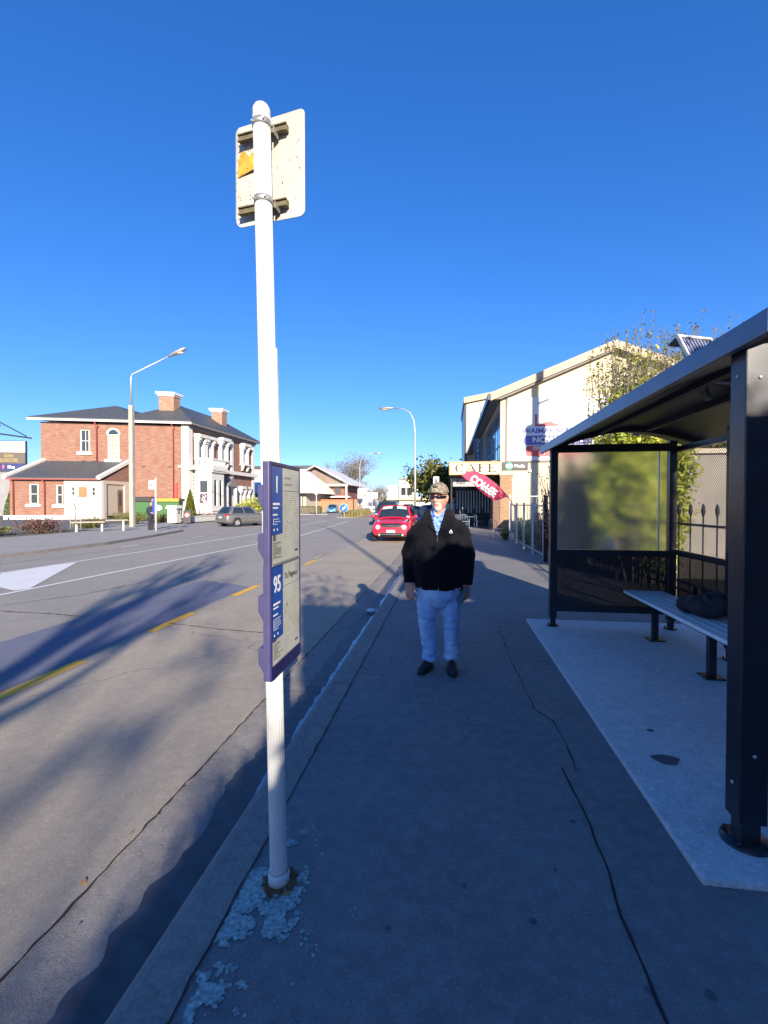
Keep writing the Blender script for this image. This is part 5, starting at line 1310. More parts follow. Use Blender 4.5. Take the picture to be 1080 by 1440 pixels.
for a, b in ((bv0 + .55, bv0 + 1.25), (bv1 - 1.0, bv1 - .35)): mb = bmb(); mb.box(-bo_ + .1, a, 1.3, -bo_ + .14, b, 4.3); mb.build('window', M['glass'], bay)
mb = bmb()
for u in (-1.7, -1.1, -.5): mb.box(u, bv0 - .03, 4.5, u + .3, bv0 - .002, 4.85)
mb.build('bay_ornament', M['beige'], bay)
mb = bmb(); mb.box(-bo_ - .3, bv0 - .3, 5.35, -.552, bv1 + .3, 5.8); mb.box(-bo_ - .2, bv0 - .2, 5.15, -.3, bv1 + .2, 5.342); mb.box(-bo_ - .1, bv0 - .1, .7, -.2, bv1 + .1, .95); mb.box(-bo_ - .15, bv0 - .15, 0, -.2, bv0 - .102, .6); mb.build('bay_cornice', M['white'], bay)
bal = bmb(); z0 = 5.801
bal.box(-bo_ - .15, bv0 - .15, z0, -.2, bv0 + .05, z0 + .2); bal.box(-bo_ - .15, bv0 - .15, z0 + .75, -.2, bv0 + .05, z0 + .95)
bal.box(-bo_ - .15, bv0 + .052, z0, -bo_ + .05, bv1 + .15, z0 + .2); bal.box(-bo_ - .15, bv0 + .052, z0 + .75, -bo_ + .05, bv1 + .15, z0 + .95)
for i in range(7): u = -bo_ - .05 + i * .27; bal.box(u, bv0 - .1, z0 + .2, u + .16, bv0, z0 + .75)
for i in range(11): v = bv0 + .2 + i * .26; bal.box(-bo_ - .1, v, z0 + .2, -bo_, v + .15, z0 + .75)
bal.build('balustrade', M['white'], house, clean=False)
# porch
mb = bmb(); mb.box(.12, 6.7, .1, .2, 8.2, 3.6); dr = mb.build('door', pm('grey_door', (.12, .12, .14), .5, .1, 4), house)
mb = bmb(); mb.slab([(-.002, 6.1, 3.7), (-.002, 8.8, 3.7), (-.002, 7.45, 5.0)], (-1.3, 0, 0)); mb.build('porch_gable', M['soffit'], house)
for v in (6.2, 8.4): mb = bmb(); mb.box(-1.2, v, 0, -.9, v + .3, 3.69); mb.build('porch_post', M['white'], house)

# low white wall and beds in front
lw = MB(); lw.box(0, 0, 0, .35, 5.6, .42); o = thing('low_wall', 'low white wall edging the garden bed behind the grey hatchback', 'wall', (-21.6, 36.5, 0)); lw.build('wall_block', M['white'], o, bev=.02)
lw = MB(); lw.box(-.03, -.03, .42, .38, 5.63, .5); lw.build('coping', M['white'], o, bev=.02)

# ---------------------------------------------------------------- street furniture on the far side
def street_lamp(name, label, loc, kind, H, arm, group=None, conc=0):
    T = thing(name, label, 'street lamp', loc)
    if conc:
        mb = MB(); mb.obox((0, 0, conc / 2), (.14, 0, 0), (0, .14, 0), (0, 0, conc / 2)); mb.build('concrete_base', M['concrete'], T, bev=.04)
        mb = MB(); a = Vector(arm); mb.tube([(0, 0, conc - .01), (0, 0, H - 1.4), (a.x * .03, a.y * .03, H - 1.15), (a.x, a.y, H + .05)], [.07, .06, .05, .04], 10); mb.build('pole', M['steel'], T)
    else:
        a = Vector(arm); pts = [(0, 0, 0), (0, 0, H * .35), (0, 0, H * .78), (a.x * .06, a.y * .06, H * .89), (a.x * .22, a.y * .22, H * .96), (a.x * .55, a.y * .55, H * 1.0), (a.x, a.y, H * 1.01)]
        mb = MB(); mb.tube(pts, [.11, .09, .065, .055, .05, .045, .04], 10); mb.build('pole', M['steel'], T)
    a = Vector(arm); d = a.normalized(); up = Vector((0, 0, 1)); tip = Vector((a.x, a.y, H + .05 if conc else H * 1.01))
    if conc: d = (Vector((a.x, a.y, 1.2))).normalized()
    mb = MB(); mb.tube([tip - d * .1, tip + d * .1, tip + d * .5, tip + d * 1.0, tip + d * 1.25], [(.06, .06), (.12, .09), (.2, .14), (.19, .12), (.08, .05)], 14, ref=d.cross(up)); h = mb.build('lamp_head', M['galv'], T)
    mb = MB(); mb.ellip(tip + d * .65 - Vector((0, 0, .09)), .28 * abs(d.x) + .12, .28 * abs(d.y) + .12, .1, 12, 8); mb.build('lamp_lens', pm('lamp_lens', (.5, .42, .3), .2, .1, 8), h)
    return T
street_lamp('street_lamp', 'street lamp on a square concrete base before the brick building', (-20.9, 28.3, 0), 'arm', 11.3, (2.6, .3, 0), conc=8.1)
street_lamp('street_lamp', 'curved grey street lamp rising beyond the red car beside the dark tree', (-2.85, 40.5, 0), 'curve', 9.9, (-2.0, .2, 0), 'curved street lamps')
street_lamp('street_lamp', 'distant curved street lamp near the big bare tree', (-14.4, 75, 0), 'curve', 9.7, (2.4, 0, 0), 'curved street lamps')

# far bus stop
T = thing('bus_stop_pole', 'white bus stop pole with violet timetable beside the woman on the far footpath', 'bus stop', (-16.35, 24.1, 0))
mb = MB(); mb.tube([(0, 0, 0), (0, 0, 3.0)], .045, 10); mb.build('pole', M['polewhite'], T)
mb = MB(); mb.obox((-.22, -.05, 2.62), (.19, -.03, 0), (0, .01, 0), (0, 0, .25)); p = mb.build('sign_plate', M['board'], T, bev=.004)
mb = MB(); mb.obox((-.22, -.066, 2.62), (.09, -.014, 0), (0, .002, 0), (0, 0, .07)); mb.build('sign_symbol', M['greywall'], p)
mb = MB(); mb.box(-.17, -.06, .95, -.05, .12, 1.85); tt = mb.build('timetable_case', M['vio'], T, bev=.01)
mb = MB(); mb.box(-.155, -.064, 1.05, -.07, -.0605, 1.75); mb.build('timetable_sheet', M['ttblue'], tt)
# white pedestal
T = thing('pedestal', 'white square gate pillar with a moulded cap beside the green bin', 'pillar', (-22.1, 35.0, 0))
mb = MB(); mb.box(-.38, -.38, .0, .38, .38, 1.15); mb.box(-.46, -.46, 0, .46, .46, .14) if False else None; mb.build('shaft', M['white'], T, bev=.02)
mb = MB(); mb.box(-.5, -.5, 1.151, .5, .5, 1.27); mb.box(-.44, -.44, 1.271, .44, .44, 1.42); mb.build('cap', M['white'], T, bev=.02)
mb = MB(); mb.box(.381, -.16, .72, .40, .14, 1.08); mb.build('name_plate', M['greywall'], T)
# sandwich board
T = thing('sandwich_board', 'black sandwich board with a red and white round emblem beside the conifer', 'sign', (-21.1, 35.2, 0), .45)
for s in (-1, 1):
    mb = MB(); mb.slab([(-.30, s * .30, 0), (.30, s * .30, 0), (.30, s * .03, 1.02), (-.30, s * .03, 1.02)], (0, s * .03, 0)); pnl = mb.build('panel', M['black'], T)
    if s < 0:
        nn = Vector((0, -1.02, .27)).normalized(); c = Vector((0, -.20, .62)) + nn * .028
        mb = MB(); ex = Vector((1, 0, 0)); ez = nn.cross(ex); mb.add([c + ex * .2 * math.cos(a) + ez * .2 * math.sin(a) for a in [k * PI / 10 for k in range(20)]], [list(range(20))]); mb.build('emblem', M['red'], pnl)
        mb = MB(); mb.add([c + nn * .004 + ex * .10 * math.cos(a) + ez * .13 * math.sin(a) for a in [k * PI / 10 for k in range(20)]], [list(range(20))]); mb.build('emblem_centre', M['lettwhite'], pnl)
# skip bins
T = thing('skip_bin', 'long green bin with a yellow lid against the brick wall', 'bin', (-27.6, 41.0, 0), .28)
mb = MB(); mb.slab([(-2.0, -.6, .25), (2.0, -.6, .25), (2.15, -.75, 1.75), (-2.15, -.75, 1.75)], (0, 1.4, 0)); mb.build('bin_body', M['green'], T, bev=.03)
mb = MB(); mb.slab([(-.3, -.9, 1.752), (2.25, -.9, 1.752), (2.25, -.75, 2.05), (-.3, -.75, 2.05)], (0, 1.7, 0)); mb.build('lid', M['yellow'], T, bev=.03)
mb = MB(); mb.slab([(-2.2, -.9, 1.752), (-.32, -.9, 1.752), (-.32, -.75, 2.2), (-2.2, -.75, 2.2)], (0, 1.7, 0)); mb.build('lid', M['trim'], T, bev=.03)
mb = MB()
for a in range(1): mb.slab([(.0 + .42 * math.cos(k * PI / 9) + .2, -.745, 1.15 + .28 * math.sin(k * PI / 9)) for k in range(18)], (0, .03, 0))
mb.build('bin_label', M['board'], T)
# picnic bench
T = thing('bench', 'slab bench on grey metal legs beside the planting bed', 'bench', (-19.65, 23.3, 0), .68)
mb = MB(); mb.box(-1.0, -.28, .50, .6, .28, .57); mb.build('seat', M['timber'], T, bev=.01)
mb = MB(); mb.box(.62, .0, .58, 1.75, .45, .64); mb.build('side_seat', M['timber'], T, bev=.01)
for x in (-.75, .45, 1.5):
    mb = MB(); mb.box(x - .05, -.05, 0, x + .05, .05, .498 if x < 1 else .578); mb.build('leg', M['steel'], T)
# pylon sign at the left edge
T = thing('pylon_sign', 'hanging business sign of three panels under a dark bracket by the brick wing', 'sign', (-48.85, 45.84, -1.585), .30); T.scale = (.75, 1.36, 1.36)
D_ = 1.0
mb = MB(); mb.box(-2.6, -.1, 1.17, -2.4, .1, 9.6); mb.build('post', M['charcoal'], T)
mb = MB(); mb.beam((-2.5, 0, 8.15), (3.0, 0, 7.75), .12, .12); mb.beam((-2.5, 0, 9.4), (2.3, 0, 7.9), .09, .09); mb.build('bracket', M['charcoal'], T)
mb = MB(); mb.box(-2.3, -.09, 5.0, 2.3, .09, 7.5); mb.build('sign_box', M['charcoal'], T)
mb = MB(); mb.box(-2.25, -.12, 6.55, 2.2, -.092, 7.45); p = mb.build('white_panel', M['board'], T)
letters('sign_lettering', 'RIDGE CONSTRUCTION', .36, M['gold'], (.0, -.125, 7.12), (1, 0, 0), (0, 0, 1), p, bold=.01)
letters('sign_lettering', 'APARTMENTS', .27, M['ink'], (.0, -.125, 6.75), (1, 0, 0), (0, 0, 1), p, space=1.5)
mb = MB(); mb.box(-2.25, -.12, 5.62, 2.2, -.092, 6.54); p = mb.build('brown_panel', pm('brown_panel', (.10, .085, .07), .5, .1, 3), T)
letters('sign_lettering', 'Golden', .42, M['gold'], (.0, -.125, 6.27), (1, 0, 0), (0, 0, 1), p)
letters('sign_lettering', 'BOOKSTORE', .42, M['gold'], (.0, -.125, 5.87), (1, 0, 0), (0, 0, 1), p)
mb = MB(); mb.box(-2.25, -.12, 5.03, 2.2, -.092, 5.61); p = mb.build('blue_panel', pm('navy_panel', (.015, .03, .13), .5, .1, 3), T)
letters('sign_lettering', 'XPress', .34, M['lettwhite'], (.3, -.125, 5.32), (1, 0, 0), (0, 0, 1), p, bold=.012)
mb = MB(); mb.lathe([(0, -.01), (.2, -.01), (.2, .01), (0, .01)], (-.75, -.13, 5.32), 16, 'y'); mb.build('sign_disc', pm('pink_disc', (.6, .12, .2), .5, .1, 5), p)
mb = MB(); mb.lathe([(.55, 8.75), (.25, 9.2), (.05, 9.35)], (-1.9, 0, 0), 20); mb.add([(-1.9 + .55 * math.cos(k * PI / 10), .55 * math.sin(k * PI / 10), 8.76) for k in range(20)], [list(range(20))]); mb.build('shade_lamp', M['charcoal'], T)
# grey wall building behind the sign
T = thing('grey_building', 'plain grey walled building behind the business sign at the left edge', 'building', (-52, 52, 0), .3)
mb = MB(); mb.box(-9, 0, 0, 9, 10, 5.6); mb.build('wall', M['greywall'], T); mb = MB(); mb.box(-9.3, -.3, 5.602, 9.3, 10.3, 6.3); mb.build('parapet', M['white'], T)
T = thing('traffic_cone', 'orange traffic cone standing near the corner of the brick wing', 'cone', (-41.5, 37.5, .006))
mb = MB(); mb.lathe([(.22, .04), (.05, .9), (0, .9)], (0, 0, 0), 16); mb.box(-.28, -.28, 0, .28, .28, .04); mb.build('cone_body', pm('cone_orange', (.62, .13, .03), .5, .1, 5), T); mb = MB(); mb.lathe([(.165, .35), (.115, .6)], (0, 0, 0), 16); mb.build('cone_band', M['lettwhite'], T)
# ---------------------------------------------------------------- cafe building on the near side
CO = (3.05, 28.0, 0)
cafe = thing('cafe_building', 'cream rendered gabled building with painted billboard, tall blue glazing and a cafe verandah', 'building', CO); ORG[cafe.name] = CO
GX0, GX1, AX, AZ, EZ = 3.05, 15.6, 9.28, 10.25, 7.75
def gz(x): return EZ + (AZ - EZ) * (1 - abs(x - AX) / (AX - GX0))
mb = MB(); mb.slab([(GX0, 28, 0), (GX1, 28, 0), (GX1, 28, EZ), (AX, 28, AZ), (GX0, 28, EZ)], (0, .35, 0)); mb.build('gable_wall', M['cream'], cafe)
# street facade
mb = MB(); mb.box(GX0, 28.351, 0, GX0 + .3, 28.5, EZ); mb.box(GX0 + .10, 28.501, 0, GX0 + .3, 28.9, EZ); mb.box(GX0, 40.5, 3.3, GX0 + .3, 42.0, EZ); mb.box(GX0, 45, 3.3, GX0 + .3, 58, EZ); mb.box(GX0, 28.9, 3.3, GX0 + .3, 40.5, 4.3); mb.box(GX0, 42, 3.3, GX0 + .3, 45, 4.6); mb.box(GX0, 42, 7.2, GX0 + .3, 45, EZ); mb.box(GX0, 28.9, 7.4, GX0 + .3, 40.5, EZ)
mb.build('street_wall', M['beige'], cafe)
mb = MB(); mb.box(GX0 + .3, 57.7, 0, GX1, 58, EZ); mb.box(GX1 - .3, 28.36, 0, GX1, 57.69, EZ); mb.box(GX0 + .32, 43, 0, GX0 + .6, 57.6, 3.3); mb.build('back_wall', M['beige'], cafe)
gl = MB(); gl.box(GX0 + .12, 28.9, 4.3, GX0 + .16, 40.5, 7.4); g = gl.build('street_glazing', M['glass_blue'], cafe)
mb = MB()
for i in range(8): y = 28.9 + i * 11.6 / 7; mb.box(GX0 + .098, y - .07, 4.3, GX0 + .119, y + .07, 7.4)
for i in range(7): y = 28.9 + i * 11.6 / 7; mb.box(GX0 + .10, y + .071, 5.1, GX0 + .119, y + 11.6 / 7 - .071, 5.2)
mb.build('mullion', pm('dark_blue_frame', (.10, .16, .22), .5, .1, 5), g)
gl = MB(); gl.box(GX0 + .12, 42, 4.6, GX0 + .16, 45, 7.2); gl.build('window', M['glass_blue'], cafe)
for y in (41.2, 47.5): mb = MB(); mb.box(GX0 - .22, y, 3.4, GX0 - .002, y + .3, EZ - .3); mb.build('pilaster', M['greywall'], cafe)
# roof
mb = MB(); t = .16; e = 2.45; ze = gz(GX0) - (GX0 - e) * (AZ - EZ) / (AX - GX0) + .3
mb.slab([(e, 27.6, ze), (AX, 27.6, AZ + .3), (AX, 58.3, AZ + .3), (e, 58.3, ze)], (0, 0, t)); mb.slab([(AX, 27.6, AZ + .3), (GX1 + .6, 27.6, ze), (GX1 + .6, 58.3, ze), (AX, 58.3, AZ + .3)], (0, 0, t)); rf = mb.build('roof', M['slate'], cafe)
mb = MB(); mb.slab([(e - .02, 27.56, ze - .28), (AX, 27.56, AZ + .02), (AX, 27.56, AZ + .48), (e - .02, 27.56, ze + .18)], (0, -.06, 0)); mb.slab([(AX, 27.56, AZ + .02), (GX1 + .6, 27.56, ze - .28), (GX1 + .6, 27.56, ze + .18), (AX, 27.56, AZ + .48)], (0, -.06, 0)); mb.build('barge_board', M['tan'], rf)
mb = MB(); mb.slab([(e, 27.6, ze - .22), (GX0 - .002, 27.6, EZ - .1), (GX0 - .002, 58.2, EZ - .1), (e, 58.2, ze - .22)], (0, 0, .1)); mb.slab([(GX0 - .002, 27.62, EZ - .1), (AX, 27.62, AZ - .06), (AX, 27.998, AZ - .06), (GX0 - .002, 27.998, EZ - .1)], (0, 0, .1)); mb.build('soffit', M['soffit'], rf)
mb = MB(); mb.box(e - .16, 27.6, ze - .2, e - .022, 58.2, ze + .16); mb.build('gutter', M['charcoal'], rf)
# billboard on the gable
BX0, BX1, BZ0, BZ1 = 3.42, 9.9, 4.08, 7.75
mb = MB(); mb.box(BX0, 27.93, BZ0, BX1, 27.998, 6.9); mb.slab([(BX0, 27.93, 6.9), (BX1, 27.93, 6.9), (BX1, 27.93, 7.75), (BX0 + .05, 27.93, 7.75)], (0, .068, 0)); bd = mb.build('billboard', M['board'], cafe)
mb = MB(); mb.box(BX0 - .05, 27.90, BZ0 - .04, BX0 - .001, 27.997, 7.75); mb.box(BX0 - .05, 27.90, BZ0 - .09, BX1, 27.997, BZ0 - .041); mb.build('billboard_edge', M['soffit'], bd)
def rrect(x0, x1, z0, z1, r, y, n=6):
    P = []
    for cx, cz, a0 in ((x1 - r, z0 + r, -90), (x1 - r, z1 - r, 0), (x0 + r, z1 - r, 90), (x0 + r, z0 + r, 180)):
        P += [(cx + r * math.cos(math.radians(a0 + 90 * i / n)), y, cz + r * math.sin(math.radians(a0 + 90 * i / n))) for i in range(n + 1)]
    return P
def fy(mb, P, d=-.006): mb.slab(P, (0, d, 0))
mb = MB(); fy(mb, rrect(4.35, 8.2, 4.98, 5.52, .25, 27.926)); mb.build('blue_strip', M['bdblue'], bd)
mb = MB(); fy(mb, rrect(4.50, 8.0, 4.32, 4.93, .18, 27.926)); mb.build('red_strip', M['bdred'], bd)
mb = MB(); fy(mb, rrect(4.7, 7.6, 5.56, 6.02, .06, 27.926)); mb.build('pale_strip', M['bdgrey'], bd)
mb = MB(); fy(mb, [(5.0, 27.924, 6.05), (5.0, 27.924, 6.75), (5.12, 27.924, 6.75), (5.12, 27.924, 6.17), (6.3, 27.924, 6.17), (6.3, 27.924, 6.05)]); fy(mb, [(5.35, 27.921, 6.06)] + [(5.75 + .38 * math.cos(a), 27.921, 6.10 + .22 * math.sin(a)) for a in [PI - PI * i / 10 for i in range(11)]] + [(6.15, 27.921, 6.06)], -.004); mb.build('house_outline', M['bdred'], bd)
letters('billboard_lettering', 'WAIMAKARIRI', .40, M['bdblue'], (5.72, 27.915, 5.79), (1, 0, 0), (0, 0, 1), bd, bold=.012, sx=1.12)
letters('billboard_lettering', 'NOW OPEN', .44, M['board'], (6.25, 27.915, 5.26), (1, 0, 0), (0, 0, 1), bd, bold=.016, sx=1.15)
letters('billboard_lettering', 'OPEN', .25, M['board'], (5.25, 27.915, 4.77), (1, 0, 0), (0, 0, 1), bd, bold=.008, sx=1.1)
letters('billboard_lettering', '7', .22, M['board'], (5.55, 27.915, 4.50), (1, 0, 0), (0, 0, 1), bd, bold=.006)
mb = MB(); mb.box(3.15, 27.92, 3.53, 4.62, 27.998, 4.0); gm = mb.build('media_sign', M['ink'], cafe)
mb = MB(); mb.slab([(3.55 + .21 * math.cos(a), 27.916, 3.765 + .21 * math.sin(a)) for a in [k * PI / 12 for k in range(24)]], (0, -.004, 0)); mb.build('green_disc', M['gogreen'], gm)
letters('sign_lettering', 'GO', .24, M['lettwhite'], (3.55, 27.908, 3.765), (1, 0, 0), (0, 0, 1), gm, bold=.006)
letters('sign_lettering', 'Media', .25, M['lettwhite'], (4.14, 27.908, 3.765), (1, 0, 0), (0, 0, 1), gm, bold=.008)
mb = MB(); mb.box(4.66, 27.86, 3.40, 4.82, 27.998, 3.52); mb.build('wall_lamp', M['galv'], cafe)
# brick pier, verandah
mb = MB(); mb.box(3.02, 27.72, 0, 3.70, 27.995, 3.20); mb.build('brick_pier', M['brick_or'], cafe)
mb = MB(); mb.box(2.96, 27.66, 3.201, 3.80, 27.996, 3.34); mb.build('pier_cap', M['tan'], cafe)
mb = MB(); mb.box(2.62, 27.75, 0, 3.018, 29.2, 1.85); mb.slab([(2.62, 27.75, 1.852), (3.018, 27.75, 1.852), (3.018, 27.75, 2.25)], (0, 1.4, 0)); mb.build('brown_pier', M['brick_br'], cafe)
ver = MB(); ver.slab([(.12, 28, 3.42), (3.0, 28, 3.42), (3.0, 56, 3.42), (.12, 56, 3.42)], (0, 0, .12)); vr = ver.build('verandah_roof', M['soffit'], cafe)
mb = MB(); mb.slab([(.2, 28.1, 3.545), (3.02, 28.1, 4.15), (3.02, 56, 4.15), (.2, 56, 3.545)], (0, 0, .05)); mb.build('verandah_canopy', pm('grey_blue_iron', (.09, .11, .14), .5, .1, 3, metal=.3), vr)
mb = MB(); mb.box(.14, 27.9, 3.29, 3.02, 27.995, 4.04); fs = mb.build('cafe_fascia', pm('cream_sign', (.74, .66, .42), .6, .04, 3), cafe)
mb = MB(); mb.box(.06, 27.88, 3.98, 3.02, 27.899, 4.06) ; mb.box(.06, 27.88, 3.27, 3.02, 27.899, 3.33); mb.box(.06, 27.88, 3.331, .13, 27.899, 3.979); mb.build('fascia_trim', pm('orange_trim', (.5, .27, .1), .6, .1, 4), fs)
# serif lettering CAFE
def serif(mb, ch, x, w, z0, z1, y):
    h = z1 - z0; T = .115; t = .05
    def bx(a, b, c, d): mb.box(x + a, y - .012, z0 + c, x + b, y, z0 + d)
    if ch == 'C':
        n = 22; P = []; cx, cz = x + w / 2, z0 + h / 2
        for i in range(n + 1):
            a = math.radians(42 + 276 * i / n); k = .5 - .5 * math.cos(2 * (a)) ; th = t * .9 + (T - t) * (abs(math.cos(a)) ** 1.5)
            P.append(((cx + w / 2 * math.cos(a), cz + h / 2 * math.sin(a)), (cx + (w / 2 - th) * math.cos(a), cz + (h / 2 - th * .7) * math.sin(a))))
        for p, q in zip(P[:-1], P[1:]): mb.slab([(p[0][0], y, p[0][1]), (q[0][0], y, q[0][1]), (q[1][0], y, q[1][1]), (p[1][0], y, p[1][1])], (0, -.012, 0))
        mb.box(x + w * .80, y - .012, z0 + h * .70, x + w * .86, y, z0 + h * .98)
    if ch == 'A':
        mb.slab([(x + w * .08, y, z0 + t), (x + w * .08 + t, y, z0 + t), (x + w * .5, y, z1), (x + w * .44, y, z1)], (0, -.012, 0)); mb.slab([(x + w * .78, y, z0 + t), (x + w * .78 + T * 1.1, y, z0 + t), (x + w * .54, y, z1), (x + w * .44, y, z1)], (0, -.0135, 0))
        bx(.0, w * .26, 0, t); bx(w * .66, w, 0, t); bx(w * .24, w * .70, h * .32, h * .32 + t)
    if ch in 'FE':
        bx(w * .16, w * .16 + T, t, h - t); bx(0, w * .5, 0, t) if ch == 'F' else bx(0, w * .95, 0, t); bx(0, w * .95, h - t, h); bx(w * .16 + T, w * .66, h * .47, h * .47 + t); bx(w * .62, w * .66, h * .36, h * .62); bx(w * .9, w * .95, h * .74, h - t)
        if ch == 'E': bx(w * .9, w * .95, t, h * .27)
mb = MB()
for ch, x, w in (('C', .42, .54), ('A', 1.02, .62), ('F', 1.72, .50), ('E', 2.28, .56)): serif(mb, ch, x, w, 3.42, 3.93, 27.898)
mb.build('cafe_lettering', pm('dark_brown_letters', (.022, .014, .006), .6, .1, 5), fs)
mb = MB(); mb.box(.30, 28.9, 2.62, 2.5, 28.98, 3.12); hs_ = mb.build('hanging_sign', pm('grey_board', (.36, .33, .34), .6, .08, 3), cafe)
letters('sign_lettering', 'Red', .34, M['ink'], (.50, 28.89, 2.86), (1, 0, 0), (0, 0, 1), hs_, align='LEFT', bold=.004)
mb = MB(); mb.slab([(1.22, 28.89, 2.99), (1.3, 28.89, 3.08), (1.38, 28.89, 2.99), (1.3, 28.89, 2.92)], (0, -.006, 0)); mb.build('red_motif', M['red'], hs_)
for y in (28.4, 33, 38, 43, 48, 53):
    mb = MB(); mb.box(.16, y, .0, .26, y + .1, 3.42); mb.build('verandah_post', M['charcoal'], cafe)
mb = MB(); mb.box(2.98, 29.3, .5, 3.06, 43, 3.3); shop = mb.build('shop_window', M['glass'], cafe)
mb = MB()
for i in range(8): mb.box(2.90, 30 + i * 1.6, .4, 2.979, 30.1 + i * 1.6, 3.3)
mb.build('shop_mullion', M['brick_br'], shop)
mb = MB(); mb.box(.5, 33.9, 0, 3.0, 34.0, 3.3) ; sc_ = mb.build('cafe_screen', pm('dark_screen', (.02, .022, .03), .5, .2, 4), cafe)
mb = MB()
for i in range(12): mb.box(.62 + i * .2, 33.86, .9 + .3 * (i % 3 == 0), .69 + i * .2, 33.898, 2.5)
mb.build('pale_stripe', pm('pale_stripe', (.45, .50, .55), .6, .1, 4), sc_)
letters('sign_lettering', 'Cafe', .26, pm('muted_lettering', (.3, .3, .3), .6, .1, 4), (1.1, 33.85, 2.75), (1, 0, 0), (0, 0, 1), sc_)
# blade sign with vertical letters
bl = MB(); bl.box(2.25, 41.5, 4.6, 2.95, 41.62, 7.3); b_ = bl.build('blade_sign', pm('blue_grey_sign', (.10, .17, .26), .5, .1, 4), cafe)
for i, chh in enumerate('OFFICE'): letters('blade_lettering', chh, .40, M['lettwhite'], (2.6, 41.49, 7.05 - i * .43), (1, 0, 0), (0, 0, 1), b_, bold=.006)

# taller block behind
tb = thing('tall_building', 'tall cream block with a sloping grey roof rising behind the cafe building', 'building', (2.2, 58.5, 0)); ORG[tb.name] = (2.2, 58.5, 0)
mb = MB(); mb.slab([(2.25, 58.5, 0), (15, 58.5, 0), (15, 58.5, 16.2), (2.25, 58.5, 13.9)], (0, 12, 0)); mb.build('wall', M['cream'], tb)
mb = MB(); mb.slab([(1.9, 58.1, 13.95), (15.3, 58.1, 16.35), (15.3, 58.1, 17.0), (1.9, 58.1, 14.65)], (0, 12.8, 0)); mb.build('roof', M['tan'], tb)
mb = MB(); mb.box(2.0, 58.3, 3, 2.248, 70, 13.8); mb.build('side_panel', M['charcoal'], tb)  # charcoal sheet puts the shade of the side wall into colour
mb = MB(); mb.box(3.9, 58.44, 9, 4.0, 58.498, 13.7); mb.build('wall_joint', M['soffit'], tb)

# feather flag
fl = thing('feather_flag', 'leaning pink feather flag with white coffee lettering seen from behind', 'flag', (2.73, 20.0, 0)); FY = 20.0; ORG[fl.name] = (2.73, 20.0, 0)
poleP = [(2.80, FY, 1.38), (2.52, FY, 1.83), (2.05, FY, 2.38), (1.55, FY, 2.76), (1.10, FY, 2.955), (.85, FY, 2.93), (.57, FY, 2.75)]
mb = MB(); mb.tube(poleP, [.016, .014, .012, .011, .010, .008, .006], 8); mb.build('flag_pole', M['ink'], fl)
top = poleP[1:]; bot = [(2.36, FY, 1.82), (2.14, FY, 1.72), (1.94, FY, 1.69), (1.55, FY, 1.94), (1.11, FY, 2.34), (.57, FY, 2.74)]
mb = MB(); V = []; nu, nv = 24, 6
def lerpP(L, u):
    k = min(len(L) - 2, int(u * (len(L) - 1))); f = u * (len(L) - 1) - k
    return Vector(L[k]).lerp(Vector(L[k + 1]), f)
for i in range(nu + 1):
    for j in range(nv + 1):
        p = lerpP(top, i / nu).lerp(lerpP(bot, i / nu), j / nv); p.y += .03 * math.sin(i * .7 + j * .5) * (j / nv); V.append(p)
mb.add(V, [(i * (nv + 1) + j, i * (nv + 1) + j + 1, (i + 1) * (nv + 1) + j + 1, (i + 1) * (nv + 1) + j) for i in range(nu) for j in range(nv)], True); cl = mb.build('flag_cloth', M['pk'], fl)
d = Vector((2.16 - .92, 0, 1.86 - 2.74)).normalized()
letters('flag_lettering', 'COFFEE', .44, M['lettwhite'], (1.50, FY - .05, 2.33), d, Vector((d.z, 0, -d.x)) * 1, cl, bold=.02, sx=.82)
mb = MB(); mb.cyl((2.80, 20.0, 0), (2.80, 20.0, 1.5), .03, 8); mb.build('flag_socket', M['steel'], fl)

# steel garden fence beside the path, white posts
def picket_fence(name, label, a, b, h, spacing, postsp, pm_, mat, r=.008, spear=False, group=None):
    a = Vector((*a, 0)); b = Vector((*b, 0)); L = (b - a).length; d = (b - a) / L
    T = thing(name, label, 'fence', a, 0, group); ORG[T.name] = tuple(a)
    mb = MB(); n = int(L / spacing)
    for i in range(n + 1):
        p = a + d * (L * i / n)
        mb.tube([p + Vector((0, 0, .08)), p + Vector((0, 0, h))], r, 6)
        if spear: mb.tube([p + Vector((0, 0, h - .02)), p + Vector((0, 0, h + .02)), p + Vector((0, 0, h + .06)), p + Vector((0, 0, h + .13)), p + Vector((0, 0, h + .17))], [.008, .018, .030, .020, .003], 8)
    mb.build('pickets', mat, T, clean=False)
    for z in ((h - .04, .15) if not spear else (h - .13, .3, .42)):
        mb = MB(); mb.beam(a + Vector((0, 0, z)), b + Vector((0, 0, z)), .02, .035); mb.build('rail', mat, T)
    m = max(1, round(L / postsp))
    for i in range(m + 1):
        p = a + d * (L * i / m); mb = MB(); mb.obox(p + Vector((0, 0, (h + .05) / 2)), (.03, 0, 0), (0, .03, 0), (0, 0, (h + .05) / 2)); mb.build('post', pm_, T)
    return T
M['fencesteel'] = pm('pale_fence_steel', (.45, .43, .40), .5, .15, 20, metal=.3)
picket_fence('steel_fence', 'thin pale steel picket fence with white posts along the footpath edge', (2.62, 13.2), (2.62, 20.0), 1.55, .21, 1.7, M['polewhite'], M['fencesteel'], .005)
picket_fence('steel_fence', 'taller pale picket fence across the garden against the cream wall', (2.9, 22.5), (9.0, 22.5), 1.95, .20, 2.0, M['fencesteel'], M['fencesteel'])
picket_fence('spear_fence', 'black spear topped iron fence behind the shelter mesh', (3.42, .5), (3.42, 12.4), 1.40, .325, 2.6, M['black'], M['black'], .011, True)
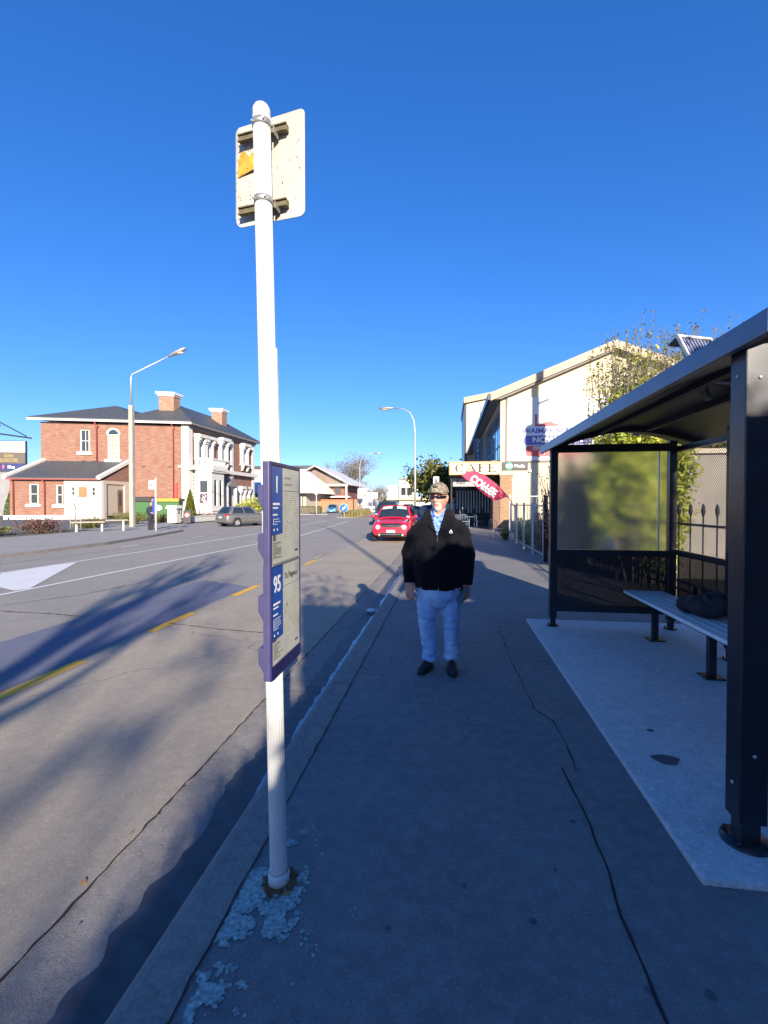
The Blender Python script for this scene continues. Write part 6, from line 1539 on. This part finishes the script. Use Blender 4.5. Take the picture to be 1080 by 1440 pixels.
gp = MB(); gp.box(-.05, -.05, 0, .05, .05, 1.75); o = thing('gate_post', 'dark steel gate post between the planted bed and the shelter', 'post', (2.60, 12.9, 0)); gp.build('shaft', M['charcoal'], o); gp = MB(); gp.box(-.06, -.06, 1.751, .06, .06, 1.79); gp.build('cap', M['charcoal'], o)
# neighbouring house and wall behind the shelter
nb = thing('house', 'white weatherboard house with orange tiled roof glimpsed behind the shelter', 'house', (10.5, 19, 0)); ORG[nb.name] = (10.5, 19, 0)
mb = MB(); mb.box(5.6, 16.2, 0, 10.5, 21.5, 2.75); mb.build('wall', M['white'], nb)
mb = MB(); hipf = [(5.2, 15.8, 2.752), (10.9, 15.8, 2.752), (10.9, 21.9, 2.752), (5.2, 21.9, 2.752), (7.4, 18.8, 4.0), (8.7, 18.8, 4.0)]; mb.add(hipf, [(0, 1, 5, 4), (1, 2, 5), (2, 3, 4, 5), (3, 0, 4), (3, 2, 1, 0)]); mb.build('roof', M['terracotta'], nb)
gw = thing('garden_wall', 'long pale grey block wall behind the spear topped fence', 'wall', (10.8, 10.5, 0)); ORG[gw.name] = (10.8, 10.5, 0)
mb = MB(); mb.box(4.75, 10.4, 0, 17, 10.65, 2.6); mb.build('wall_face', pm('pale_block', (.30, .275, .245), .8, .12, 1.5, dirt=.3), gw); mb = MB(); mb.box(4.7, 10.32, 2.602, 17.05, 10.73, 2.7); mb.build('coping', M['beige'], gw)
# cafe chairs and table
def cafe_chair(loc, rz, label, col, group=None):
    T = thing('cafe_chair', label, 'chair', loc, rz, group)
    mb = MB(); mb.box(-.21, -.21, .43, .21, .21, .455); mb.build('seat', col, T, bev=.01)
    mb = MB(); mb.tube([(-.2, .2, .45), (-.21, .25, .78), (-.12, .27, .86), (.12, .27, .86), (.21, .25, .78), (.2, .2, .45)], .014, 8)
    for x in (-.1, 0, .1): mb.tube([(x, .205, .45), (x, .265, .85)], .009, 6)
    mb.build('backrest', col, T)
    for x, y in ((-.19, -.19), (.19, -.19), (-.19, .19), (.19, .19)): mb = MB(); mb.tube([(x, y, .43), (x * 1.15, y * 1.15, 0)], .013, 6); mb.build('leg', col, T)
    return T
c0 = cafe_chair((2.12, 20.95, 0), 2.4, 'white metal chair standing in sun on the footpath edge by the fence', M['fencesteel'])
bluec = pm('blue_grey_metal', (.16, .22, .30), .5, .15, 10, metal=.3)
g1 = cafe_chair((1.05, 29.3, 0), .2, 'pale blue cafe chair nearest the footpath under the verandah', bluec, 'cafe chairs under the verandah')
dup(g1, (1.95, 30.2, 0), 1.9, 'pale blue cafe chair right of the round table under the verandah'); dup(g1, (1.0, 31.2, 0), 3.0, 'pale blue cafe chair deepest under the verandah')
T = thing('cafe_table', 'small round cafe table among the chairs under the verandah', 'table', (1.35, 30.2, 0))
mb = MB(); mb.lathe([(0, .70), (.33, .70), (.33, .73), (0, .73)], (0, 0, 0), 20); mb.build('table_top', bluec, T); mb = MB(); mb.cyl((0, 0, 0), (0, 0, .7), .03, 8); mb.lathe([(.22, 0), (.22, .02), (0, .03)], (0, 0, 0), 14); mb.build('pedestal_leg', bluec, T)
# ---------------------------------------------------------------- vegetation
def leafquad(mb, p, s, flat=0):
    a = Vector((random.gauss(0, 1), random.gauss(0, 1), random.gauss(0, 1) * (1 - flat))).normalized()
    b = a.cross(Vector((random.gauss(0, 1), random.gauss(0, 1), random.gauss(0, 1)))).normalized()
    o = len(mb.v)
    mb.v += [p - a * s, p + b * s * .45, p + a * s, p - b * s * .45]; mb.f.append([o, o + 1, o + 2, o + 3]); mb.mi.append(0); mb.sm.append(False)
def branch(mb, p, d, L, r, depth, tips, spread=.55, up=.12, n=(2, 4), droop=0, nseg=4):
    pts = [Vector(p)]; rad = [r]; dd = Vector(d).normalized()
    for i in range(nseg):
        dd = (dd + Vector((random.gauss(0, .12), random.gauss(0, .12), random.gauss(0, .1) + up * .3 - droop))).normalized()
        pts.append(pts[-1] + dd * L / nseg); rad.append(r * (1 - .55 * (i + 1) / nseg))
    mb.tube(pts, rad, 6 if depth > 1 else 4, caps=False)
    if depth <= 0: tips += pts[1:]; return
    for k in range(random.randint(*n)):
        i = random.randint(max(1, nseg // 2 - 1), nseg); a = Vector((random.gauss(0, 1), random.gauss(0, 1), random.gauss(0, .5))).normalized()
        branch(mb, pts[i], (dd + a * spread * 1.6 + Vector((0, 0, up))).normalized(), L * random.uniform(.55, .8), rad[i] * .65, depth - 1, tips, spread, up, n, droop, nseg)
    branch(mb, pts[-1], dd, L * .7, rad[-1] * .9, depth - 1, tips, spread, up, n, droop, nseg)
def tree(name, label, loc, trunk_h, r, L, depth, leafmat, nleaf, leafs, spread=.55, up=.15, bark=None, jit=.3, group=None, n=(2, 4), cat='tree'):
    T = thing(name, label, cat, loc, 0, group); mb = MB(); tips = []
    mb.tube([(0, 0, -.1), (0, 0, trunk_h * .5), (random.gauss(0, .05), random.gauss(0, .05), trunk_h)], [r * 1.15, r, r * .85], 10)
    for k in range(random.randint(4, 5)):
        a = k * 1.4 + random.random(); branch(mb, (0, 0, trunk_h * random.uniform(.75, 1)), (math.cos(a) * spread * 1.3, math.sin(a) * spread * 1.3, .9), L, r * .6, depth, tips, spread, up, n)
    branch(mb, (0, 0, trunk_h), (0, 0, 1), L, r * .8, depth, tips, spread, up, n)
    mb.build('trunk', bark or M['bark'], T, clean=False)
    if nleaf:
        mb = MB()
        for i in range(nleaf):
            p = random.choice(tips) + Vector((random.gauss(0, jit), random.gauss(0, jit), random.gauss(0, jit * .8))); leafquad(mb, p, leafs * random.uniform(.6, 1.3))
        mb.build('crown', leafmat, T, clean=False)
    return T
def shrub(name, label, loc, size, nst, leafmat, nleaf, leafs, cat='shrub', group=None, stems=True, tw=None, upright=.5, clump=.18, tmin=.25):
    """multi-stem shrub: thin stems from the base, leaves along them in clumps"""
    T = thing(name, label, cat, loc, 0, group); sx, sy, sz = size; mb = MB(); pts = []
    for i in range(nst):
        a = random.random() * 2 * PI; q = math.sqrt(random.random()); tip = Vector((sx * q * math.cos(a), sy * q * math.sin(a), sz * random.uniform(.6, 1) * (1 - .35 * q * q)))
        b = Vector((tip.x * .35, tip.y * .35, 0)); P = [b.lerp(tip, t) + Vector((random.gauss(0, sx * .05), random.gauss(0, sy * .05), 0)) * (t > 0) for t in (0, .35, .7, 1)]
        mb.tube(P, [.012 * sz ** .5, .009 * sz ** .5, .006 * sz ** .5, .003], 4, caps=False)
        for k in range(5): t = random.uniform(tmin, 1); j = min(2, int(t * 3)); pts.append(P[j].lerp(P[j + 1], t * 3 - j))
    mb.build('stem', tw or M['twig'], T, clean=False); mb = MB()
    for i in range(nleaf):
        p = random.choice(pts) + Vector((random.gauss(0, clump * sx), random.gauss(0, clump * sy), random.gauss(0, min(.10, clump * sz * .6))))
        if p.z < .02: p.z = random.uniform(.02, .1)
        leafquad(mb, p, leafs * random.uniform(.6, 1.35))
    mb.build('foliage', leafmat, T, clean=False); return T
# large shrub behind the shelter: leafy mass below, thin upright shoots above
def big_shrub(loc, size, nst, nleaf, label, leafmat, shoots, sh_h, leafs=.035, tmin=.2):
    T = shrub('large_shrub', label, loc, size, nst, leafmat, nleaf, leafs, tmin=tmin, clump=.15)
    mb = MB(); lf = MB(); sx, sy, sz = size
    for i in range(shoots):
        x, y = random.uniform(-sx, sx), random.uniform(-sy, sy) * .9; z0 = sz * random.uniform(.45, .7); h = sz * random.uniform(.85, 1.0) + random.random() ** 2 * sh_h
        P = [Vector((x + random.gauss(0, .05) * t, y + random.gauss(0, .05) * t, z0 + (h - z0) * t)) for t in (0, .3, .6, .85, 1)]; mb.tube(P, [.007, .006, .005, .003, .0015], 4, caps=False)
        for k in range(34): t = random.uniform(.05, 1); j = min(3, int(t * 4)); leafquad(lf, P[j].lerp(P[j + 1], t * 4 - j) + Vector((random.gauss(0, .025), random.gauss(0, .025), 0)), random.uniform(.022, .042))
    mb.build('shoot', M['twig'], T, clean=False); lf.build('shoot_leaves', M['lf_olive'], T, clean=False); return T
big_shrub((3.85, 10.0, 0), (.85, .9, 4.8), 120, 30000, 'tall yellow green shrub with upright shoots behind the shelter end pane', M['lf_yel'], 110, .5, .055, .5)
big_shrub((5.7, 11.8, 0), (1.7, .8, 5.1), 90, 9000, 'tall olive shrub with wispy shoots behind the shelter roof', M['lf_olive'], 340, 1.0, .05, .72)
shrub('shrub', 'thin pinkish shrub with bare tips against the cream wall above the shelter eave', (3.0, 12.2, 0), (.75, .9, 4.1), 70, M['lf_pink'], 2600, .035)
shrub('shrub', 'bright yellow green bush glowing through the right half of the end pane', (4.05, 9.7, 0), (.55, .5, 2.7), 60, M['lf_yel'], 6500, .05, clump=.16)
shrub('shrub', 'dark green leafy bush behind the left half of the frosted end pane', (3.5, 12.8, 0), (.6, .6, 2.9), 70, M['lf_hedge'], 4500, .06, clump=.16)
# bed along the fence
shrub('garden_plant', 'bright green strappy plants behind the pale fence nearest the cafe', (3.2, 20.6, 0), (.35, .6, .95), 40, M['lf_green'], 700, .10, cat='plant')
shrub('garden_plant', 'green leafy plants in the middle of the fenced garden bed', (3.2, 18.6, 0), (.35, .7, .9), 40, M['lf_green'], 700, .10, cat='plant')
shrub('shrub', 'reddish brown shrub at the shelter end of the fenced garden bed', (3.1, 16.2, 0), (.35, .8, 1.4), 50, M['lf_red'], 1500, .06)
shrub('garden_plant', 'low green leafy plant at the foot of the white fence post', (2.45, 20.4, 0), (.25, .25, .55), 14, M['lf_hedge'], 300, .06, cat='plant')
# evergreen behind the man
tree('evergreen_tree', 'broad dark evergreen with yellowing leaves behind the standing man', (-.9, 42.5, 0), 1.6, .22, 1.75, 3, M['lf_mix'], 7000, .20, .6, .12, jit=.36)
# far trees
tree('bare_tree', 'large round crowned bare winter tree beyond the shops', (-23, 112, 0), 4.0, .5, 4.2, 4, M['twig'], 6000, .16, .55, .14, bark=M['twig'], jit=.5)
for i, (x, y, h, lab) in enumerate(((-27, 140, 1.0, 'pale bare tree left of the long white building'), (-22, 150, .8, 'small bare tree just right of the big bare tree'), (-34, 104, .8, 'brownish bare tree behind the brick trimmed shop roof'))):
    tree('bare_tree', lab, (x, y, 0), 2.5 * h, .3, 3.0 * h, 3, M['twig'], 1800, .16, .5, .2, bark=M['twig'], jit=.5)
for i in range(14):
    x = -60 + i * 7.5 + random.uniform(-2, 2)
    tree('far_tree', 'distant dull green tree number %s on the skyline beyond the street end' % 'one two three four five six seven eight nine ten eleven twelve thirteen fourteen'.split()[i], (x, 225 + random.uniform(-12, 12), 0), 1.5, .3, random.uniform(1.7, 2.5), 2, M['lf_dark'], 900, .55, .6, .1, jit=.7, group='trees on the skyline')
# far side planting
for i in range(7):
    y = 6.5 + i * 2.55; m_, lab = ((M['lf_red'], 'dark red'), (M['lf_olive'], 'olive green'))[i % 2]
    shrub('low_shrub', '%s low shrub, number %s from the left in the car park planting bed' % (lab, 'one two three four five six seven'.split()[i]), (-21.6 + random.uniform(-.2, .2), y, 0), (.8, 1.1, .85 if i % 2 == 0 else .6), 60, m_, 900, .07, group='low shrubs in the car park bed')
for i, (x, y, sx, sy, h, m_, lab) in enumerate(((-22.6, 26.6, .8, 1.1, .75, 'lf_olive', 'olive shrub between the slab bench and the concrete lamp base'), (-24.0, 32.2, .9, 1.4, .9, 'lf_olive', 'yellowish low shrub behind the woman at the far stop'), (-23.6, 35.4, .8, 1.2, .8, 'lf_olive', 'low shrub between the green bin and the white pillar'), (-28.8, 38.5, 2.2, .6, .9, 'lf_hedge', 'low clipped shrub row before the beige garage door'), (-23.0, 41.5, .7, 2.0, .8, 'lf_red', 'dark shrubs behind the low white wall'))):
    shrub('low_shrub', lab, (x, y, 0), (sx, sy, h), 60, M[m_], 1100, .07)
def conifer(label, loc, R, h, mat, n):
    T = thing('conifer', label, 'tree', loc); mb = MB(); mb.tube([(0, 0, 0), (0, 0, h * .9)], [R * .1, .01], 6); mb.build('trunk', M['bark'], T); mb = MB()
    for i in range(n):
        z = h * (.04 + .96 * random.random() ** 1.25); r = R * (1 - z / h) ** .75 * min(1, .5 + z / h * 3) * random.uniform(.55, 1.08); a = random.random() * 6.283
        leafquad(mb, Vector((r * math.cos(a), r * math.sin(a), z)), random.uniform(.04, .09))
    mb.build('crown', mat, T, clean=False)
conifer('narrow upright green conifer before the white bay window', (-22.5, 38.0, 0), .62, 2.75, M['lf_cone'], 5000)
def cone_tree(T): pass
shrub('shrub', 'rounded yellow green shrub behind the grey hatchback', (-22.6, 51.5, 0), (1.5, 1.9, 2.6), 60, M['lf_yel'], 2400, .13)
conifer('dark slim conifer beside the grey wall at the left edge', (-43, 40.5, 0), .8, 3.2, M['lf_hedge'], 3500)
T = tree('sapling', 'thin leafless sapling held between two stakes in the planting bed', (-22.2, 25.0, 0), 1.5, .03, .75, 2, None, 0, .1, .35, .3, bark=M['twig'])
for s in (-.35, .35): mb = MB(); mb.cyl((s, 0, 0), (s, 0, 1.3), .03, 6); mb.build('stake', M['timber'], T)
# hedge at the shops
hd = MB()
for i in range(5000): leafquad(hd, Vector((random.uniform(-7, 7), random.uniform(-.7, .7), random.uniform(.05, 1.15))), .12)
o = thing('clipped_hedge', 'long clipped light green hedge before the white roofed shop', 'hedge', (-27.0, 72.0, 0), -.06); hd.build('foliage', M['lf_hedge'], o, clean=False); hb_ = MB(); hb_.box(-6.9, -.6, 0, 6.9, .6, 1.0); hb_.build('hedge_core', M['bark'], o)
# tussock grass on the island
gr = MB()
for i in range(5200):
    x, y = random.uniform(-12.2, -10.4), random.uniform(52.2, 62.5); h = random.uniform(.35, .95); a = random.random() * 2 * PI; l = h * random.uniform(.1, .5)
    p = Vector((x, y, .03)); q = p + Vector((math.cos(a) * l * .5, math.sin(a) * l * .5, h * .7)); t_ = p + Vector((math.cos(a) * l, math.sin(a) * l, h * .9)); w_ = Vector((-math.sin(a), math.cos(a), 0)) * .02
    gr.add([p - w_, p + w_, q + w_ * .8, q - w_ * .8, t_], [(0, 1, 2, 3), (3, 2, 4)])
tag(gr.build('tussock_grass', M['lf_grass'], clean=False), 'straw coloured tussock grass filling the traffic island', 'grass', kind='stuff')
# behind the viewer: unseen hedge and shrubs added to cast shade, and trees
hb_ = thing('shade_hedge', 'added tall hedge behind the viewer that shades the footpath', 'hedge', (2.3, -10, 0)); mb = MB()
def bmp_(y): return math.exp(-((y + 5.3) / 1.05) ** 4)
def htop(y): return 3.02 + .10 * noise.noise((y * .9, 3, 1)) + .06 * noise.noise((y * 3.1, 7, 2))
for i in range(15000):
    y = random.uniform(-15, 9.5); z = random.uniform(.1, 1) ** .5 * htop(y - 10); x = -.72 + random.uniform(-.08, .14) if random.random() < .55 else random.uniform(-.7, 2.5)
    leafquad(mb, Vector((x, y, z)), random.uniform(.05, .10))
mb.build('foliage', M['lf_dark'], hb_, clean=False)
mb = MB(); K_ = 220; V = []
for i in range(K_ + 1):
    y = -15 + 24.45 * i / K_; h = htop(y - 10) - .02
    V += [(-.70, y, 0), (-.70 + .04 * noise.noise((y * 2, 1, 5)), y, h), (.35, y, h + .02), (.55, y, h), (4.0, y, h), (4.2, y, 0)]
mb.add(V, [(6 * i + a, 6 * i + a + 1, 6 * i + a + 7, 6 * i + a + 6) for i in range(K_) for a in range(5)] + [(0, 1, 2, 3, 4, 5), tuple(6 * K_ + a for a in (5, 4, 3, 2, 1, 0))]); mb.build('hedge_core', M['bark'], hb_)
T = thing('shade_shrub', 'added shrub block above the hedge behind the viewer, shaped to shade the road', 'shrub', (2.7, -5.2, 0)); mb = MB(); pl = [(1.53, -4.3), (2.17, -6.2), (4.1, -6.2), (4.1, -4.3)]  # unseen, added for its shade; solid core cut along the sun direction
mb.prism([(x - 2.7, y + 5.2) for x, y in pl], 0, 4.2); mb.build('shade_block', M['bark'], T); mb = MB()
for i in range(5000):
    y = random.uniform(-6.3, -4.2); x0 = 1.50 + .339 * (-4.3 - y); x = random.uniform(x0, 4.2); z = random.uniform(2.8, 4.5 + .25 * noise.noise((x * 2, y * 2, 1))); leafquad(mb, Vector((x - 2.7, y + 5.2, z)), random.uniform(.03, .07))
for i in range(420):
    y = random.uniform(-6.3, -4.2); q = random.uniform(.1, 1.15); x = q - .339 * y; leafquad(mb, Vector((x - 2.7, y + 5.2, 4.4 + 1.3 * random.random() ** 1.6)), random.uniform(.03, .08))
mb.build('foliage', M['lf_dark'], T, clean=False)
tree('bare_tree', 'tall bare street tree far behind the viewer', (1.38, -12.5, 0), 6.6, .18, 1.5, 3, M['twig'], 0, .10, .42, .3, jit=.3)
tree('bare_tree', 'wide leafy street tree farthest behind the viewer', (6.4, -23, 0), 4.5, .15, 2.6, 3, M['lf_olive'], 600, .16, .6, .12, jit=.5)
T = thing('sun_block_shrub', 'added shrub block behind the viewer that keeps sun off the shelter end pane', 'shrub', (4.2, -1.0, 0)); mb = MB(); mb.box(-.72, -.5, 0, .74, .45, 4.5); mb.build('shade_block', M['bark'], T); mb = MB()  # unseen solid block added to stop sun reaching the shelter pane
for i in range(2500): leafquad(mb, Vector((random.uniform(-.8, .8), random.uniform(-.55, .5), random.uniform(2.5, 4.65))), random.uniform(.03, .07))
mb.build('foliage', M['lf_dark'], T, clean=False)
# utility pole beside the frame, its shadow falls on the cream gable
T = thing('utility_pole', 'tall utility pole with transformer standing behind the shelter out of view', 'pole', (9.75, 14.0, 0))
mb = MB(); mb.tube([(0, 0, 0), (0, 0, 15.0)], [.25, .21], 12); mb.build('pole', M['timber'], T)
mb = MB(); mb.tube([(0, 0, 9.9), (0, 0, 11.2)], [.55, .55], 16); mb.build('transformer', M['steel'], T)
mb = MB(); mb.beam((-.1, 0, 12.4), (.75, 0, 12.75), .12, .12); mb.beam((-1.1, 0, 14.6), (1.1, 0, 14.6), .12, .12); mb.build('cross_arm', M['timber'], T)

street_lamp('street_lamp', 'tall street lamp behind the viewer whose shadow crosses the road', (5.85, -10, 0), 'curve', 16.5, (-2.2, .2, 0))
# ---------------------------------------------------------------- far street
def shopbox(name, label, loc, rz, w, d, h, wall, roofm, roofh, over=.8, front=None):
    T = thing(name, label, 'building', loc, rz)
    mb = MB(); mb.box(-w / 2, 0, 0, w / 2, d, h); mb.build('wall', wall, T)
    mb = MB(); P = [(-w / 2 - over, -over, h + .002), (w / 2 + over, -over, h + .002), (w / 2 + over, d + over, h + .002), (-w / 2 - over, d + over, h + .002)]
    if roofh:
        P += [(-w / 2 + d * .15, d / 2, h + roofh), (w / 2 - d * .15, d / 2, h + roofh)]; mb.add(P, [(0, 1, 5, 4), (1, 2, 5), (2, 3, 4, 5), (3, 0, 4), (3, 2, 1, 0)])
    else: mb.box(-w / 2 - .2, -.2, h + .002, w / 2 + .2, d + .2, h + .7)
    mb.build('roof', roofm, T); return T
M['whiteroof'] = pm('white_iron_roof', (.62, .60, .56), .5, .06, 1.5)
T = shopbox('shop', 'low shop with a broad white roof and glazed front behind the hedge', (-31.5, 77, 0), -.08, 15, 13, 3.3, M['beige'], M['whiteroof'], 4.2, 1.5)
mb = MB(); mb.box(-6.9, -.06, .3, 6.9, -.002, 2.8); w_ = mb.build('shop_window', M['glass'], T)
mb = MB()
for i in range(11): mb.box(-6.9 + i * 1.35, -.14, .2, -6.75 + i * 1.35, -.061, 3.0)
mb.build('shop_mullion', M['white'], T)
mb = MB(); mb.box(-3.5, -.3, 1.0, -.6, -.2, 2.9); v = mb.build('shop_sign', M['vio'], T)
mb = MB()
for i in range(3): mb.box(-3.2, -.32, 1.35 + i * .45, -.9, -.301, 1.55 + i * .45)
mb.build('sign_band', M['bdgrey'], v)
mb = MB(); mb.box(1.8, -.3, .3, 3.4, -.2, 2.2); mb.build('yellow_poster', pm('pale_yellow', (.55, .5, .3), .6, .1, 3), T)
T = thing('shop', 'two storey shop with a white gabled roof and red brown timber gable', 'building', (-25.5, 88, 0), -.05)
mb = MB(); mb.box(-6, 0, 0, 6, 12, 5.4); mb.build('wall', pm('red_brown_wall', (.22, .09, .06), .7, .15, 2), T)
mb = MB(); mb.slab([(-6, -.05, 5.402), (6, -.05, 5.402), (0, -.05, 8.4)], (0, .3, 0)); mb.build('gable', pm('grey_brown_boards', (.22, .17, .14), .7, .15, 2), T)
mb = MB()
for s in (-1, 1): mb.slab([(s * 7.4, -1.4, 5.0), (0, -1.4, 8.75), (0, 13, 8.75), (s * 7.4, 13, 5.0)], (0, 0, .22))
mb.build('roof', M['whiteroof'], T)
mb = MB(); mb.box(-6.6, -1.2, 4.9, 6.6, -.06, 5.3); mb.box(-7, -1.6, 2.7, 7, -.06, 3.0); mb.build('balcony_band', M['white'], T)
mb = MB()
for i in range(5): mb.box(-5.2 + i * 2.2, -.08, 3.3, -3.9 + i * 2.2, -.051, 4.7)
mb.build('window_band', M['glass'], T)
for x in (-6.2, 0.2, 6.2): mb = MB(); mb.box(x, -1.3, 0, x + .3, -1.0, 5.0 if x != .2 else 6.4); mb.build('post', M['white'] if x else M['tan'], T)
T = thing('brick_fence', 'low orange red brick fence behind the sky blue hatchback', 'fence', (-19.6, 83, 0), 0)
mb = MB(); mb.box(-4, 0, 0, 4, .4, 2.1); mb.build('wall_face', M['brick_or'], T); mb = MB(); mb.box(-4.1, -.1, 2.102, 4.1, .5, 2.3); mb.build('coping', M['terracotta'], T)
T = thing('long_building', 'long low white building with a grey clock tower block closing the street', 'building', (-16, 190, 0))
mb = MB(); mb.box(-2, 0, 0, 26, 14, 8.6); mb.build('wall', M['white'], T)
mb = MB(); mb.box(-9.2, .5, 0, -2.002, 14, 8.9); mb.build('side_wing', pm('pale_blue_grey', (.5, .53, .55), .6, .08, 2), T)
mb = MB(); mb.box(-3.8, -1.2, 0, 2.2, -.002, 11.2); tw = mb.build('tower', M['beige'], T)
mb = MB(); mb.box(-4, -1.4, 11.202, 2.4, 5, 11.8); mb.cyl((-.6, 2, 11.8), (-.6, 2, 16), .09, 6); mb.build('tower_cap', M['soffit'], tw)
mb = MB(); mb.box(-3, -1.25, 5, -1.2, -1.202, 8); mb.box(-.6, -1.25, 5, 1.4, -1.202, 8); mb.build('tower_window', M['glass'], tw)
mb = MB(); mb.box(3, -.06, 4.2, 25, -.002, 6.8); wn = mb.build('window_strip', M['glass_blue'], T)
mb = MB()
for i in range(9): mb.box(3 + i * 2.6, -.12, 4.2, 3.5 + i * 2.6, -.061, 6.8)
mb.build('window_pier', M['white'], wn)
mb = MB(); mb.box(-9, -2.5, 3.0, 26, -.3, 3.5); mb.build('awning', pm('cream_awning', (.6, .5, .25), .6, .1, 3), T)
shopbox('shop', 'small cream flat roofed shop left of the grey tower', (-31, 160, 0), 0, 11, 10, 5.2, M['white'], M['soffit'], 0)
shopbox('shop', 'brown low shop in the distance left of the flat roofed shop', (-40, 130, 0), 0, 14, 12, 4.2, M['brick_br'], M['slate'], 2.2)
shopbox('shop', 'grey verandah shop far along the near side of the street', (6.5, 80, 0), 0, 11, 60, 5.0, M['greywall'], M['soffit'], 0)
shopbox('shop', 'white awning shop beyond the evergreen tree', (4.5, 150, 0), 0, 14, 30, 5.5, M['white'], M['tan'], 1.5)
shopbox('house', 'pale low house seen between the brick building and the timetable', (-33, 82, 0), 0, 14, 10, 5.4, M['white'], M['tan'], 2.0) if False else None
T = shopbox('shop', 'pale stepped building right behind the brick building', (-36, 96, 0), 0, 16, 12, 9.0, M['white'], M['slate'], 0)
# street signs
def roundel(loc, label):
    T = thing('keep_left_sign', label, 'sign', loc)
    mb = MB(); mb.cyl((0, .03, 0), (0, .03, 1.25), .04, 8); mb.build('post', M['polewhite'], T)
    mb = MB(); mb.lathe([(0, -.012), (.50, -.012), (.50, .012), (0, .012)], (0, -.02, 1.05), 28, 'y'); f = mb.build('sign_face', M['board'], T)
    mb = MB(); mb.lathe([(0, -.004), (.45, -.004), (.45, .0), (0, .0)], (0, -.036, 1.05), 28, 'y'); mb.build('blue_disc', M['blue'], f)
    mb = MB(); d = Vector((-.72, 0, -.72)).normalized(); c = Vector((0, -.044, 1.05)); n_ = Vector((d.z, 0, -d.x)); mb.slab([c - d * .3 + n_ * .06, c + d * .08 + n_ * .06, c + d * .08 + n_ * .17, c + d * .34, c + d * .08 - n_ * .17, c + d * .08 - n_ * .06, c - d * .3 - n_ * .06], (0, -.006, 0)); mb.build('arrow', M['lettwhite'], f)
roundel((-11.75, 51.6, .0), 'round blue sign with a white diagonal arrow at the grass island')
def giveway(loc, label, s=.55, rz=0):
    T = thing('give_way_sign', label, 'sign', loc, rz)
    mb = MB(); mb.cyl((0, 0, 0), (0, 0, 3.0), .05, 8); mb.build('post', M['polewhite'], T)
    mb = MB(); mb.slab([(-s, -.06, 3.6), (s, -.06, 3.6), (0, -.06, 2.65)], (0, -.02, 0)); p = mb.build('sign_back', M['steel'], T)
    mb = MB(); mb.slab([(-s * .7, -.084, 3.5), (s * .7, -.084, 3.5), (0, -.084, 2.85)], (0, -.006, 0)); mb.build('sign_rim', M['board'], p)
giveway((-17.9, 61.6, 0), 'triangular sign on a white pole at the side street mouth', 1.0); giveway((-11.1, 60.5, 0), 'triangular sign standing in the tussock grass island', .8)
T = thing('sail_banner', 'white upright sail banner beyond the grass island', 'banner', (-12.6, 64, 0))
mb = MB(); mb.cyl((0, 0, 0), (0, 0, 3.6), .03, 6); mb.build('banner_pole', M['steel'], T); mb = MB(); mb.slab([(.02, 0, 1.2), (.65, 0, 1.5), (.8, 0, 2.8), (.45, 0, 3.5), (.02, 0, 3.6)], (0, .02, 0)); mb.build('banner_cloth', M['board'], T)
T = thing('info_sign', 'small white box sign on a post at the far end of the island', 'sign', (-10.4, 63.2, 0))
mb = MB(); mb.cyl((0, 0, 0), (0, 0, 3.4), .04, 6); mb.build('post', M['polewhite'], T); mb = MB(); mb.box(-.35, -.1, .4, .35, -.045, 1.2); mb.build('lower_plate', M['board'], T); mb = MB(); mb.box(-.8, -.1, 2.3, .8, -.045, 3.1); mb.build('upper_plate', M['board'], T)
T = thing('parking_sign', 'small white parking sign above the cap of the man', 'sign', (-.62, 24.5, 0))
mb = MB(); mb.cyl((0, 0, 0), (0, 0, 3.0), .03, 8); mb.build('post', M['steel'], T); mb = MB(); mb.box(-.15, -.05, 2.55, .15, -.032, 2.98); p = mb.build('sign_plate', M['board'], T); mb = MB(); mb.box(-.05, -.054, 2.66, .05, -.051, 2.85); mb.build('sign_symbol', M['ink'], p)
# ---------------------------------------------------------------- light and camera
w = bpy.data.worlds.new('World'); S.world = w; w.use_nodes = True
nt = w.node_tree; bg = nt.nodes['Background']
sky = nt.nodes.new('ShaderNodeTexSky'); sky.sky_type = 'NISHITA'; sky.sun_disc = False
elev = math.asin(SUN.z); az = math.atan2(SUN.x, SUN.y)
sky.sun_elevation = elev; sky.sun_rotation = az
sky.altitude = 0; sky.air_density = 1.0; sky.dust_density = .25; sky.ozone_density = 3.2
gm_ = nt.nodes.new('ShaderNodeGamma'); gm_.inputs[1].default_value = .80; nt.links.new(sky.outputs[0], gm_.inputs[0])
hs = nt.nodes.new('ShaderNodeHueSaturation'); hs.inputs['Saturation'].default_value = 1.38; hs.inputs['Value'].default_value = 1.15
nt.links.new(gm_.outputs[0], hs.inputs['Color']); tint = mixc(nt, 1.0, hs.outputs[0], (.66, .83, 1.26), 'MULTIPLY'); nt.links.new(tint, bg.inputs[0])
bg.inputs[1].default_value = .10
ld = bpy.data.lights.new('sun', 'SUN'); ld.energy = 5.0; ld.angle = math.radians(.53); ld.color = (1, .87, .70)
lo = bpy.data.objects.new('sun', ld); COL.objects.link(lo); lo.rotation_euler = (-SUN).to_track_quat('-Z', 'Y').to_euler(); lo.location = (10, -30, 40)
cd = bpy.data.cameras.new('camera'); cam = bpy.data.objects.new('camera', cd); COL.objects.link(cam)
cam.location = (0, 0, 1.57)
cam.rotation_euler = (PI / 2 - math.atan(12 / 650), 0, math.radians(7.88))
cd.sensor_fit = 'VERTICAL'; cd.sensor_height = 36; cd.lens = 650 / 1440 * 36; cd.clip_end = 2000; cd.clip_start = .05
S.camera = cam
S.view_settings.view_transform = 'Standard'; S.view_settings.look = 'None'; S.view_settings.gamma = 1; S.view_settings.exposure = 1.1
S.cycles.max_bounces = 8; S.cycles.transparent_max_bounces = 24; S.cycles.transmission_bounces = 8
